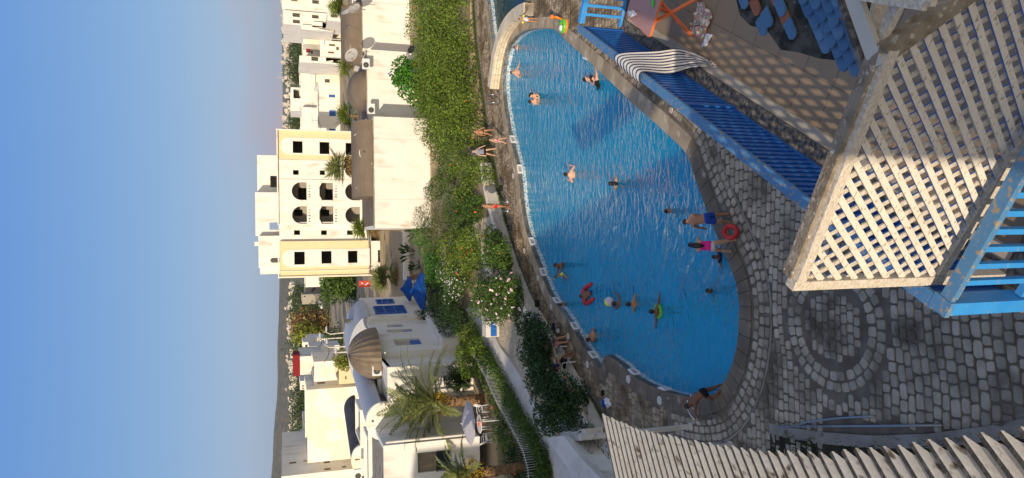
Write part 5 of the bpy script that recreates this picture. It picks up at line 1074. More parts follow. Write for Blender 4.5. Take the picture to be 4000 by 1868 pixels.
# ladders
def ladder(px1, px2, wdir, label, h=.75):
    a, b = atZ(*px1), atZ(*px2); t = thing('pool_ladder', label, 'ladder', tuple((a+b)/2)); wd = np.array(wdir, float); wd /= np.linalg.norm(wd)
    for p in (a, b):
        m = MB(); pts = [p-wd*.25+UP*0, p-wd*.25+UP*h*.72]+[p+wd*(-.25+.36*(1-math.cos(R(x)))) + UP*(h*.72+.28*h*math.sin(R(x))) for x in (30, 60, 90, 120, 150)]+[p+wd*.47+UP*h*.6, p+wd*.5-UP*.9]
        m.tube(pts, .022, 8); m.build('handrail', 'steel', t, smooth=True)
    for k in range(3): m = MB(); m.bar(a+wd*.49-UP*(.35+.25*k), b+wd*.49-UP*(.35+.25*k), .09, .03); m.build('rung', 'steel', t)
ladder((1950, 377), (1953, 408), (0, -1, 0), 'steel pool ladder on the far edge beside the stone seat wall'); ladder((2009, 790), (2009, 825), (-.05, -1, 0), 'steel pool ladder on the far edge next to the person in red shorts')
ladder((2775, 1606), (2788, 1585), (.75, .5, 0), 'steel pool ladder at the near left edge with a boy climbing out')
# ================= PLANTS
def qnoise(p, f, s=0.): return np.sin(p[:, 0]*f+s+1.7*np.sin(p[:, 1]*f*.7+s))*np.cos(p[:, 1]*f*1.1+2*s+np.sin(p[:, 2]*f*1.3))*.6+.4*np.sin(p[:, 2]*f*1.7+p[:, 0]*f*.6+s)
def mesh_np(name, V, Q, mat, parent, off, vn=4):
    me = bpy.data.meshes.new(name); n = len(V); nf = len(Q); me.vertices.add(n); me.vertices.foreach_set('co', (V-off).astype(np.float32).ravel())
    me.loops.add(nf*vn); me.loops.foreach_set('vertex_index', Q.astype(np.int32).ravel()); me.polygons.add(nf); me.polygons.foreach_set('loop_start', (np.arange(nf)*vn).astype(np.int32))
    me.update(calc_edges=True); me.materials.append(MT[mat]); o = bpy.data.objects.new(name, me); C.objects.link(o)
    if parent is not None: o.parent = parent
    else: o.location = off
    return o
def leaves(P, N, size, asp=.55):
    n = len(P); N = N/(np.linalg.norm(N, axis=1, keepdims=True)+1e-9); r = rng.normal(size=(n, 3)); u = np.cross(N, r); u /= np.linalg.norm(u, axis=1, keepdims=True)+1e-9; v = np.cross(N, u)
    s = size*rng.uniform(.6, 1.35, (n, 1)); V = np.stack([P-u*s*.5, P+v*s*asp*.5+N*s*.08, P+u*s*.5, P-v*s*asp*.5+N*s*.08], 1).reshape(-1, 3); Q = np.arange(n*4).reshape(-1, 4); return V, Q
def cloud(blobs, n, seed=0., rough=.22, core=.35):
    A = np.array([(b[1][0]*b[1][1]+b[1][0]*b[1][2]+b[1][1]*b[1][2]) for b in blobs]); idx = rng.choice(len(blobs), n, p=A/A.sum()); c = np.array([b[0] for b in blobs])[idx]; r = np.array([b[1] for b in blobs])[idx]
    d = rng.normal(size=(n, 3)); d /= np.linalg.norm(d, axis=1, keepdims=True); rad = np.where(rng.random(n) < core, rng.uniform(.3, .85, n), rng.uniform(.82, 1.06, n))
    p = c+d*r; rad = rad*(1+rough*qnoise(p, 2.1/np.mean(r), seed)+rough*.6*qnoise(p, 5.5/np.mean(r), seed+2)); p = c+d*r*rad[:, None]; gap = qnoise(p, 4.0/np.mean(r), seed+5) > -.62
    nrm = d+rng.normal(size=(n, 3))*.75; return p[gap], nrm[gap], d[gap]
def plant(name, label, cat_, blobs, n, size, mat, flowers=(), trunk=None, tr=.05, group=None, base=None, rough=.22, asp=.55, bark='bark', seed=None, branches=6):
    blobs = [(np.array(b[0], float), (b[1],)*3 if np.isscalar(b[1]) else b[1]) for b in blobs]; cx = np.mean([b[0] for b in blobs], 0)
    if base is None: zlo = min(b[0][2]-b[1][2]*.8 for b in blobs); base = (cx[0], cx[1], max(zlo-.2, -.3) if trunk is None else trunk)
    base = np.array(base, float); t = thing(name, label, cat_, tuple(base), group); sd_ = random.uniform(0, 50) if seed is None else seed
    P, N, D_ = cloud(blobs, n, sd_, rough); P[:, 2] = np.maximum(P[:, 2], base[2]+.02); V, Q = leaves(P, N, size, asp); mesh_np('foliage', V, Q, mat, t, base)
    for fm, fn, fs in flowers:
        P, N, D_ = cloud(blobs, fn*2, sd_, rough, 0); up = D_[:, 2] > -.3; P, D_ = (P+D_*size*.4)[up][:fn], D_[up][:fn]; Vs = []
        for k in range(3): V, Q = leaves(P+rng.normal(size=P.shape)*fs*.25, D_+rng.normal(size=D_.shape)*.3, fs, .9); Vs.append(V)
        V = np.vstack(Vs); tag(mesh_np('flowers', V, np.arange(len(V)).reshape(-1, 4), fm, t, base), kind='stuff')
    m = MB(); top = cx.copy()
    m.tube([base, base*.5+top*.5+np.array([.1, .05, 0])*tr*8, top], [tr*1.3, tr, tr*.6], 7)
    bb = blobs if len(blobs) > 2 else [(cx+rng.normal(size=3)*np.array(blobs[0][1])*.5, blobs[0][1]) for _ in range(branches)]
    for b in bb[:10]: mid = base*.55+b[0]*.45; mid[2] = base[2]+(b[0][2]-base[2])*.35; m.tube([base*.8+top*.2, mid, b[0]+UP*b[1][2]*.4], [tr*.7, tr*.5, tr*.2], 5)
    m.build('trunk' if cat_ == 'tree' else 'stems', bark, t); return t
def Bz(x, y, z, r): return (atZ(x, y, z), r)
def By(x, y, Y, r): return (atY(x, y, Y), r)
# long hedge: three shrubs that read as one wall of green
def hedge_blobs(y0, y1, st=105):
    out = []; y = y0
    while y < y1:
        e_ = float(np.interp(y, [-300, 0, 150, 250, 370, 480, 575, 700], [1850, 1856, 1866, 1878, 1893, 1908, 1927, 1949])); f = atZ(e_, y)
        for dy, z, r in ((1.9, .95, (1.35, 1.3, 1.15)), (4.2, 1.4, (1.5, 1.5, 1.25)), (6.8, 1.75, (1.5, 1.5, 1.2)), (9.0, 2.0, (1.5, 1.4, 1.1))):
            out.append(((f[0]*(1+dy/f[1])+random.uniform(-.3, .3), f[1]+dy+random.uniform(-.2, .2), z+random.uniform(-.15, .2)), tuple(q*random.uniform(.92, 1.12) for q in r)))
        y += st*.9
    return out
plant('flowering_hedge', 'dense yellow-green hedge at the upper edge of the picture, behind the small green pool', 'hedge', hedge_blobs(-140, 130), 15000, .15, 'hedge_green', [('petal_orange', 14, .09)])
plant('flowering_hedge', 'tall yellow-green flowering hedge behind the curved stone seat wall', 'hedge', hedge_blobs(150, 400), 22000, .145, 'hedge_green', [('petal_orange', 14, .08)])
plant('flowering_hedge', 'sprawling hedge with red blossoms behind the three people walking', 'hedge', hedge_blobs(420, 640)[:-4], 17000, .14, 'hedge_green', [('petal_orange', 14, .08)])
plant('fig_bush', 'bright green big-leaved fig bush leaning on the brown domed house', 'bush', [By(1585, 262, 56, .85), By(1600, 330, 56, 1.1), By(1560, 300, 56, .7), By(1640, 385, 55.5, .8), By(1655, 300, 55.5, 1.2), By(1660, 420, 55, .55)], 3800, .24, 'bright_green', [('petal_purple', 3, .16)], rough=.35, trunk=.3, asp=.7)
def BL(*a): return [(atZ(x, y, z), (r, r, r*.85)) for x, y, z, r in a]
plant('shrub', 'loose light green shrub against the foot of the nearest white house', 'shrub', BL((1725, 600, 1.5, 1.0), (1740, 690, 1.4, 1.1), (1700, 740, 1.6, .9)), 4200, .13, 'mid_green', rough=.4)
plant('shrub', 'yellow-green shrub behind the striped-top walker, spilling to the grass', 'shrub', BL((1800, 640, 1.3, 1.25), (1860, 660, .9, .95), (1830, 740, 1.0, 1.1), (1905, 690, .5, .6)), 7000, .13, 'hedge_green', [('petal_orange', 9, .08)], rough=.3)
plant('shrub', 'dark-leaved shrub right behind the person in red shorts', 'shrub', BL((1790, 790, 1.4, 1.1), (1850, 820, 1.1, .95), (1885, 790, .7, .6), (1800, 870, 1.5, 1.0)), 6500, .13, 'mid_green', [('petal_orange', 14, .09)], rough=.3)
plant('olive_tree', 'grey-green feathery olive tree beside the nearest white house corner', 'tree', BL((1660, 850, 2.3, 1.1), (1690, 920, 2.2, 1.25), (1740, 890, 1.7, 1.1), (1720, 830, 1.9, .9)), 9000, .14, 'olive_leaf', trunk=.6, rough=.3, asp=.22)
plant('hedge', 'bright green clipped hedge running back to the blue parasols', 'hedge', BL((1650, 925, 1.6, .95), (1672, 975, 1.6, .95), (1690, 1030, 1.6, .95), (1700, 1080, 1.6, .9), (1640, 890, 1.5, .7)), 7000, .13, 'bright_green', rough=.2)
plant('shrub', 'light green shrub left of the olive tree, above the sunny path', 'shrub', BL((1760, 960, 1.6, 1.1), (1830, 940, 1.6, 1.0), (1800, 1020, 1.5, 1.2), (1850, 1010, 1.4, .9)), 7500, .13, 'hedge_green', [('petal_orange', 20, .1)])
plant('hibiscus_bush', 'dark hibiscus bush hanging over the retaining wall beside the sunny path', 'bush', BL((1925, 930, 1.2, .7), (1950, 985, 1.3, .85), (1920, 1010, 1.4, .75), (1975, 1030, .95, .6)), 4500, .14, 'mid_green', [('petal_orange', 9, .09)], rough=.35, trunk=.72)
plant('flowering_shrub', 'pale shrub covered in tiny white flowers above the oleander', 'shrub', BL((1745, 1060, 1.6, 1.0), (1790, 1100, 1.6, 1.0), (1770, 1150, 1.5, .8)), 5500, .12, 'mid_green', [('petal_white', 340, .065)], rough=.3)
plant('oleander', 'big oleander with clusters of pink flowers on the corner above the pool', 'bush', BL((1880, 1120, 1.5, .85), (1915, 1150, 1.5, 1.0), (1960, 1130, 1.3, .95), (1985, 1190, 1.2, .9), (1930, 1215, 1.5, .9), (1870, 1190, 1.6, .75), (2020, 1180, .95, .7), (2010, 1120, 1.0, .7)), 12000, .135, 'mid_green', [('petal_pink', 62, .15), ('petal_white', 45, .09)], rough=.25, asp=.4, trunk=.72)
plant('hibiscus_hedge', 'large dark hibiscus hedge with a few orange flowers beside the seated couple', 'hedge', BL((2065, 1270, 1.3, .75), (2100, 1320, 1.3, .85), (2080, 1380, 1.4, .8), (2105, 1390, 1.3, .72), (2135, 1475, 1.2, .75), (2110, 1470, 1.4, .85), (2200, 1530, 1.0, .85), (2150, 1550, 1.4, .9), (2190, 1610, 1.2, .8), (2240, 1600, .9, .75), (2140, 1640, 1.6, .7), (2260, 1560, .6, .6)), 19000, .12, 'dark_green', [('petal_orange', 9, .08)], rough=.25, trunk=.3)
# hedge strip along the white fence on the left
lh = [(1690, 1130, 1.7, .9), (1735, 1165, 1.7, .9), (1700, 1200, 1.9, .9), (1770, 1215, 1.7, .9), (1740, 1260, 1.8, .9), (1800, 1265, 1.7, .85)]
plant('hedge', 'dark hedge between the oleander and the blue-window house', 'hedge', BL(*lh), 8000, .13, 'dark_green', rough=.25, trunk=.5)
lh = [(1830, 1310, 1.6, .8), (1860, 1360, 1.6, .75), (1815, 1380, 1.8, .8), (1845, 1430, 1.7, .8), (1885, 1450, 1.5, .6)]
plant('hedge', 'sunlit stretch of hedge right of the round dark bush', 'hedge', BL(*lh), 7500, .125, 'hedge_green', rough=.25, trunk=.5)
lh = [(1900, 1490, 1.1, .65), (1930, 1550, .9, .5), (1950, 1600, 1.0, .55), (1905, 1450, 1.3, .6), (1945, 1500, .95, .5), (1978, 1560, .95, .45), (2020, 1630, .95, .45), (2058, 1700, .95, .45), (1985, 1590, 1.2, .5), (1960, 1680, 1.5, .65), (2015, 1660, 1.2, .5), (1990, 1740, 1.5, .65), (2045, 1720, 1.2, .5)]
plant('hedge', 'hedge growing through the white iron fence beside the walkway', 'hedge', BL(*lh), 9000, .115, 'mid_green', [('petal_orange', 12, .1)], rough=.25, trunk=.5)
lh = [(2100, 1780, .95, .45), (2118, 1850, .95, .45), (2010, 1800, 1.5, .7), (2070, 1790, 1.2, .5), (2030, 1870, 1.5, .7), (2085, 1860, 1.2, .5), (2050, 1950, 1.5, .7)]
plant('hedge', 'dark end of the fence hedge at the lower edge of the picture', 'hedge', BL(*lh), 6500, .11, 'dark_green', [('petal_orange', 10, .1)], rough=.25, trunk=.5)
plant('round_bush', 'dark round bush beside the palm trunk', 'bush', BL((1778, 1470, 1.9, .95), (1800, 1485, 1.5, .8), (1765, 1490, 1.7, .65)), 7000, .12, 'dark_green', rough=.15, trunk=.5)
plant('climbing_vine', 'dark vine climbing the corner of the blue-window house', 'vine', BL((1665, 1240, 1.9, .8), (1650, 1275, 2.2, .55), (1610, 1280, 2.9, .3), (1585, 1275, 3.3, .22)), 3500, .13, 'dark_green', rough=.4, trunk=.5)
for i, (px, r) in enumerate([((2318, 1672), .38), ((2328, 1780), .38)]):
    b = atZ(*px, GH+.1); t = thing('potted_palm', ['small spiky plant in a round pot beside the cross wall', 'small spiky plant beside the pergola, left of the potted one'][i], 'plant', tuple(b)); m = MB(); m.lathe(b, [(.001, .3), (.2, .3), (.23, .32), (.22, .3), (.15, 0), (.001, 0)], 18); m.build('pot', 'concrete', t)
    m = MB()
    for k in range(26):
        a = random.uniform(0, 6.3); e_ = random.uniform(.1, 1.2); d = np.array([math.cos(a)*math.cos(e_), math.sin(a)*math.cos(e_), math.sin(e_)]); sd_ = np.cross(d, UP); sd_ /= np.linalg.norm(sd_); c = b+UP*.32
        m.add([c, c+d*.4*r*2+sd_*.03, c+d*r*2.2-UP*.25*r, c+d*.4*r*2-sd_*.03], [(0, 1, 2, 3)])
    m.build('leaves', 'dark_green', t)
fb = []
for a, b in zip(wl_[3:-1], wl_[4:]):
    for q in (0, .25, .5, .75): p_ = atZ(a[0]+(b[0]-a[0])*q-14, a[1]+(b[1]-a[1])*q+8, GH+.45); fb.append((p_, (.42, .42, .5)))
plant('hedge', 'thin hedge leaves grown through the white iron fence along the whole walkway', 'hedge', fb, 11000, .1, 'mid_green', rough=.35, trunk=.72, tr=.02)
# white iron fence
ft = thing('iron_fence', 'white iron fence half hidden in the hedge beside the walkway', 'fence', tuple(atZ(2011, 1556, GH)))
fl = [atZ(p[0]-6, p[1]+4, GH+.1) for p in wl_[3:]]; m = MB(); m2 = MB(); acc = 0
for a, b in zip(fl, fl[1:]):
    L_ = np.linalg.norm(b-a); d = (b-a)/L_
    for z in (.12, .92): m2.bar(a+UP*z, b+UP*z, .02, .02)
    t_ = acc
    while t_ < L_: m.bar(a+d*t_, a+d*t_+UP*1.02, .014, .014, d); t_ += .13
    acc = t_-L_
m.build('palings', 'plastic_white', ft); m2.build('rails', 'plastic_white', ft)
# garden table set by the white parasol
yt = atZ(1935, 1650, .45); 
def gtable(c, label): 
    t = thing('garden_table', label, 'table', tuple(c)); m = MB(); m.lathe(c+UP*.68, [(.001, .04), (.55, .04), (.57, .02), (.55, 0), (.001, 0)], 26); m.build('table_top', 'plastic_white', t)
    for k in range(4): a = R(45+90*k); p = c+np.array([math.cos(a)*.42, math.sin(a)*.42, 0]); m = MB(); m.bar(p, p*.96+c*.04+UP*.68, .05, .05, EX); m.build('leg', 'plastic_white', t)
gtable(yt+UP*.3, 'round white plastic table under the pale parasol')
m = MB(); m.box(yt+np.array([.1, -.2, 1.06]), (.3, .22, .1)); tag(m.build('red_box', 'cloth_coral'), 'pink-red box standing on the round white table', 'box')
def pchair(c, rz, label, sc_=1.0, mat='plastic_white'):
    t = thing('plastic_chair', label, 'chair', tuple(c)); d = np.array([math.cos(rz), math.sin(rz), 0]); s_ = np.array([-d[1], d[0], 0])
    def P(x, y, z): return c+(d*x+s_*y+UP*z)*sc_
    m = MB(); m.plate([rrect(.44, .44, .06)], P(-.22, -.22, .43), d, s_, .025); m.build('seat', mat, t)
    m = MB(); rows = [[P(-.22-.12*u-.02*math.cos(3*(v-.5)), (v-.5)*(.42-.06*u), .45+.42*u) for v in np.linspace(0, 1, 8)] for u in np.linspace(0, 1, 6)]; grid(m, rows); o = m.build('backrest', mat, t, smooth=True); s2 = o.modifiers.new('t', 'SOLIDIFY'); s2.thickness = .02
    for x, y in ((.2, .2), (.2, -.2), (-.2, .2), (-.2, -.2)): m = MB(); m.bar(P(x*1.15, y*1.2, 0), P(x, y, .42), .05*sc_, .035*sc_, s_); m.build('leg', mat, t)
    for y in (-1, 1): m = MB(); m.tube([P(-.30, y*.2, .66), P(0, y*.25, .67), P(.2, y*.25, .64), P(.21, y*.22, .44)], .02*sc_, 6); m.build('armrest', mat, t)
    return t
pchair(yt+np.array([-.75, -.5, .3]), .6, 'white plastic chair at the near side of the round garden table'); pchair(yt+np.array([.7, .45, .3]), 3.7, 'white plastic chair behind the round garden table')
# palms
def frond(m, c, az, el, L_, droop, wl=.42, n=44, tip=.12):
    d = np.array([math.cos(az), math.sin(az), 0]); pts = []; p = c.copy(); a = el; st = L_/n; tw = random.uniform(-.5, .5)
    for i in range(n+1): pts.append(p.copy()); p = p+(d*math.cos(a)+UP*math.sin(a))*st; a -= droop/n*(.4+1.4*i/n)
    sd_ = np.cross(d, UP)
    for i in range(3, n):
        t_ = (pts[i+1]-pts[i-1]); t_ /= np.linalg.norm(t_); up_ = np.cross(sd_, t_); f = i/n; l = wl*(math.sin(math.pi*min(1, .12+f*.95))**.6)*random.uniform(.85, 1.1)
        for sg in (-1, 1):
            dr = t_*.75+sd_*sg*(.75)+up_*random.uniform(.0, .35)-UP*.12; dr /= np.linalg.norm(dr); b = pts[i]+t_*random.uniform(-.02, .02); w_ = np.cross(dr, up_); w_ /= np.linalg.norm(w_)+1e-6
            m.add([b-w_*.02, b+dr*l*.45-w_*.04, b+dr*l-UP*.10*l, b+dr*l*.45+w_*.04], [(0, 1, 2, 3)])
    m.tube(pts[::4]+[pts[-1]], [.035*(1-.9*k/(len(pts[::4]))) for k in range(len(pts[::4])+1)], 4, False)
def date_palm(label, base, top, L_, nf, tr, seed, fruit=True, thin=False):
    t = thing('date_palm', label, 'palm tree', tuple(base)); base = np.array(base); top = np.array(top); rs = random.Random(seed); random.seed(seed)
    m = MB(); n = 26; pts = [base+(top-base)*i/n for i in range(n+1)]; m.tube(pts, [tr*(1+.10*(i % 2))*(1.25-.2*i/n if i < n-4 else 1.05+.12*(i-n+4)) for i in range(n+1)], 14); 
    for i in range(150):
        h_ = rs.random()**.8; a = rs.uniform(0, 6.28); p = base+(top-base)*h_+np.array([math.cos(a), math.sin(a), 0])*tr*1.08; o_ = np.array([math.cos(a), math.sin(a), .9]); m.bar(p, p+o_*tr*.33, .10, .03, EX)
    m.build('trunk', 'palm_bark', t)
    m = MB()
    for i in range(26): a = rs.uniform(0, 6.28); p = top-UP*rs.uniform(.05, .6); o_ = np.array([math.cos(a), math.sin(a), rs.uniform(-.5, .5)]); m.bar(p, p+o_*rs.uniform(.3, .6), .07, .03, EX)
    m.build('frond_stubs', 'palm_bark', t)
    m = MB(); 
    for i in range(nf):
        q = (i+.5)/nf; el = R(86-84*q**1.1+rs.uniform(-8, 8)); az = i*2.399+rs.uniform(-.25, .25); frond(m, top+UP*.1, az, el, L_*rs.uniform(.85, 1.08)*(1 if not thin else rs.uniform(.7, 1)), R(40+rs.uniform(0, 24)), wl=L_*.145)
    m.build('fronds', 'palm_green', t)
    if fruit:
        m = MB()
        for i in range(9):
            a = rs.uniform(0, 6.28); c = top+np.array([math.cos(a)*.55, math.sin(a)*.55-.2, -.05+rs.uniform(-.3, .25)]); 
            for k in range(60): p = c+np.array([rs.gauss(0, .13), rs.gauss(0, .13), rs.gauss(-.1, .18)]); m.ell(p, (.028, .028, .035), 5, 3)
        tag(m.build('fruit', 'date_yellow', t), kind='stuff')
    return t
pb0 = atZ(1890, 1560, .7); pt0 = atY(1714, 1572, float(pb0[1])); date_palm('tall date palm with yellow fruit and a rough sunlit trunk, beside the walkway', pb0-UP*.3, pt0, 4.1, 38, .26, 11)
pb1 = atZ(2010, 1850, .7); pt1 = atY(1835, 1850, 33.5); date_palm('smaller sparse palm with a few dry fronds, cut by the lower edge of the picture', (pt1[0], pt1[1], .6), pt1, 2.4, 19, .2, 5, True, True)
random.seed(21)
def fan_palm(label, px, Y, r_, zb, mat='fan_palm_green', dry=10, nl=34, seed=1, tr=.16):
    c = atY(*px, Y); base = np.array([c[0], c[1], zb]); t = thing('fan_palm', label, 'palm tree', tuple(base)); rs = random.Random(seed); m = MB(); m.tube([base, base+(c-base)*.5, c], [tr*1.3, tr, tr*1.1], 10); m.build('trunk', 'palm_bark', t)
    def fan(m, a, el, L_, droop=0):
        d = np.array([math.cos(a)*math.cos(el), math.sin(a)*math.cos(el), math.sin(el)]); s_ = np.cross(d, UP); s_ /= np.linalg.norm(s_)+1e-6; u = np.cross(s_, d); h_ = c+d*L_*.45; m.tube([c, h_], [.025, .015], 4, False); n = 12
        for k in range(n):
            q = (k/(n-1)-.5)*math.pi*1.15; dd = d*math.cos(q)+s_*math.sin(q); w_ = np.cross(dd, u)*.04*L_; tip = h_+dd*L_*.85*rs.uniform(.8, 1.15)-UP*(.12+droop)*L_*rs.uniform(.5, 1.3); mid = h_+dd*L_*.34; m.add([h_, mid-w_, tip, mid+w_], [(0, 1, 2, 3)])
    m = MB()
    for i in range(nl): fan(m, rs.uniform(0, 6.28), R(rs.uniform(-15, 85)), r_*rs.uniform(.8, 1.1))
    m.build('leaves', mat, t)
    if dry:
        m = MB()
        for i in range(dry): fan(m, rs.uniform(0, 6.28), R(rs.uniform(-75, -25)), r_*rs.uniform(.6, .95), .2)
        m.build('dry_leaves', 'dry_brown', t)
fan_palm('shaggy fan palm with dry skirt in front of the apartment block, above the nearest house', (1335, 650), 68, 1.75, 1.2, 'palm_green', 20, 26, 3)
fan_palm('fan palm with brown drooping leaves at the left end of the nearest house', (1432, 895), 66, 1.35, 1.2, 'fan_palm_green', 14, 18, 4)
fan_palm('dark green fan palm beside the dirt lot and the blue parasols', (1515, 1082), 72, 1.75, 1.6, 'palm_green', 8, 30, 5)
fan_palm('bright fan palm left of the brown domed house', (1368, 452), 84, 1.75, 1.8, 'fan_palm_green', 2, 20, 6); fan_palm('bright fan palm between the rusty dishes', (1362, 262), 84, 1.45, 1.8, 'fan_palm_green', 2, 17, 7); fan_palm('fan palm at the upper picture edge behind the dark barrel roof', (1330, 26), 70, 1.35, 1.6, 'fan_palm_green', 0, 16, 8)
for i, (px, Y, r) in enumerate([((1625, 905), 64, .8), ((1640, 985), 64, 1.1), ((1625, 1040), 62, .8)]):
    b = atY(1680, px[1], Y); b[2] = .9; t = thing('strelitzia', ['small broad-leaved plant by the white wall, nearest the clipped hedge end', 'tall broad-leaved plant in front of the white garden wall', 'broad-leaved plant next to the man under the parasol'][i], 'plant', tuple(b)); m = MB()
    for k in range(14):
        a = random.uniform(0, 6.28); e_ = random.uniform(.7, 1.4); d = np.array([math.cos(a)*math.cos(e_), math.sin(a)*math.cos(e_), math.sin(e_)]); s_ = np.cross(d, UP); s_ /= np.linalg.norm(s_); m.tube([b, b+d*r], [.02, .015], 4, False); m.add([b+d*r, b+d*r*1.4+s_*.16*r, b+d*r*1.9-UP*.15*r, b+d*r*1.4-s_*.16*r], [(0, 1, 2, 3)])
    m.build('leaves', 'dark_green', t)
# trees of the town
plant('tree', 'leafy green tree over the street, left of the apartment block', 'tree', [By(1290, 1098, 115, 2.0), By(1320, 1125, 115, 2.5), By(1360, 1110, 115, 2.3), By(1340, 1090, 115, 2.0), By(1380, 1125, 115, 1.4)], 7000, .42, 'mid_green', trunk=0, tr=.25, rough=.3)
plant('tree', 'yellowing autumn tree beyond the lamp posts', 'tree', [By(1200, 1265, 240, 5), By(1230, 1285, 240, 5.2), By(1250, 1250, 240, 4), By(1185, 1290, 240, 4)], 5200, .9, 'dry_brown', trunk=-6, tr=.4, rough=.35)
plant('tree', 'green-gold tree beside the yellowing autumn tree', 'tree', [By(1195, 1305, 235, 4), By(1230, 1310, 235, 4), By(1210, 1240, 250, 4)], 3600, .9, 'yellow_green', trunk=-6, tr=.4, rough=.35)
ft_ = [(1182, 1215, 360, 7), (1190, 1235, 380, 7), (1215, 1205, 350, 6), (1205, 1225, 345, 6), (1240, 1218, 320, 4.5), (1165, 1160, 420, 6), (1175, 1145, 400, 6), (1290, 1145, 240, 3), (1288, 1178, 230, 3), (1305, 1235, 220, 2.5), (1320, 1325, 160, 3.2), (1300, 1345, 150, 2.8), (1345, 1330, 150, 2.0), (1170, 1345, 420, 7), (1180, 1385, 400, 6)]
for i, (x, y, Y, r) in enumerate(ft_): plant('tree', 'dark bushy tree among the houses left of the apartment block', 'tree', [By(x, y, Y, r), By(x+10, y+6, Y, r*.8)], 1300, r*.17, 'far_green', trunk=float(atY(x, y, Y)[2])-r*1.7, tr=r*.06, rough=.3, group='dark trees of the left town')
ft_ = [(1168, 150, 430, 6), (1172, 178, 420, 7), (1165, 195, 430, 6), (1172, 215, 400, 5), (1168, 245, 430, 7), (1160, 262, 450, 6), (1165, 282, 430, 7), (1168, 300, 430, 6), (1162, 455, 430, 6), (1168, 478, 420, 7), (1160, 500, 430, 6), (1175, 130, 400, 4)]
for i, (x, y, Y, r) in enumerate(ft_): plant('tree', 'dark green tree behind the long white upper building of the right-hand town', 'tree', [By(x, y, Y, r), By(x+8, y+8, Y, r*.8)], 1100, r*.17, 'far_green', trunk=float(atY(x, y, Y)[2])-r*1.7, tr=r*.06, rough=.3, group='dark trees of the right town')
ft_ = [(1172, 1480, 420, 6), (1180, 1535, 400, 6), (1185, 1560, 380, 6), (1178, 1590, 400, 7), (1185, 1620, 380, 7), (1180, 1650, 400, 7), (1172, 1690, 420, 6), (1170, 1730, 420, 6), (1165, 1770, 430, 6)]
for i, (x, y, Y, r) in enumerate(ft_): plant('tree', 'dark green tree behind the huge cream gable wall', 'tree', [By(x, y, Y, r), By(x+8, y-8, Y, r*.8)], 1100, r*.17, 'far_green', trunk=float(atY(x, y, Y)[2])-r*1.7, tr=r*.06, rough=.3, group='dark trees behind the gable')
plant('shrub', 'yellow-green shrub beside the corrugated dome and the grey roof', 'shrub', [By(1338, 1402, 72, .9), By(1345, 1422, 72, .7)], 1500, .2, 'yellow_green', trunk=5)
# far woodland as one mass
P = []; 
for k in range(420):
    Y = random.uniform(900, 2900); y = random.uniform(-30, 530) if random.random() < .4 else random.uniform(1085, 1890); X = (934-y)/CF*Y*1.02; z = float(gz(np.array([X]), np.array([Y]))[0]); P.append(((X, Y, z+3), (9, 6, 4.5)))
P_, N_, _ = cloud(P, 16000, 3., .3); V, Q = leaves(P_, N_, 3.2, .8); o = mesh_np('far_woodland', V, Q, 'far_green', None, np.array([0, 1500, 0.])); tag(o, 'scattered far-off trees between the small houses of the town', 'woodland', kind='stuff')
# grass strip at the far deck edge and in the planting bed
P = []; E_ = [np.array(p) for p in EDGE]
for a, b in zip(E_, E_[1:]):
    L_ = np.linalg.norm(b-a); n = int(L_*420); t_ = rng.random((n, 1)); d = (b-a)/L_; nn = np.array([d[1], -d[0]]); nn = nn if nn[1] > 0 else -nn
    P.append(a+(b-a)*t_+nn*(rng.random((n, 1))**1.3*.75-.05))
P = np.vstack(P); P = np.hstack([P, np.zeros((len(P), 1))]); hgt = rng.uniform(.05, .2, (len(P), 1)); an = rng.uniform(0, 6.28, len(P)); s_ = np.stack([np.cos(an), np.sin(an), 0*an], 1)*.02; lean = rng.normal(size=(len(P), 3))*np.array([.06, .06, 0]); V = np.stack([P-s_, P+s_, P+lean+UP*hgt], 1).reshape(-1, 3)
o = mesh_np('grass', V, np.arange(len(V)).reshape(-1, 3), 'grass_green', None, np.zeros(3), 3); tag(o, 'strip of rough grass along the foot of the garden wall and hedge', 'grass', kind='stuff')
m = MB()
for a, b in zip(E_, E_[1:]): m.bar((*a, .03), (*b, .03), .22, .09)
tag(m.build('deck_edge_kerb', 'rough_concrete', origin=(0, 0, 0)), kind='structure')
bp_ = np.array([p for p in bed]); n = 9000; q = np.stack([rng.uniform(-8, -2, n), rng.uniform(7, 17, n)], 1); q = q[inside(q, bp_)]; q = q[qnoise(np.hstack([q, q[:, :1]]), 1.3, 2.) > -.1]; P = np.hstack([q, np.full((len(q), 1), .01)]); hgt = rng.uniform(.05, .25, (len(P), 1)); an = rng.uniform(0, 6.28, len(P)); s_ = np.stack([np.cos(an), np.sin(an), 0*an], 1)*.015; lean = rng.normal(size=(len(P), 3))*np.array([.07, .07, 0]); V = np.stack([P-s_, P+s_, P+lean+UP*hgt], 1).reshape(-1, 3)
o = mesh_np('bed_grass', V, np.arange(len(V)).reshape(-1, 3), 'dark_green', None, np.zeros(3), 3); tag(o, 'low weeds growing in the dark planting bed', 'grass', kind='stuff')
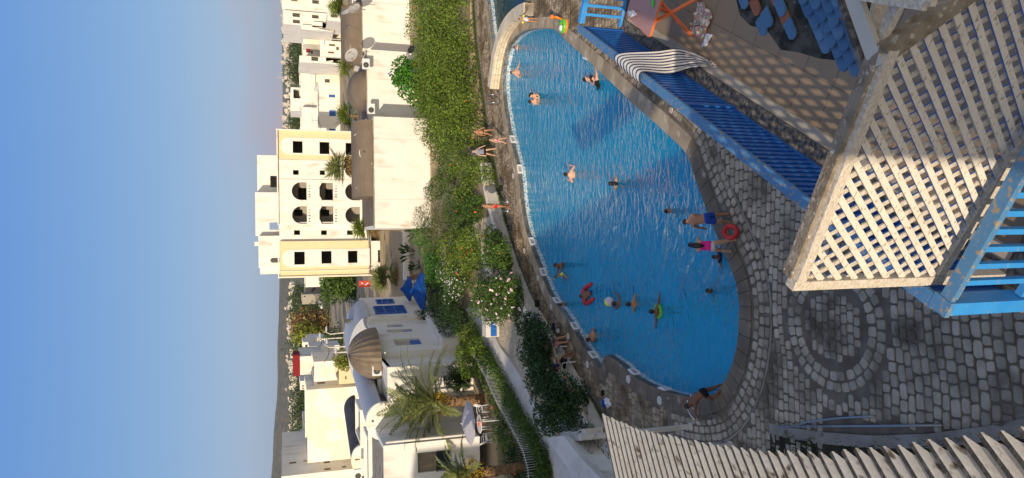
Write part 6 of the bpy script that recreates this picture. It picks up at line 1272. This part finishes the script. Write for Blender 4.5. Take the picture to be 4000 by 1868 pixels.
# ================= PEOPLE
def vn(*a): v = np.array(a, float); return v/np.linalg.norm(v)
def skin_obj(name, verts, edges, rad, mat, parent, off, sub=2, root=0):
    me = bpy.data.meshes.new(name); me.from_pydata([tuple(v-off) for v in verts], edges, []); me.materials.append(MT[mat]); o = bpy.data.objects.new(name, me); C.objects.link(o)
    md = o.modifiers.new('skin', 'SKIN'); md.use_smooth_shade = True
    if not me.skin_vertices: me.attributes
    for i, sv in enumerate(me.skin_vertices[0].data): r = rad[i]; sv.radius = r if hasattr(r, '__len__') else (r, r); sv.use_root = (i == root)
    sb = o.modifiers.new('sub', 'SUBSURF'); sb.levels = sub; sb.render_levels = sub
    if parent is not None: o.parent = parent
    else: o.location = off
    return o
def rx(a): c, s = math.cos(a), math.sin(a); return np.array([[1, 0, 0], [0, c, -s], [0, s, c]])
def rz_(a): c, s = math.cos(a), math.sin(a); return np.array([[c, -s, 0], [s, c, 0], [0, 0, 1]])
def person(label, pos, heading, pose, h=1.7, skin='skin_tan', hair='hair_black', hairlen=0, shorts=None, top=None, anchor='feet', lean=0, headp=0, group=None, girth=1.0, skirt=None, cap=None):
    """heading: degrees right of the view direction that the figure faces"""
    k = h/1.7; Y_ = rz_(-R(heading)); T = Y_@rx(-R(lean)); Hd = Y_@rx(-R(lean+headp)); P = {}
    fwd = np.array([0, 1., 0])
    P['pelvis'] = np.zeros(3); P['waist'] = T@np.array([0, 0, .14]); P['chest'] = T@np.array([0, .005, .33]); P['nb'] = T@np.array([0, -.01, .47])
    P['neck'] = P['nb']+Hd@np.array([0, .01, .07]); P['jaw'] = P['neck']+Hd@np.array([0, .03, .055]); P['head'] = P['neck']+Hd@np.array([0, .012, .115]); P['crown'] = P['neck']+Hd@np.array([0, .0, .175]); P['nose'] = P['neck']+Hd@np.array([0, .105, .09])
    for s, n in ((-1, 'l'), (1, 'r')):
        P['sh'+n] = P['nb']+T@np.array([s*.165, 0, -.035]); a = pose['arm'+n]; u = Y_@vn(s*a[0][0], *a[0][1:]); f = Y_@vn(s*a[1][0], *a[1][1:])
        P['el'+n] = P['sh'+n]+u*.275; P['wr'+n] = P['el'+n]+f*.245; P['pa'+n] = P['wr'+n]+f*.07
        lat = np.cross(f, Y_@np.array([0, .3, 1.])); lat /= np.linalg.norm(lat)
        for i in range(4): b = P['pa'+n]+lat*(i-1.5)*.02+f*.02; P['f%d%s' % (i, n)] = b+f*(.035+.006*(1.5-abs(i-1.3))); P['g%d%s' % (i, n)] = P['f%d%s' % (i, n)]+vn(*(f*.8-UP*.35))*(.034+.008*(i in (1, 2)))
        P['t0'+n] = P['wr'+n]+f*.03+lat*-.038*1; P['t1'+n] = P['t0'+n]+vn(*(f-lat*.5))*.04
        P['hip'+n] = Y_@np.array([s*.085, 0, -.06]); l = pose['leg'+n]; u = Y_@vn(s*l[0][0], *l[0][1:]); f2 = Y_@vn(s*l[1][0], *l[1][1:])
        P['kn'+n] = P['hip'+n]+u*.41; P['an'+n] = P['kn'+n]+f2*.40; ft = Y_@vn(*(l[2] if len(l) > 2 else (s*.15, 1, -.12))); P['he'+n] = P['an'+n]-ft*.035+UP*-.045*abs(f2[2]); P['to'+n] = P['an'+n]+ft*.15+UP*-.035*abs(f2[2])
    for q in P: P[q] = P[q]*k
    if anchor == 'feet': low = min(P[q][2] for q in ('hel', 'her', 'tol', 'tor')); org = np.array([np.mean([P['anl'][0], P['anr'][0]]), np.mean([P['anl'][1], P['anr'][1]]), low-.028*k])
    elif anchor == 'seat': org = P['pelvis']-UP*.10*k
    else: org = P['head'].copy()
    pos = np.array(pos, float); 
    for q in P: P[q] = P[q]-org+pos
    low = np.array([P['pelvis'][0], P['pelvis'][1], min(v[2] for v in P.values())]); t = thing('person', label, 'person', tuple(low), group)
    names = list(P); ix = {n: i for i, n in enumerate(names)}; E_ = [('pelvis', 'waist'), ('waist', 'chest'), ('chest', 'nb'), ('nb', 'neck'), ('neck', 'jaw'), ('jaw', 'head'), ('head', 'crown'), ('jaw', 'nose')]
    RD = dict(pelvis=(.150, .105), waist=(.125, .092), chest=(.160, .108), nb=(.10, .072), neck=.054, jaw=.066, head=(.088, .10), crown=(.062, .07), nose=.018)
    for n in 'lr':
        E_ += [('nb', 'sh'+n), ('sh'+n, 'el'+n), ('el'+n, 'wr'+n), ('wr'+n, 'pa'+n), ('wr'+n, 't0'+n), ('t0'+n, 't1'+n), ('pelvis', 'hip'+n), ('hip'+n, 'kn'+n), ('kn'+n, 'an'+n), ('an'+n, 'he'+n), ('an'+n, 'to'+n)]+[('pa'+n, 'f%d%s' % (i, n)) for i in range(4)]+[('f%d%s' % (i, n), 'g%d%s' % (i, n)) for i in range(4)]
        RD.update({'sh'+n: .066, 'el'+n: .044, 'wr'+n: (.032, .022), 'pa'+n: (.036, .018), 't0'+n: .013, 't1'+n: .010, 'hip'+n: .098, 'kn'+n: .060, 'an'+n: .036, 'he'+n: .032, 'to'+n: (.040, .024)})
        for i in range(4): RD['f%d%s' % (i, n)] = .010; RD['g%d%s' % (i, n)] = .008
    sc_ = lambda r, g=1.: tuple(x*k*g*1.12 for x in (r if hasattr(r, '__len__') else (r, r)))
    skin_obj('body', [P[n] for n in names], [(ix[a], ix[b]) for a, b in E_], [sc_(RD[n], girth if n in ('pelvis', 'waist', 'chest') else 1) for n in names], skin, t, OFF[t.name])
    def cloth(name, chain, rr, mat):
        ns = []; [ns.append(x) for e in chain for x in e if x not in ns]; pts = []
        for n in ns:
            if '~' in n: a, b, f = n.split('~'); f = float(f); pts.append(P[a]*(1-f)+P[b]*f)
            else: pts.append(P[n])
        skin_obj(name, pts, [(ns.index(a), ns.index(b)) for a, b in chain], [sc_(rr[n], girth) for n in ns], mat, t, OFF[t.name], 2)
    if shorts:
        f = shorts[1] if len(shorts) > 1 else .6; cloth('shorts', [('pelvis', 'pelvis~waist~0.55'), ('pelvis', 'hipl'), ('hipl', 'hipl~knl~%.2f' % f), ('pelvis', 'hipr'), ('hipr', 'hipr~knr~%.2f' % f)], {'pelvis': (.172, .128), 'pelvis~waist~0.55': (.15, .115), 'hipl': .115, 'hipr': .115, 'hipl~knl~%.2f' % f: .098, 'hipr~knr~%.2f' % f: .098}, shorts[0])
    if top:
        ch = [('waist', 'chest'), ('chest', 'chest~nb~0.8'), ('waist', 'pelvis~waist~0.3')]; rr = {'waist': (.148, .112), 'chest': (.18, .128), 'chest~nb~0.8': (.125, .092), 'pelvis~waist~0.3': (.165, .122)}
        if len(top) > 1 and top[1]:
            for n in 'lr': ch += [('chest~nb~0.8', 'sh'+n), ('sh'+n, 'sh%s~el%s~0.45' % (n, n))]; rr.update({'sh'+n: .078, 'sh%s~el%s~0.45' % (n, n): .066})
        cloth('top', ch, rr, top[0])
    if skirt: cloth('dress', [('waist', 'pelvis'), ('pelvis', 'hipl'), ('hipl', 'hipl~knl~0.85'), ('pelvis', 'hipr'), ('hipr', 'hipr~knr~0.85')], {'waist': (.15, .12), 'pelvis': (.19, .14), 'hipl': .135, 'hipr': .135, 'hipl~knl~0.85': .135, 'hipr~knr~0.85': .135}, skirt)
    # hair hugs the skull and leaves the face free
    m = MB(); hc = P['head']+Hd@np.array([0, -.018, .022])*k; V = []; Fs = []; nu, nv = 18, 10
    for j in range(nv+1):
        for i in range(nu):
            a = 2*math.pi*i/nu; back_ = .5-.5*math.sin(a); mxp = R(62+62*back_); p_ = mxp*j/nv
            V.append(hc+Hd@(np.array([math.sin(p_)*math.cos(a)*.098, math.sin(p_)*math.sin(a)*.112, math.cos(p_)*.115])*k))
    for j in range(nv):
        for i in range(nu): Fs.append((j*nu+i, j*nu+(i+1) % nu, (j+1)*nu+(i+1) % nu, (j+1)*nu+i))
    m.add(V, Fs)
    if hairlen: b0 = hc+Hd@np.array([0, -.08, -.02])*k; dn = T@np.array([0, -.22, -1.]); m.tube([b0, b0+dn*hairlen*.35+T@np.array([0, -.03, 0]), b0+dn*hairlen*.7, b0+dn*hairlen], [.085*k, .095*k, .085*k, .035*k], 10)
    m.build('hair', cap or hair, t, smooth=True)
    for s in (-1, 1):
        m = MB(); m.ell(P['neck']+(Hd@np.array([s*.034, .098, .12]))*k, (.013*k,)*3, 8, 6); m.build('eye', 'eye_dark', t)
    m = MB(); m.bar(P['neck']+(Hd@np.array([-.024, .098, .052]))*k, P['neck']+(Hd@np.array([.024, .098, .052]))*k, .012*k, .010*k); m.build('mouth', 'lip', t)
    return t, P
dn = (.12, .05, -1)
def pose(al=((.18, .05, -1), (.12, .25, -1)), ar=None, ll=((.06, .02, -1), (.02, -.02, -1)), lr=None): return dict(arml=al, armr=ar or al, legl=ll, legr=lr or ll)
walkp = pose(((.2, .3, -1), (.1, .7, -1)), ((.2, -.3, -1), (.1, 0, -1)), ((.05, .38, -1), (.03, .1, -1)), ((.05, -.15, -1), (.03, -.5, -1)))
wade = pose(((.9, .5, -.55), (.5, 1, -.1))); wide = pose(((1, .15, -.25), (1, .25, -.12))); hug = pose(((.35, .8, -.5), (-.55, .9, .05)))
def zW(px, dz): return atZ(px[0], px[1], WL+dz)
person('man in black swim trunks walking along the far pool edge, rightmost of the walking three', atZ(1926, 519), 150, walkp, 1.32, 'skin_tan', shorts=('cloth_black', .35))
person('pale child in a skin-coloured suit walking at the far pool edge, between two adults', atZ(1979, 551), 120, walkp, 1.12, 'skin_pale', 'hair_brown', shorts=('cloth_pink', .1), top=None)
person('person in a striped grey top and dark shorts walking on the far deck', atZ(1936, 595), 165, pose(((.5, .2, -1), (.3, .5, -1)), None, ((.16, .3, -1), (.1, .05, -1)), ((.16, -.12, -1), (.1, -.3, -1))), 1.5, 'skin_pale', 'hair_grey', shorts=('cloth_black', .5), top=('cloth_grey', True), girth=1.15)
person('person in red shorts standing beside the far steel ladder', atZ(1990, 806), 80, pose(((.15, -.2, -1), (.1, .5, -1)), None, ((.05, .2, -1), (.03, .05, -1)), ((.05, -.1, -1), (.03, -.2, -1))), 1.74, 'skin_tan', shorts=('cloth_red', .55))
t, P_g = person('small girl in a spotted swimsuit with yellow armbands by the curved seat wall', atZ(2099, 80), 200, pose(((.9, .3, -.7), (.7, .6, -.4))), 1.0, 'skin_tan', shorts=('cloth_white', .15), top=('cloth_white', False))
for n in 'lr':
    m = MB(); a, b = P_g['sh'+n], P_g['el'+n]; m.tube([a*.75+b*.25, a*.5+b*.5, a*.25+b*.75], [.05, .062, .05], 10); m.build('armband', 'float_yellow', t, smooth=True)
t, P_b = person('boy in blue shorts bending forward on the near pool edge', atZ(2856, 852), -12, pose(((.15, .5, -1), (.1, .25, -1)), None, ((.10, -.25, -1), (.05, .12, -1)), ((.12, .05, -1), (.05, -.1, -1))), 1.50, 'skin_tan', shorts=('cloth_blue', .75), lean=38, headp=20)
t, P_p = person('girl with long black hair in a pink swimsuit leaning over a red swim ring', atZ(2872, 960), 5, pose(((.3, .8, -.7), (-.1, .9, -.6)), ((.3, .9, -.5), (-.2, .9, -.5)), ((.22, .35, -1), (.1, -.15, -1)), ((.22, -.3, -1), (.1, -.05, -1))), 1.45, 'skin_pale', 'hair_black', .38, shorts=('cloth_white', .12), top=('cloth_pink', False), lean=42, headp=5)
def torus(c, R_, r_, mat, name, label, cat_, nrm=(0, 0, 1), n=36, m_=14, parent=None):
    m = MB(); nrm = vn(*nrm); u = vn(*np.cross(nrm, [.3, 1, .1])); v = np.cross(nrm, u); V = []
    for i in range(n):
        a = 2*math.pi*i/n; d = u*math.cos(a)+v*math.sin(a)
        for j in range(m_): b = 2*math.pi*j/m_; V.append(c+d*(R_+r_*math.cos(b))+nrm*r_*math.sin(b))
    m.add(V, [(i*m_+j, ((i+1) % n)*m_+j, ((i+1) % n)*m_+(j+1) % m_, i*m_+(j+1) % m_) for i in range(n) for j in range(m_)]); o = m.build(name, mat, parent, smooth=True)
    return tag(o, label, cat_) if parent is None else o
rc = atZ(2853, 906, .42); torus(rc, .175, .068, 'float_red', 'swim_ring', 'shiny red swim ring held by the girl in pink', 'swim ring', (.25, -.75, .6))
person('boy pulling himself out at the near left ladder', atZ(2838, 1513, -.28), -65, pose(((.5, .75, .1), (.2, .8, -.5)), ((.6, .5, .3), (-.1, .9, .2)), ((.15, .7, -.9), (.05, -.9, -.35)), ((.1, -.1, -1), (.05, -.35, -1))), 1.5, 'skin_dark', shorts=('cloth_black', .4), lean=48)
# bathers (standing on the pool floor, water to the chest, or swimming)
SW = [
 ('dark-haired bather low in the water close to the seat wall', (2012, 186), .16, 200, wade, 1.35, dict(skin='skin_pale', top=('cloth_black', False), hairlen=.2)),
 ('bare-chested man with arms out in the upper right of the pool', (2001, 282), .42, 160, pose(((.8, .3, -.8), (.2, .9, .1))), 1.7, dict(skin='skin_pale')),
 ('man of the embracing pair near the far ladder', (2072, 396), .40, 60, hug, 1.7, dict(skin='skin_pale')),
 ('woman of the embracing pair near the far ladder', (2074, 375), .42, 240, hug, 1.62, dict(skin='skin_pale', top=('cloth_black', False), hairlen=.15)),
 ('bather in striped headscarf holding the floating swimmer', (2286, 309), .30, 100, hug, 1.62, dict(skin='skin_pale', cap='cloth_black', top=('cloth_navy', True))),
 ('pale broad-backed bather alone in the upper middle of the pool', (2211, 681), .40, 20, pose(((.9, .2, -.7), (-.1, .9, .3))), 1.75, dict(skin='skin_pale', girth=1.2)),
 ('dark-haired bather in black seen from behind, middle of the pool', (2386, 717), .24, 10, wade, 1.55, dict(skin='skin_tan', hairlen=.25, top=('cloth_black', False))),
 ('boy splashing, nearly submerged, left of the boy in blue shorts', (2606, 823), .12, 120, wide, 1.4, dict(skin='skin_tan')),
 ('man lifting a child out of the water on the far left side', (2172, 1038), .34, 250, pose(((.3, .9, .3), (-.1, .9, .4))), 1.7, dict(skin='skin_dark')),
 ('young man behind the yellow beach ball', (2400, 1186), .20, 30, pose(((.8, .5, .1), (-.3, 1, .2))), 1.5, dict(skin='skin_dark')),
 ('dark-haired bather wading away, between the beach ball and the green ring', (2456, 1188), .30, 10, wade, 1.6, dict(skin='skin_tan', shorts=('cloth_black', .6))),
 ('bather in a white top inside the green swim ring', (2545, 1217), .30, 15, wide, 1.5, dict(skin='skin_dark', top=('cloth_white', False))),
 ('boy paddling near the near pool edge, lower middle', (2769, 1137), .10, 200, wide, 1.4, dict(skin='skin_dark')),
 ('child with both arms spread at the near pool edge behind the girl in pink', (2793, 1004), .20, 175, wide, 1.3, dict(skin='skin_dark', top=('cloth_navy', True))),
 ('first of the children holding the far left pool edge, one arm raised', (2189, 1192), .26, 300, pose(((.5, .6, .6), (-.3, .5, .8))), 1.4, dict(skin='skin_dark')),
 ('middle child of the three at the far left pool edge', (2207, 1222), .22, 320, wade, 1.4, dict(skin='skin_dark', top=('cloth_black', False))),
 ('left child of the three at the far left pool edge, crouching', (2220, 1249), .20, 20, hug, 1.4, dict(skin='skin_dark')),
 ('fair-haired man turned away near the notch in the pool wall', (2296, 1312), .36, 10, hug, 1.72, dict(skin='skin_tan', hair='hair_grey')),
 ('dark-haired companion pressed to the fair-haired man', (2298, 1326), .30, 60, hug, 1.6, dict(skin='skin_dark', shorts=('cloth_red', .4))),
]
for lb, px, dz, hdg, po, h_, kw in SW: person(lb, zW(px, dz), hdg, po, h_, anchor='head', **kw)
# floating swimmer in the near right of the pool, child in the air, float rider
flo = dict(arml=((.5, .6, .1), (.2, .8, 0)), armr=((.5, .6, .1), (.2, .8, 0)), legl=((.05, -1, -.12), (.02, -1, -.2), (0, -1, -.3)), legr=((.08, -1, -.2), (.05, -1, -.05), (0, -1, -.3)))
flo2 = dict(arml=((.45, .8, -.2), (.15, .95, -.1)), armr=((.45, .8, -.2), (.2, .95, 0)), legl=((.05, -1, -.12), (.02, -1, -.3), (0, -1, -.3)), legr=((.1, -1, -.3), (.05, -1, -.1), (0, -1, -.3)))
person('slim swimmer in black shorts floating towards the near right pool edge, legs trailing', zW((2314, 305), .16), 55, flo, 1.6, 'skin_pale', shorts=('cloth_black', .55), top=('cloth_black', False), lean=75, headp=-25, anchor='head')
person('small child in a coral swimsuit held up by the man on the far left side', zW((2172, 1082), .55), 250, pose(((1, .2, .4), (1, .1, .5)), None, ((.5, .8, -.2), (.3, .5, -.8)), ((.6, .6, -.3), (.3, .5, -.8))), .95, 'skin_tan', shorts=('cloth_coral', .2), top=('cloth_yellow', False), lean=20, anchor='head')
t, P_f = person('swimmer lying forward on the red armchair float', zW((2272, 1157), .26), -20, flo2, 1.5, 'skin_dark', shorts=('cloth_navy', .4), lean=62, headp=-15, anchor='head')
fc = P_f['chest']-UP*.14; t = thing('pool_float', 'red inflatable armchair float under a dark-haired swimmer', 'pool float', (fc[0], fc[1], WL-.05)); m = MB(); fd = rz_(R(20))@np.array([0, 1., 0]); fs_ = np.array([-fd[1], fd[0], 0]); fz = np.array([fc[0], fc[1], WL+.05])
for s in (-1, 1): m = MB(); m.tube([fz+fs_*s*.33-fd*.55, fz+fs_*s*.35-fd*.2, fz+fs_*s*.34+fd*.3, fz+fs_*s*.25+fd*.42], [.07, .105, .105, .05], 12); m.build('side_tube', 'float_red', t, smooth=True)
m = MB(); m.tube([fz-fs_*.3+fd*.36+UP*.05, fz+fs_*.3+fd*.36+UP*.05], .1, 12); m.build('head_tube', 'float_red', t, smooth=True)
gc = zW((2545, 1217), .30); gc[2] = WL+.03; torus(gc, .22, .065, 'float_green', 'swim_ring', 'bright green swim ring round the bather in a white top', 'swim ring'); MT['float_green'].node_tree.nodes['Principled BSDF'].inputs['Base Color'].default_value = (.12, .5, .04, 1)
bc = zW((2379, 1179), .30); t = thing('beach_ball', 'yellow, white and lilac beach ball held above the water', 'beach ball', tuple(bc-UP*.2)); m = MB(); m.lathe(bc, [(max(.001, .2*math.sin(math.pi*j/14)), -.2*math.cos(math.pi*j/14)) for j in range(15)], 24, axis=(.7, .2, .5))
for k, f in enumerate(m.f): m.m[k] = [0, 0, 1, 0, 2, 1][(k//14)//4 % 6]
m.build('ball', ['float_yellow', 'cloth_white', 'cloth_lilac'], t, smooth=True)
# children's float on the right deck
dc = atZ(2208, 90, .0); t = thing('ride_on_float', 'green and orange inflatable ride-on toy lying on the paving at the right', 'pool float', tuple(dc)); torus(dc+UP*.12+np.array([-.15, 0, 0]), .24, .10, 'float_green', 'ring', None, None, (0, 0, 1), parent=t); torus(dc+UP*.03+np.array([-.15, -.02, 0]), .28, .07, 'float_orange', 'base_ring', None, None, (0, 0, 1), parent=t)
m = MB(); m.tube([dc+np.array([.16, 0, .15]), dc+np.array([.24, .05, .38]), dc+np.array([.26, .12, .52])], [.07, .055, .06], 10); m.ell(dc+np.array([.27, .16, .60]), (.11, .14, .10), 12, 8); m.build('head', 'float_orange', t, smooth=True); m = MB(); m.ell(dc+np.array([-.25, 0, .22]), (.16, .14, .09), 12, 8); m.build('seat_pad', 'cloth_white', t, smooth=True)
# seated pair, chairs and clothes
c1 = atZ(2206, 1346); c2 = atZ(2240, 1424)
pchair(c1, -.9, 'white plastic chair with a checked towel, under the seated woman in mauve'); pchair(c2, -.2, 'white plastic chair of the seated man in dark clothes')
sit = dict(arml=((.3, .35, -1), (-.2, .9, .1)), armr=((.3, .35, -1), (-.2, .9, .1)), legl=((.12, 1, -.08), (.0, .25, -1)), legr=((.12, 1, -.12), (.0, .1, -1)))
person('woman in a mauve dress sitting on a white chair at the pool side', c1+UP*.455, 140, sit, 1.62, 'skin_tan', 'hair_brown', .18, top=('cloth_mauve', True), skirt='cloth_mauve', anchor='seat', lean=-8, girth=1.1)
person('person in dark clothes sitting back on a white chair beside the hibiscus hedge', c2+UP*.455, 95, sit, 1.7, 'skin_dark', 'hair_grey', shorts=('cloth_black', .9), top=('cloth_navy', True), anchor='seat', lean=-14, girth=1.1)
a = c1-np.array([math.cos(-.9), math.sin(-.9), 0])*.36; s_ = np.array([-math.sin(-.9), math.cos(-.9), 0]); m = MB(); rows = [[a+s_*(v-.5)*.5+np.array([-.03, .04, 0])*math.sin(3*u)+UP*(.90-.62*u)-np.array([math.cos(-.9), math.sin(-.9), 0])*(.05*math.sin(u*3+v*5)) for v in np.linspace(0, 1, 14)] for u in np.linspace(0, 1, 14)]; grid(m, rows, [j % 2 for j in range(13)]); o = m.build('towel', ['cloth_mauve', 'towel_white'], smooth=True); sm = o.modifiers.new('t', 'SOLIDIFY'); sm.thickness = .008; tag(o, 'mauve and white striped towel hanging on the back of the white chair', 'towel')
crumple('clothes_heap', [atZ(2362, 1560, .02), atZ(2380, 1552, .02), atZ(2392, 1590, .02), atZ(2370, 1594, .02)], .14, 'cloth_white', 'white bundle of clothes on the paving near the mosaic ground', 'clothes', 12, 7)
crumple('clothes_heap', [atZ(2355, 1562, .02), atZ(2366, 1560, .02), atZ(2372, 1588, .02), atZ(2360, 1590, .02)], .15, 'cloth_blue', 'blue cloth beside the white bundle of clothes', 'clothes', 12, 8)
crumple('bag', [atZ(2351, 1527, .02), atZ(2361, 1524, .02), atZ(2362, 1546, .02), atZ(2353, 1548, .02)], .12, 'cloth_black', 'small black bag on the paving above the white bundle', 'bag', 10, 6)
crumple('shoes', [atZ(2159, 1262, .02), atZ(2168, 1264, .02), atZ(2170, 1290, .02), atZ(2162, 1290, .02)], .12, 'cloth_navy', 'dark shoes left on the paving above the seated woman', 'shoes', 10, 6)
crumple('folded_towel', [atZ(2176, 1288, .02), atZ(2188, 1284, .02), atZ(2186, 1302, .02), atZ(2178, 1302, .02)], .13, 'cloth_white', 'small white towel lying beside the dark shoes', 'towel', 10, 6)
# two people under the blue parasols
b = atZ(1668, 1078, .9); person('bare-backed man in grey shorts standing under the larger blue parasol', b, 200, pose(), 1.72, 'skin_tan', shorts=('cloth_grey', .8), lean=12)
b2 = atZ(1655, 1102, .9); person('person in white beside the bare-backed man, partly under the parasol', b2, 160, pose(), 1.55, 'skin_tan', shorts=('cloth_white', .9), top=('cloth_white', True))
# green leaf-shaped mat at the right pool rim
m = MB(); m.add([atZ(2274, 222, .03), atZ(2278, 230, .03), atZ(2292, 236, .03), atZ(2290, 226, .03)], [(0, 1, 2, 3)]); o = m.build('wet_cloth', 'cloth_white'); s2 = o.modifiers.new('t', 'SOLIDIFY'); s2.thickness = .02; tag(o, 'small pale cloth on the rim of the right pool edge', 'cloth')
# overhead cables between the lamp posts and the town
def cable(a, b, sag, label, r=.015):
    a, b = np.array(a), np.array(b); m = MB(); m.tube([a+(b-a)*t-UP*sag*4*t*(1-t) for t in np.linspace(0, 1, 11)], r, 4, False); tag(m.build('cable', 'rope'), label, 'cable')
cable(atY(1252, 1325, 75), atY(1195, 1375, 168), 1.2, 'thin cable from the second lamp post to the narrow tower house', .03)
cable(atY(1285, 1358, 70), atY(1205, 1460, 100), .8, 'thin cable sagging from the third lamp post to the red-banded house', .03)
cable(atY(1200, 560, 86), atY(1240, 470, 150), 1.0, 'thin cable running from the apartment block roof room to the white upper building', .03)
m = MB(); x_ = F3.rect(1470, 1690, 545, 546)[0][0]; m.box(F3.w(x_, o3[2][1]-2.2, .004), (.025, 4.0, .012), UP) if False else m.bar(F3.w(x_, o3[0][1]+1.5, .004), F3.w(x_, o3[2][1]-.02, .004), .02, .012, EX); m.build('wall_joint', 'concrete', t3)
x_ = F3.rect(1470, 1690, 778, 779)[0][0]; m = MB(); m.bar(F3.w(x_, o3[0][1]+1.5, .004), F3.w(x_, o3[2][1]-.02, .004), .015, .012, EX); m.build('wall_joint', 'concrete', t3)
for t_q, F_q, o_q in ((t3, F3, o3), (t2, F2_, o2), (t1, F1, o1)):
    m = MB(); a_, b_ = o_q[0][0], o_q[1][0]; n_ = int((b_-a_)/.35)
    for i in range(n_): q = a_+(i+.5)*(b_-a_)/n_; m.bar(F_q.w(q-.17, o_q[2][1]+.03, .02), F_q.w(q+.17, o_q[2][1]+.03+random.uniform(-.015, .015), .02), .12, .07+random.uniform(-.02, .02))
    m.build('parapet_edge', 'concrete', t_q)
# ---------------- the evening air: a thin even haze round the camera and the whole place
hz = MB(); hz.box((0, 3850, 29.5), (18400, 8500, 91)); 
o = hz.build('haze', 'dark_void', origin=(0, 2600, 0)); hm = bpy.data.materials.new('haze'); hm.use_nodes = True; n = hm.node_tree; n.nodes.clear(); ou = n.nodes.new('ShaderNodeOutputMaterial'); pv = n.nodes.new('ShaderNodeVolumePrincipled')
pv.inputs['Color'].default_value = (.78, .86, .98, 1); pv.inputs['Density'].default_value = .00005; pv.inputs['Anisotropy'].default_value = 0; n.links.new(pv.outputs[0], ou.inputs['Volume']); o.data.materials.clear(); o.data.materials.append(hm); tag(o, 'thin blue evening haze over the town and hill', 'haze', kind='stuff')
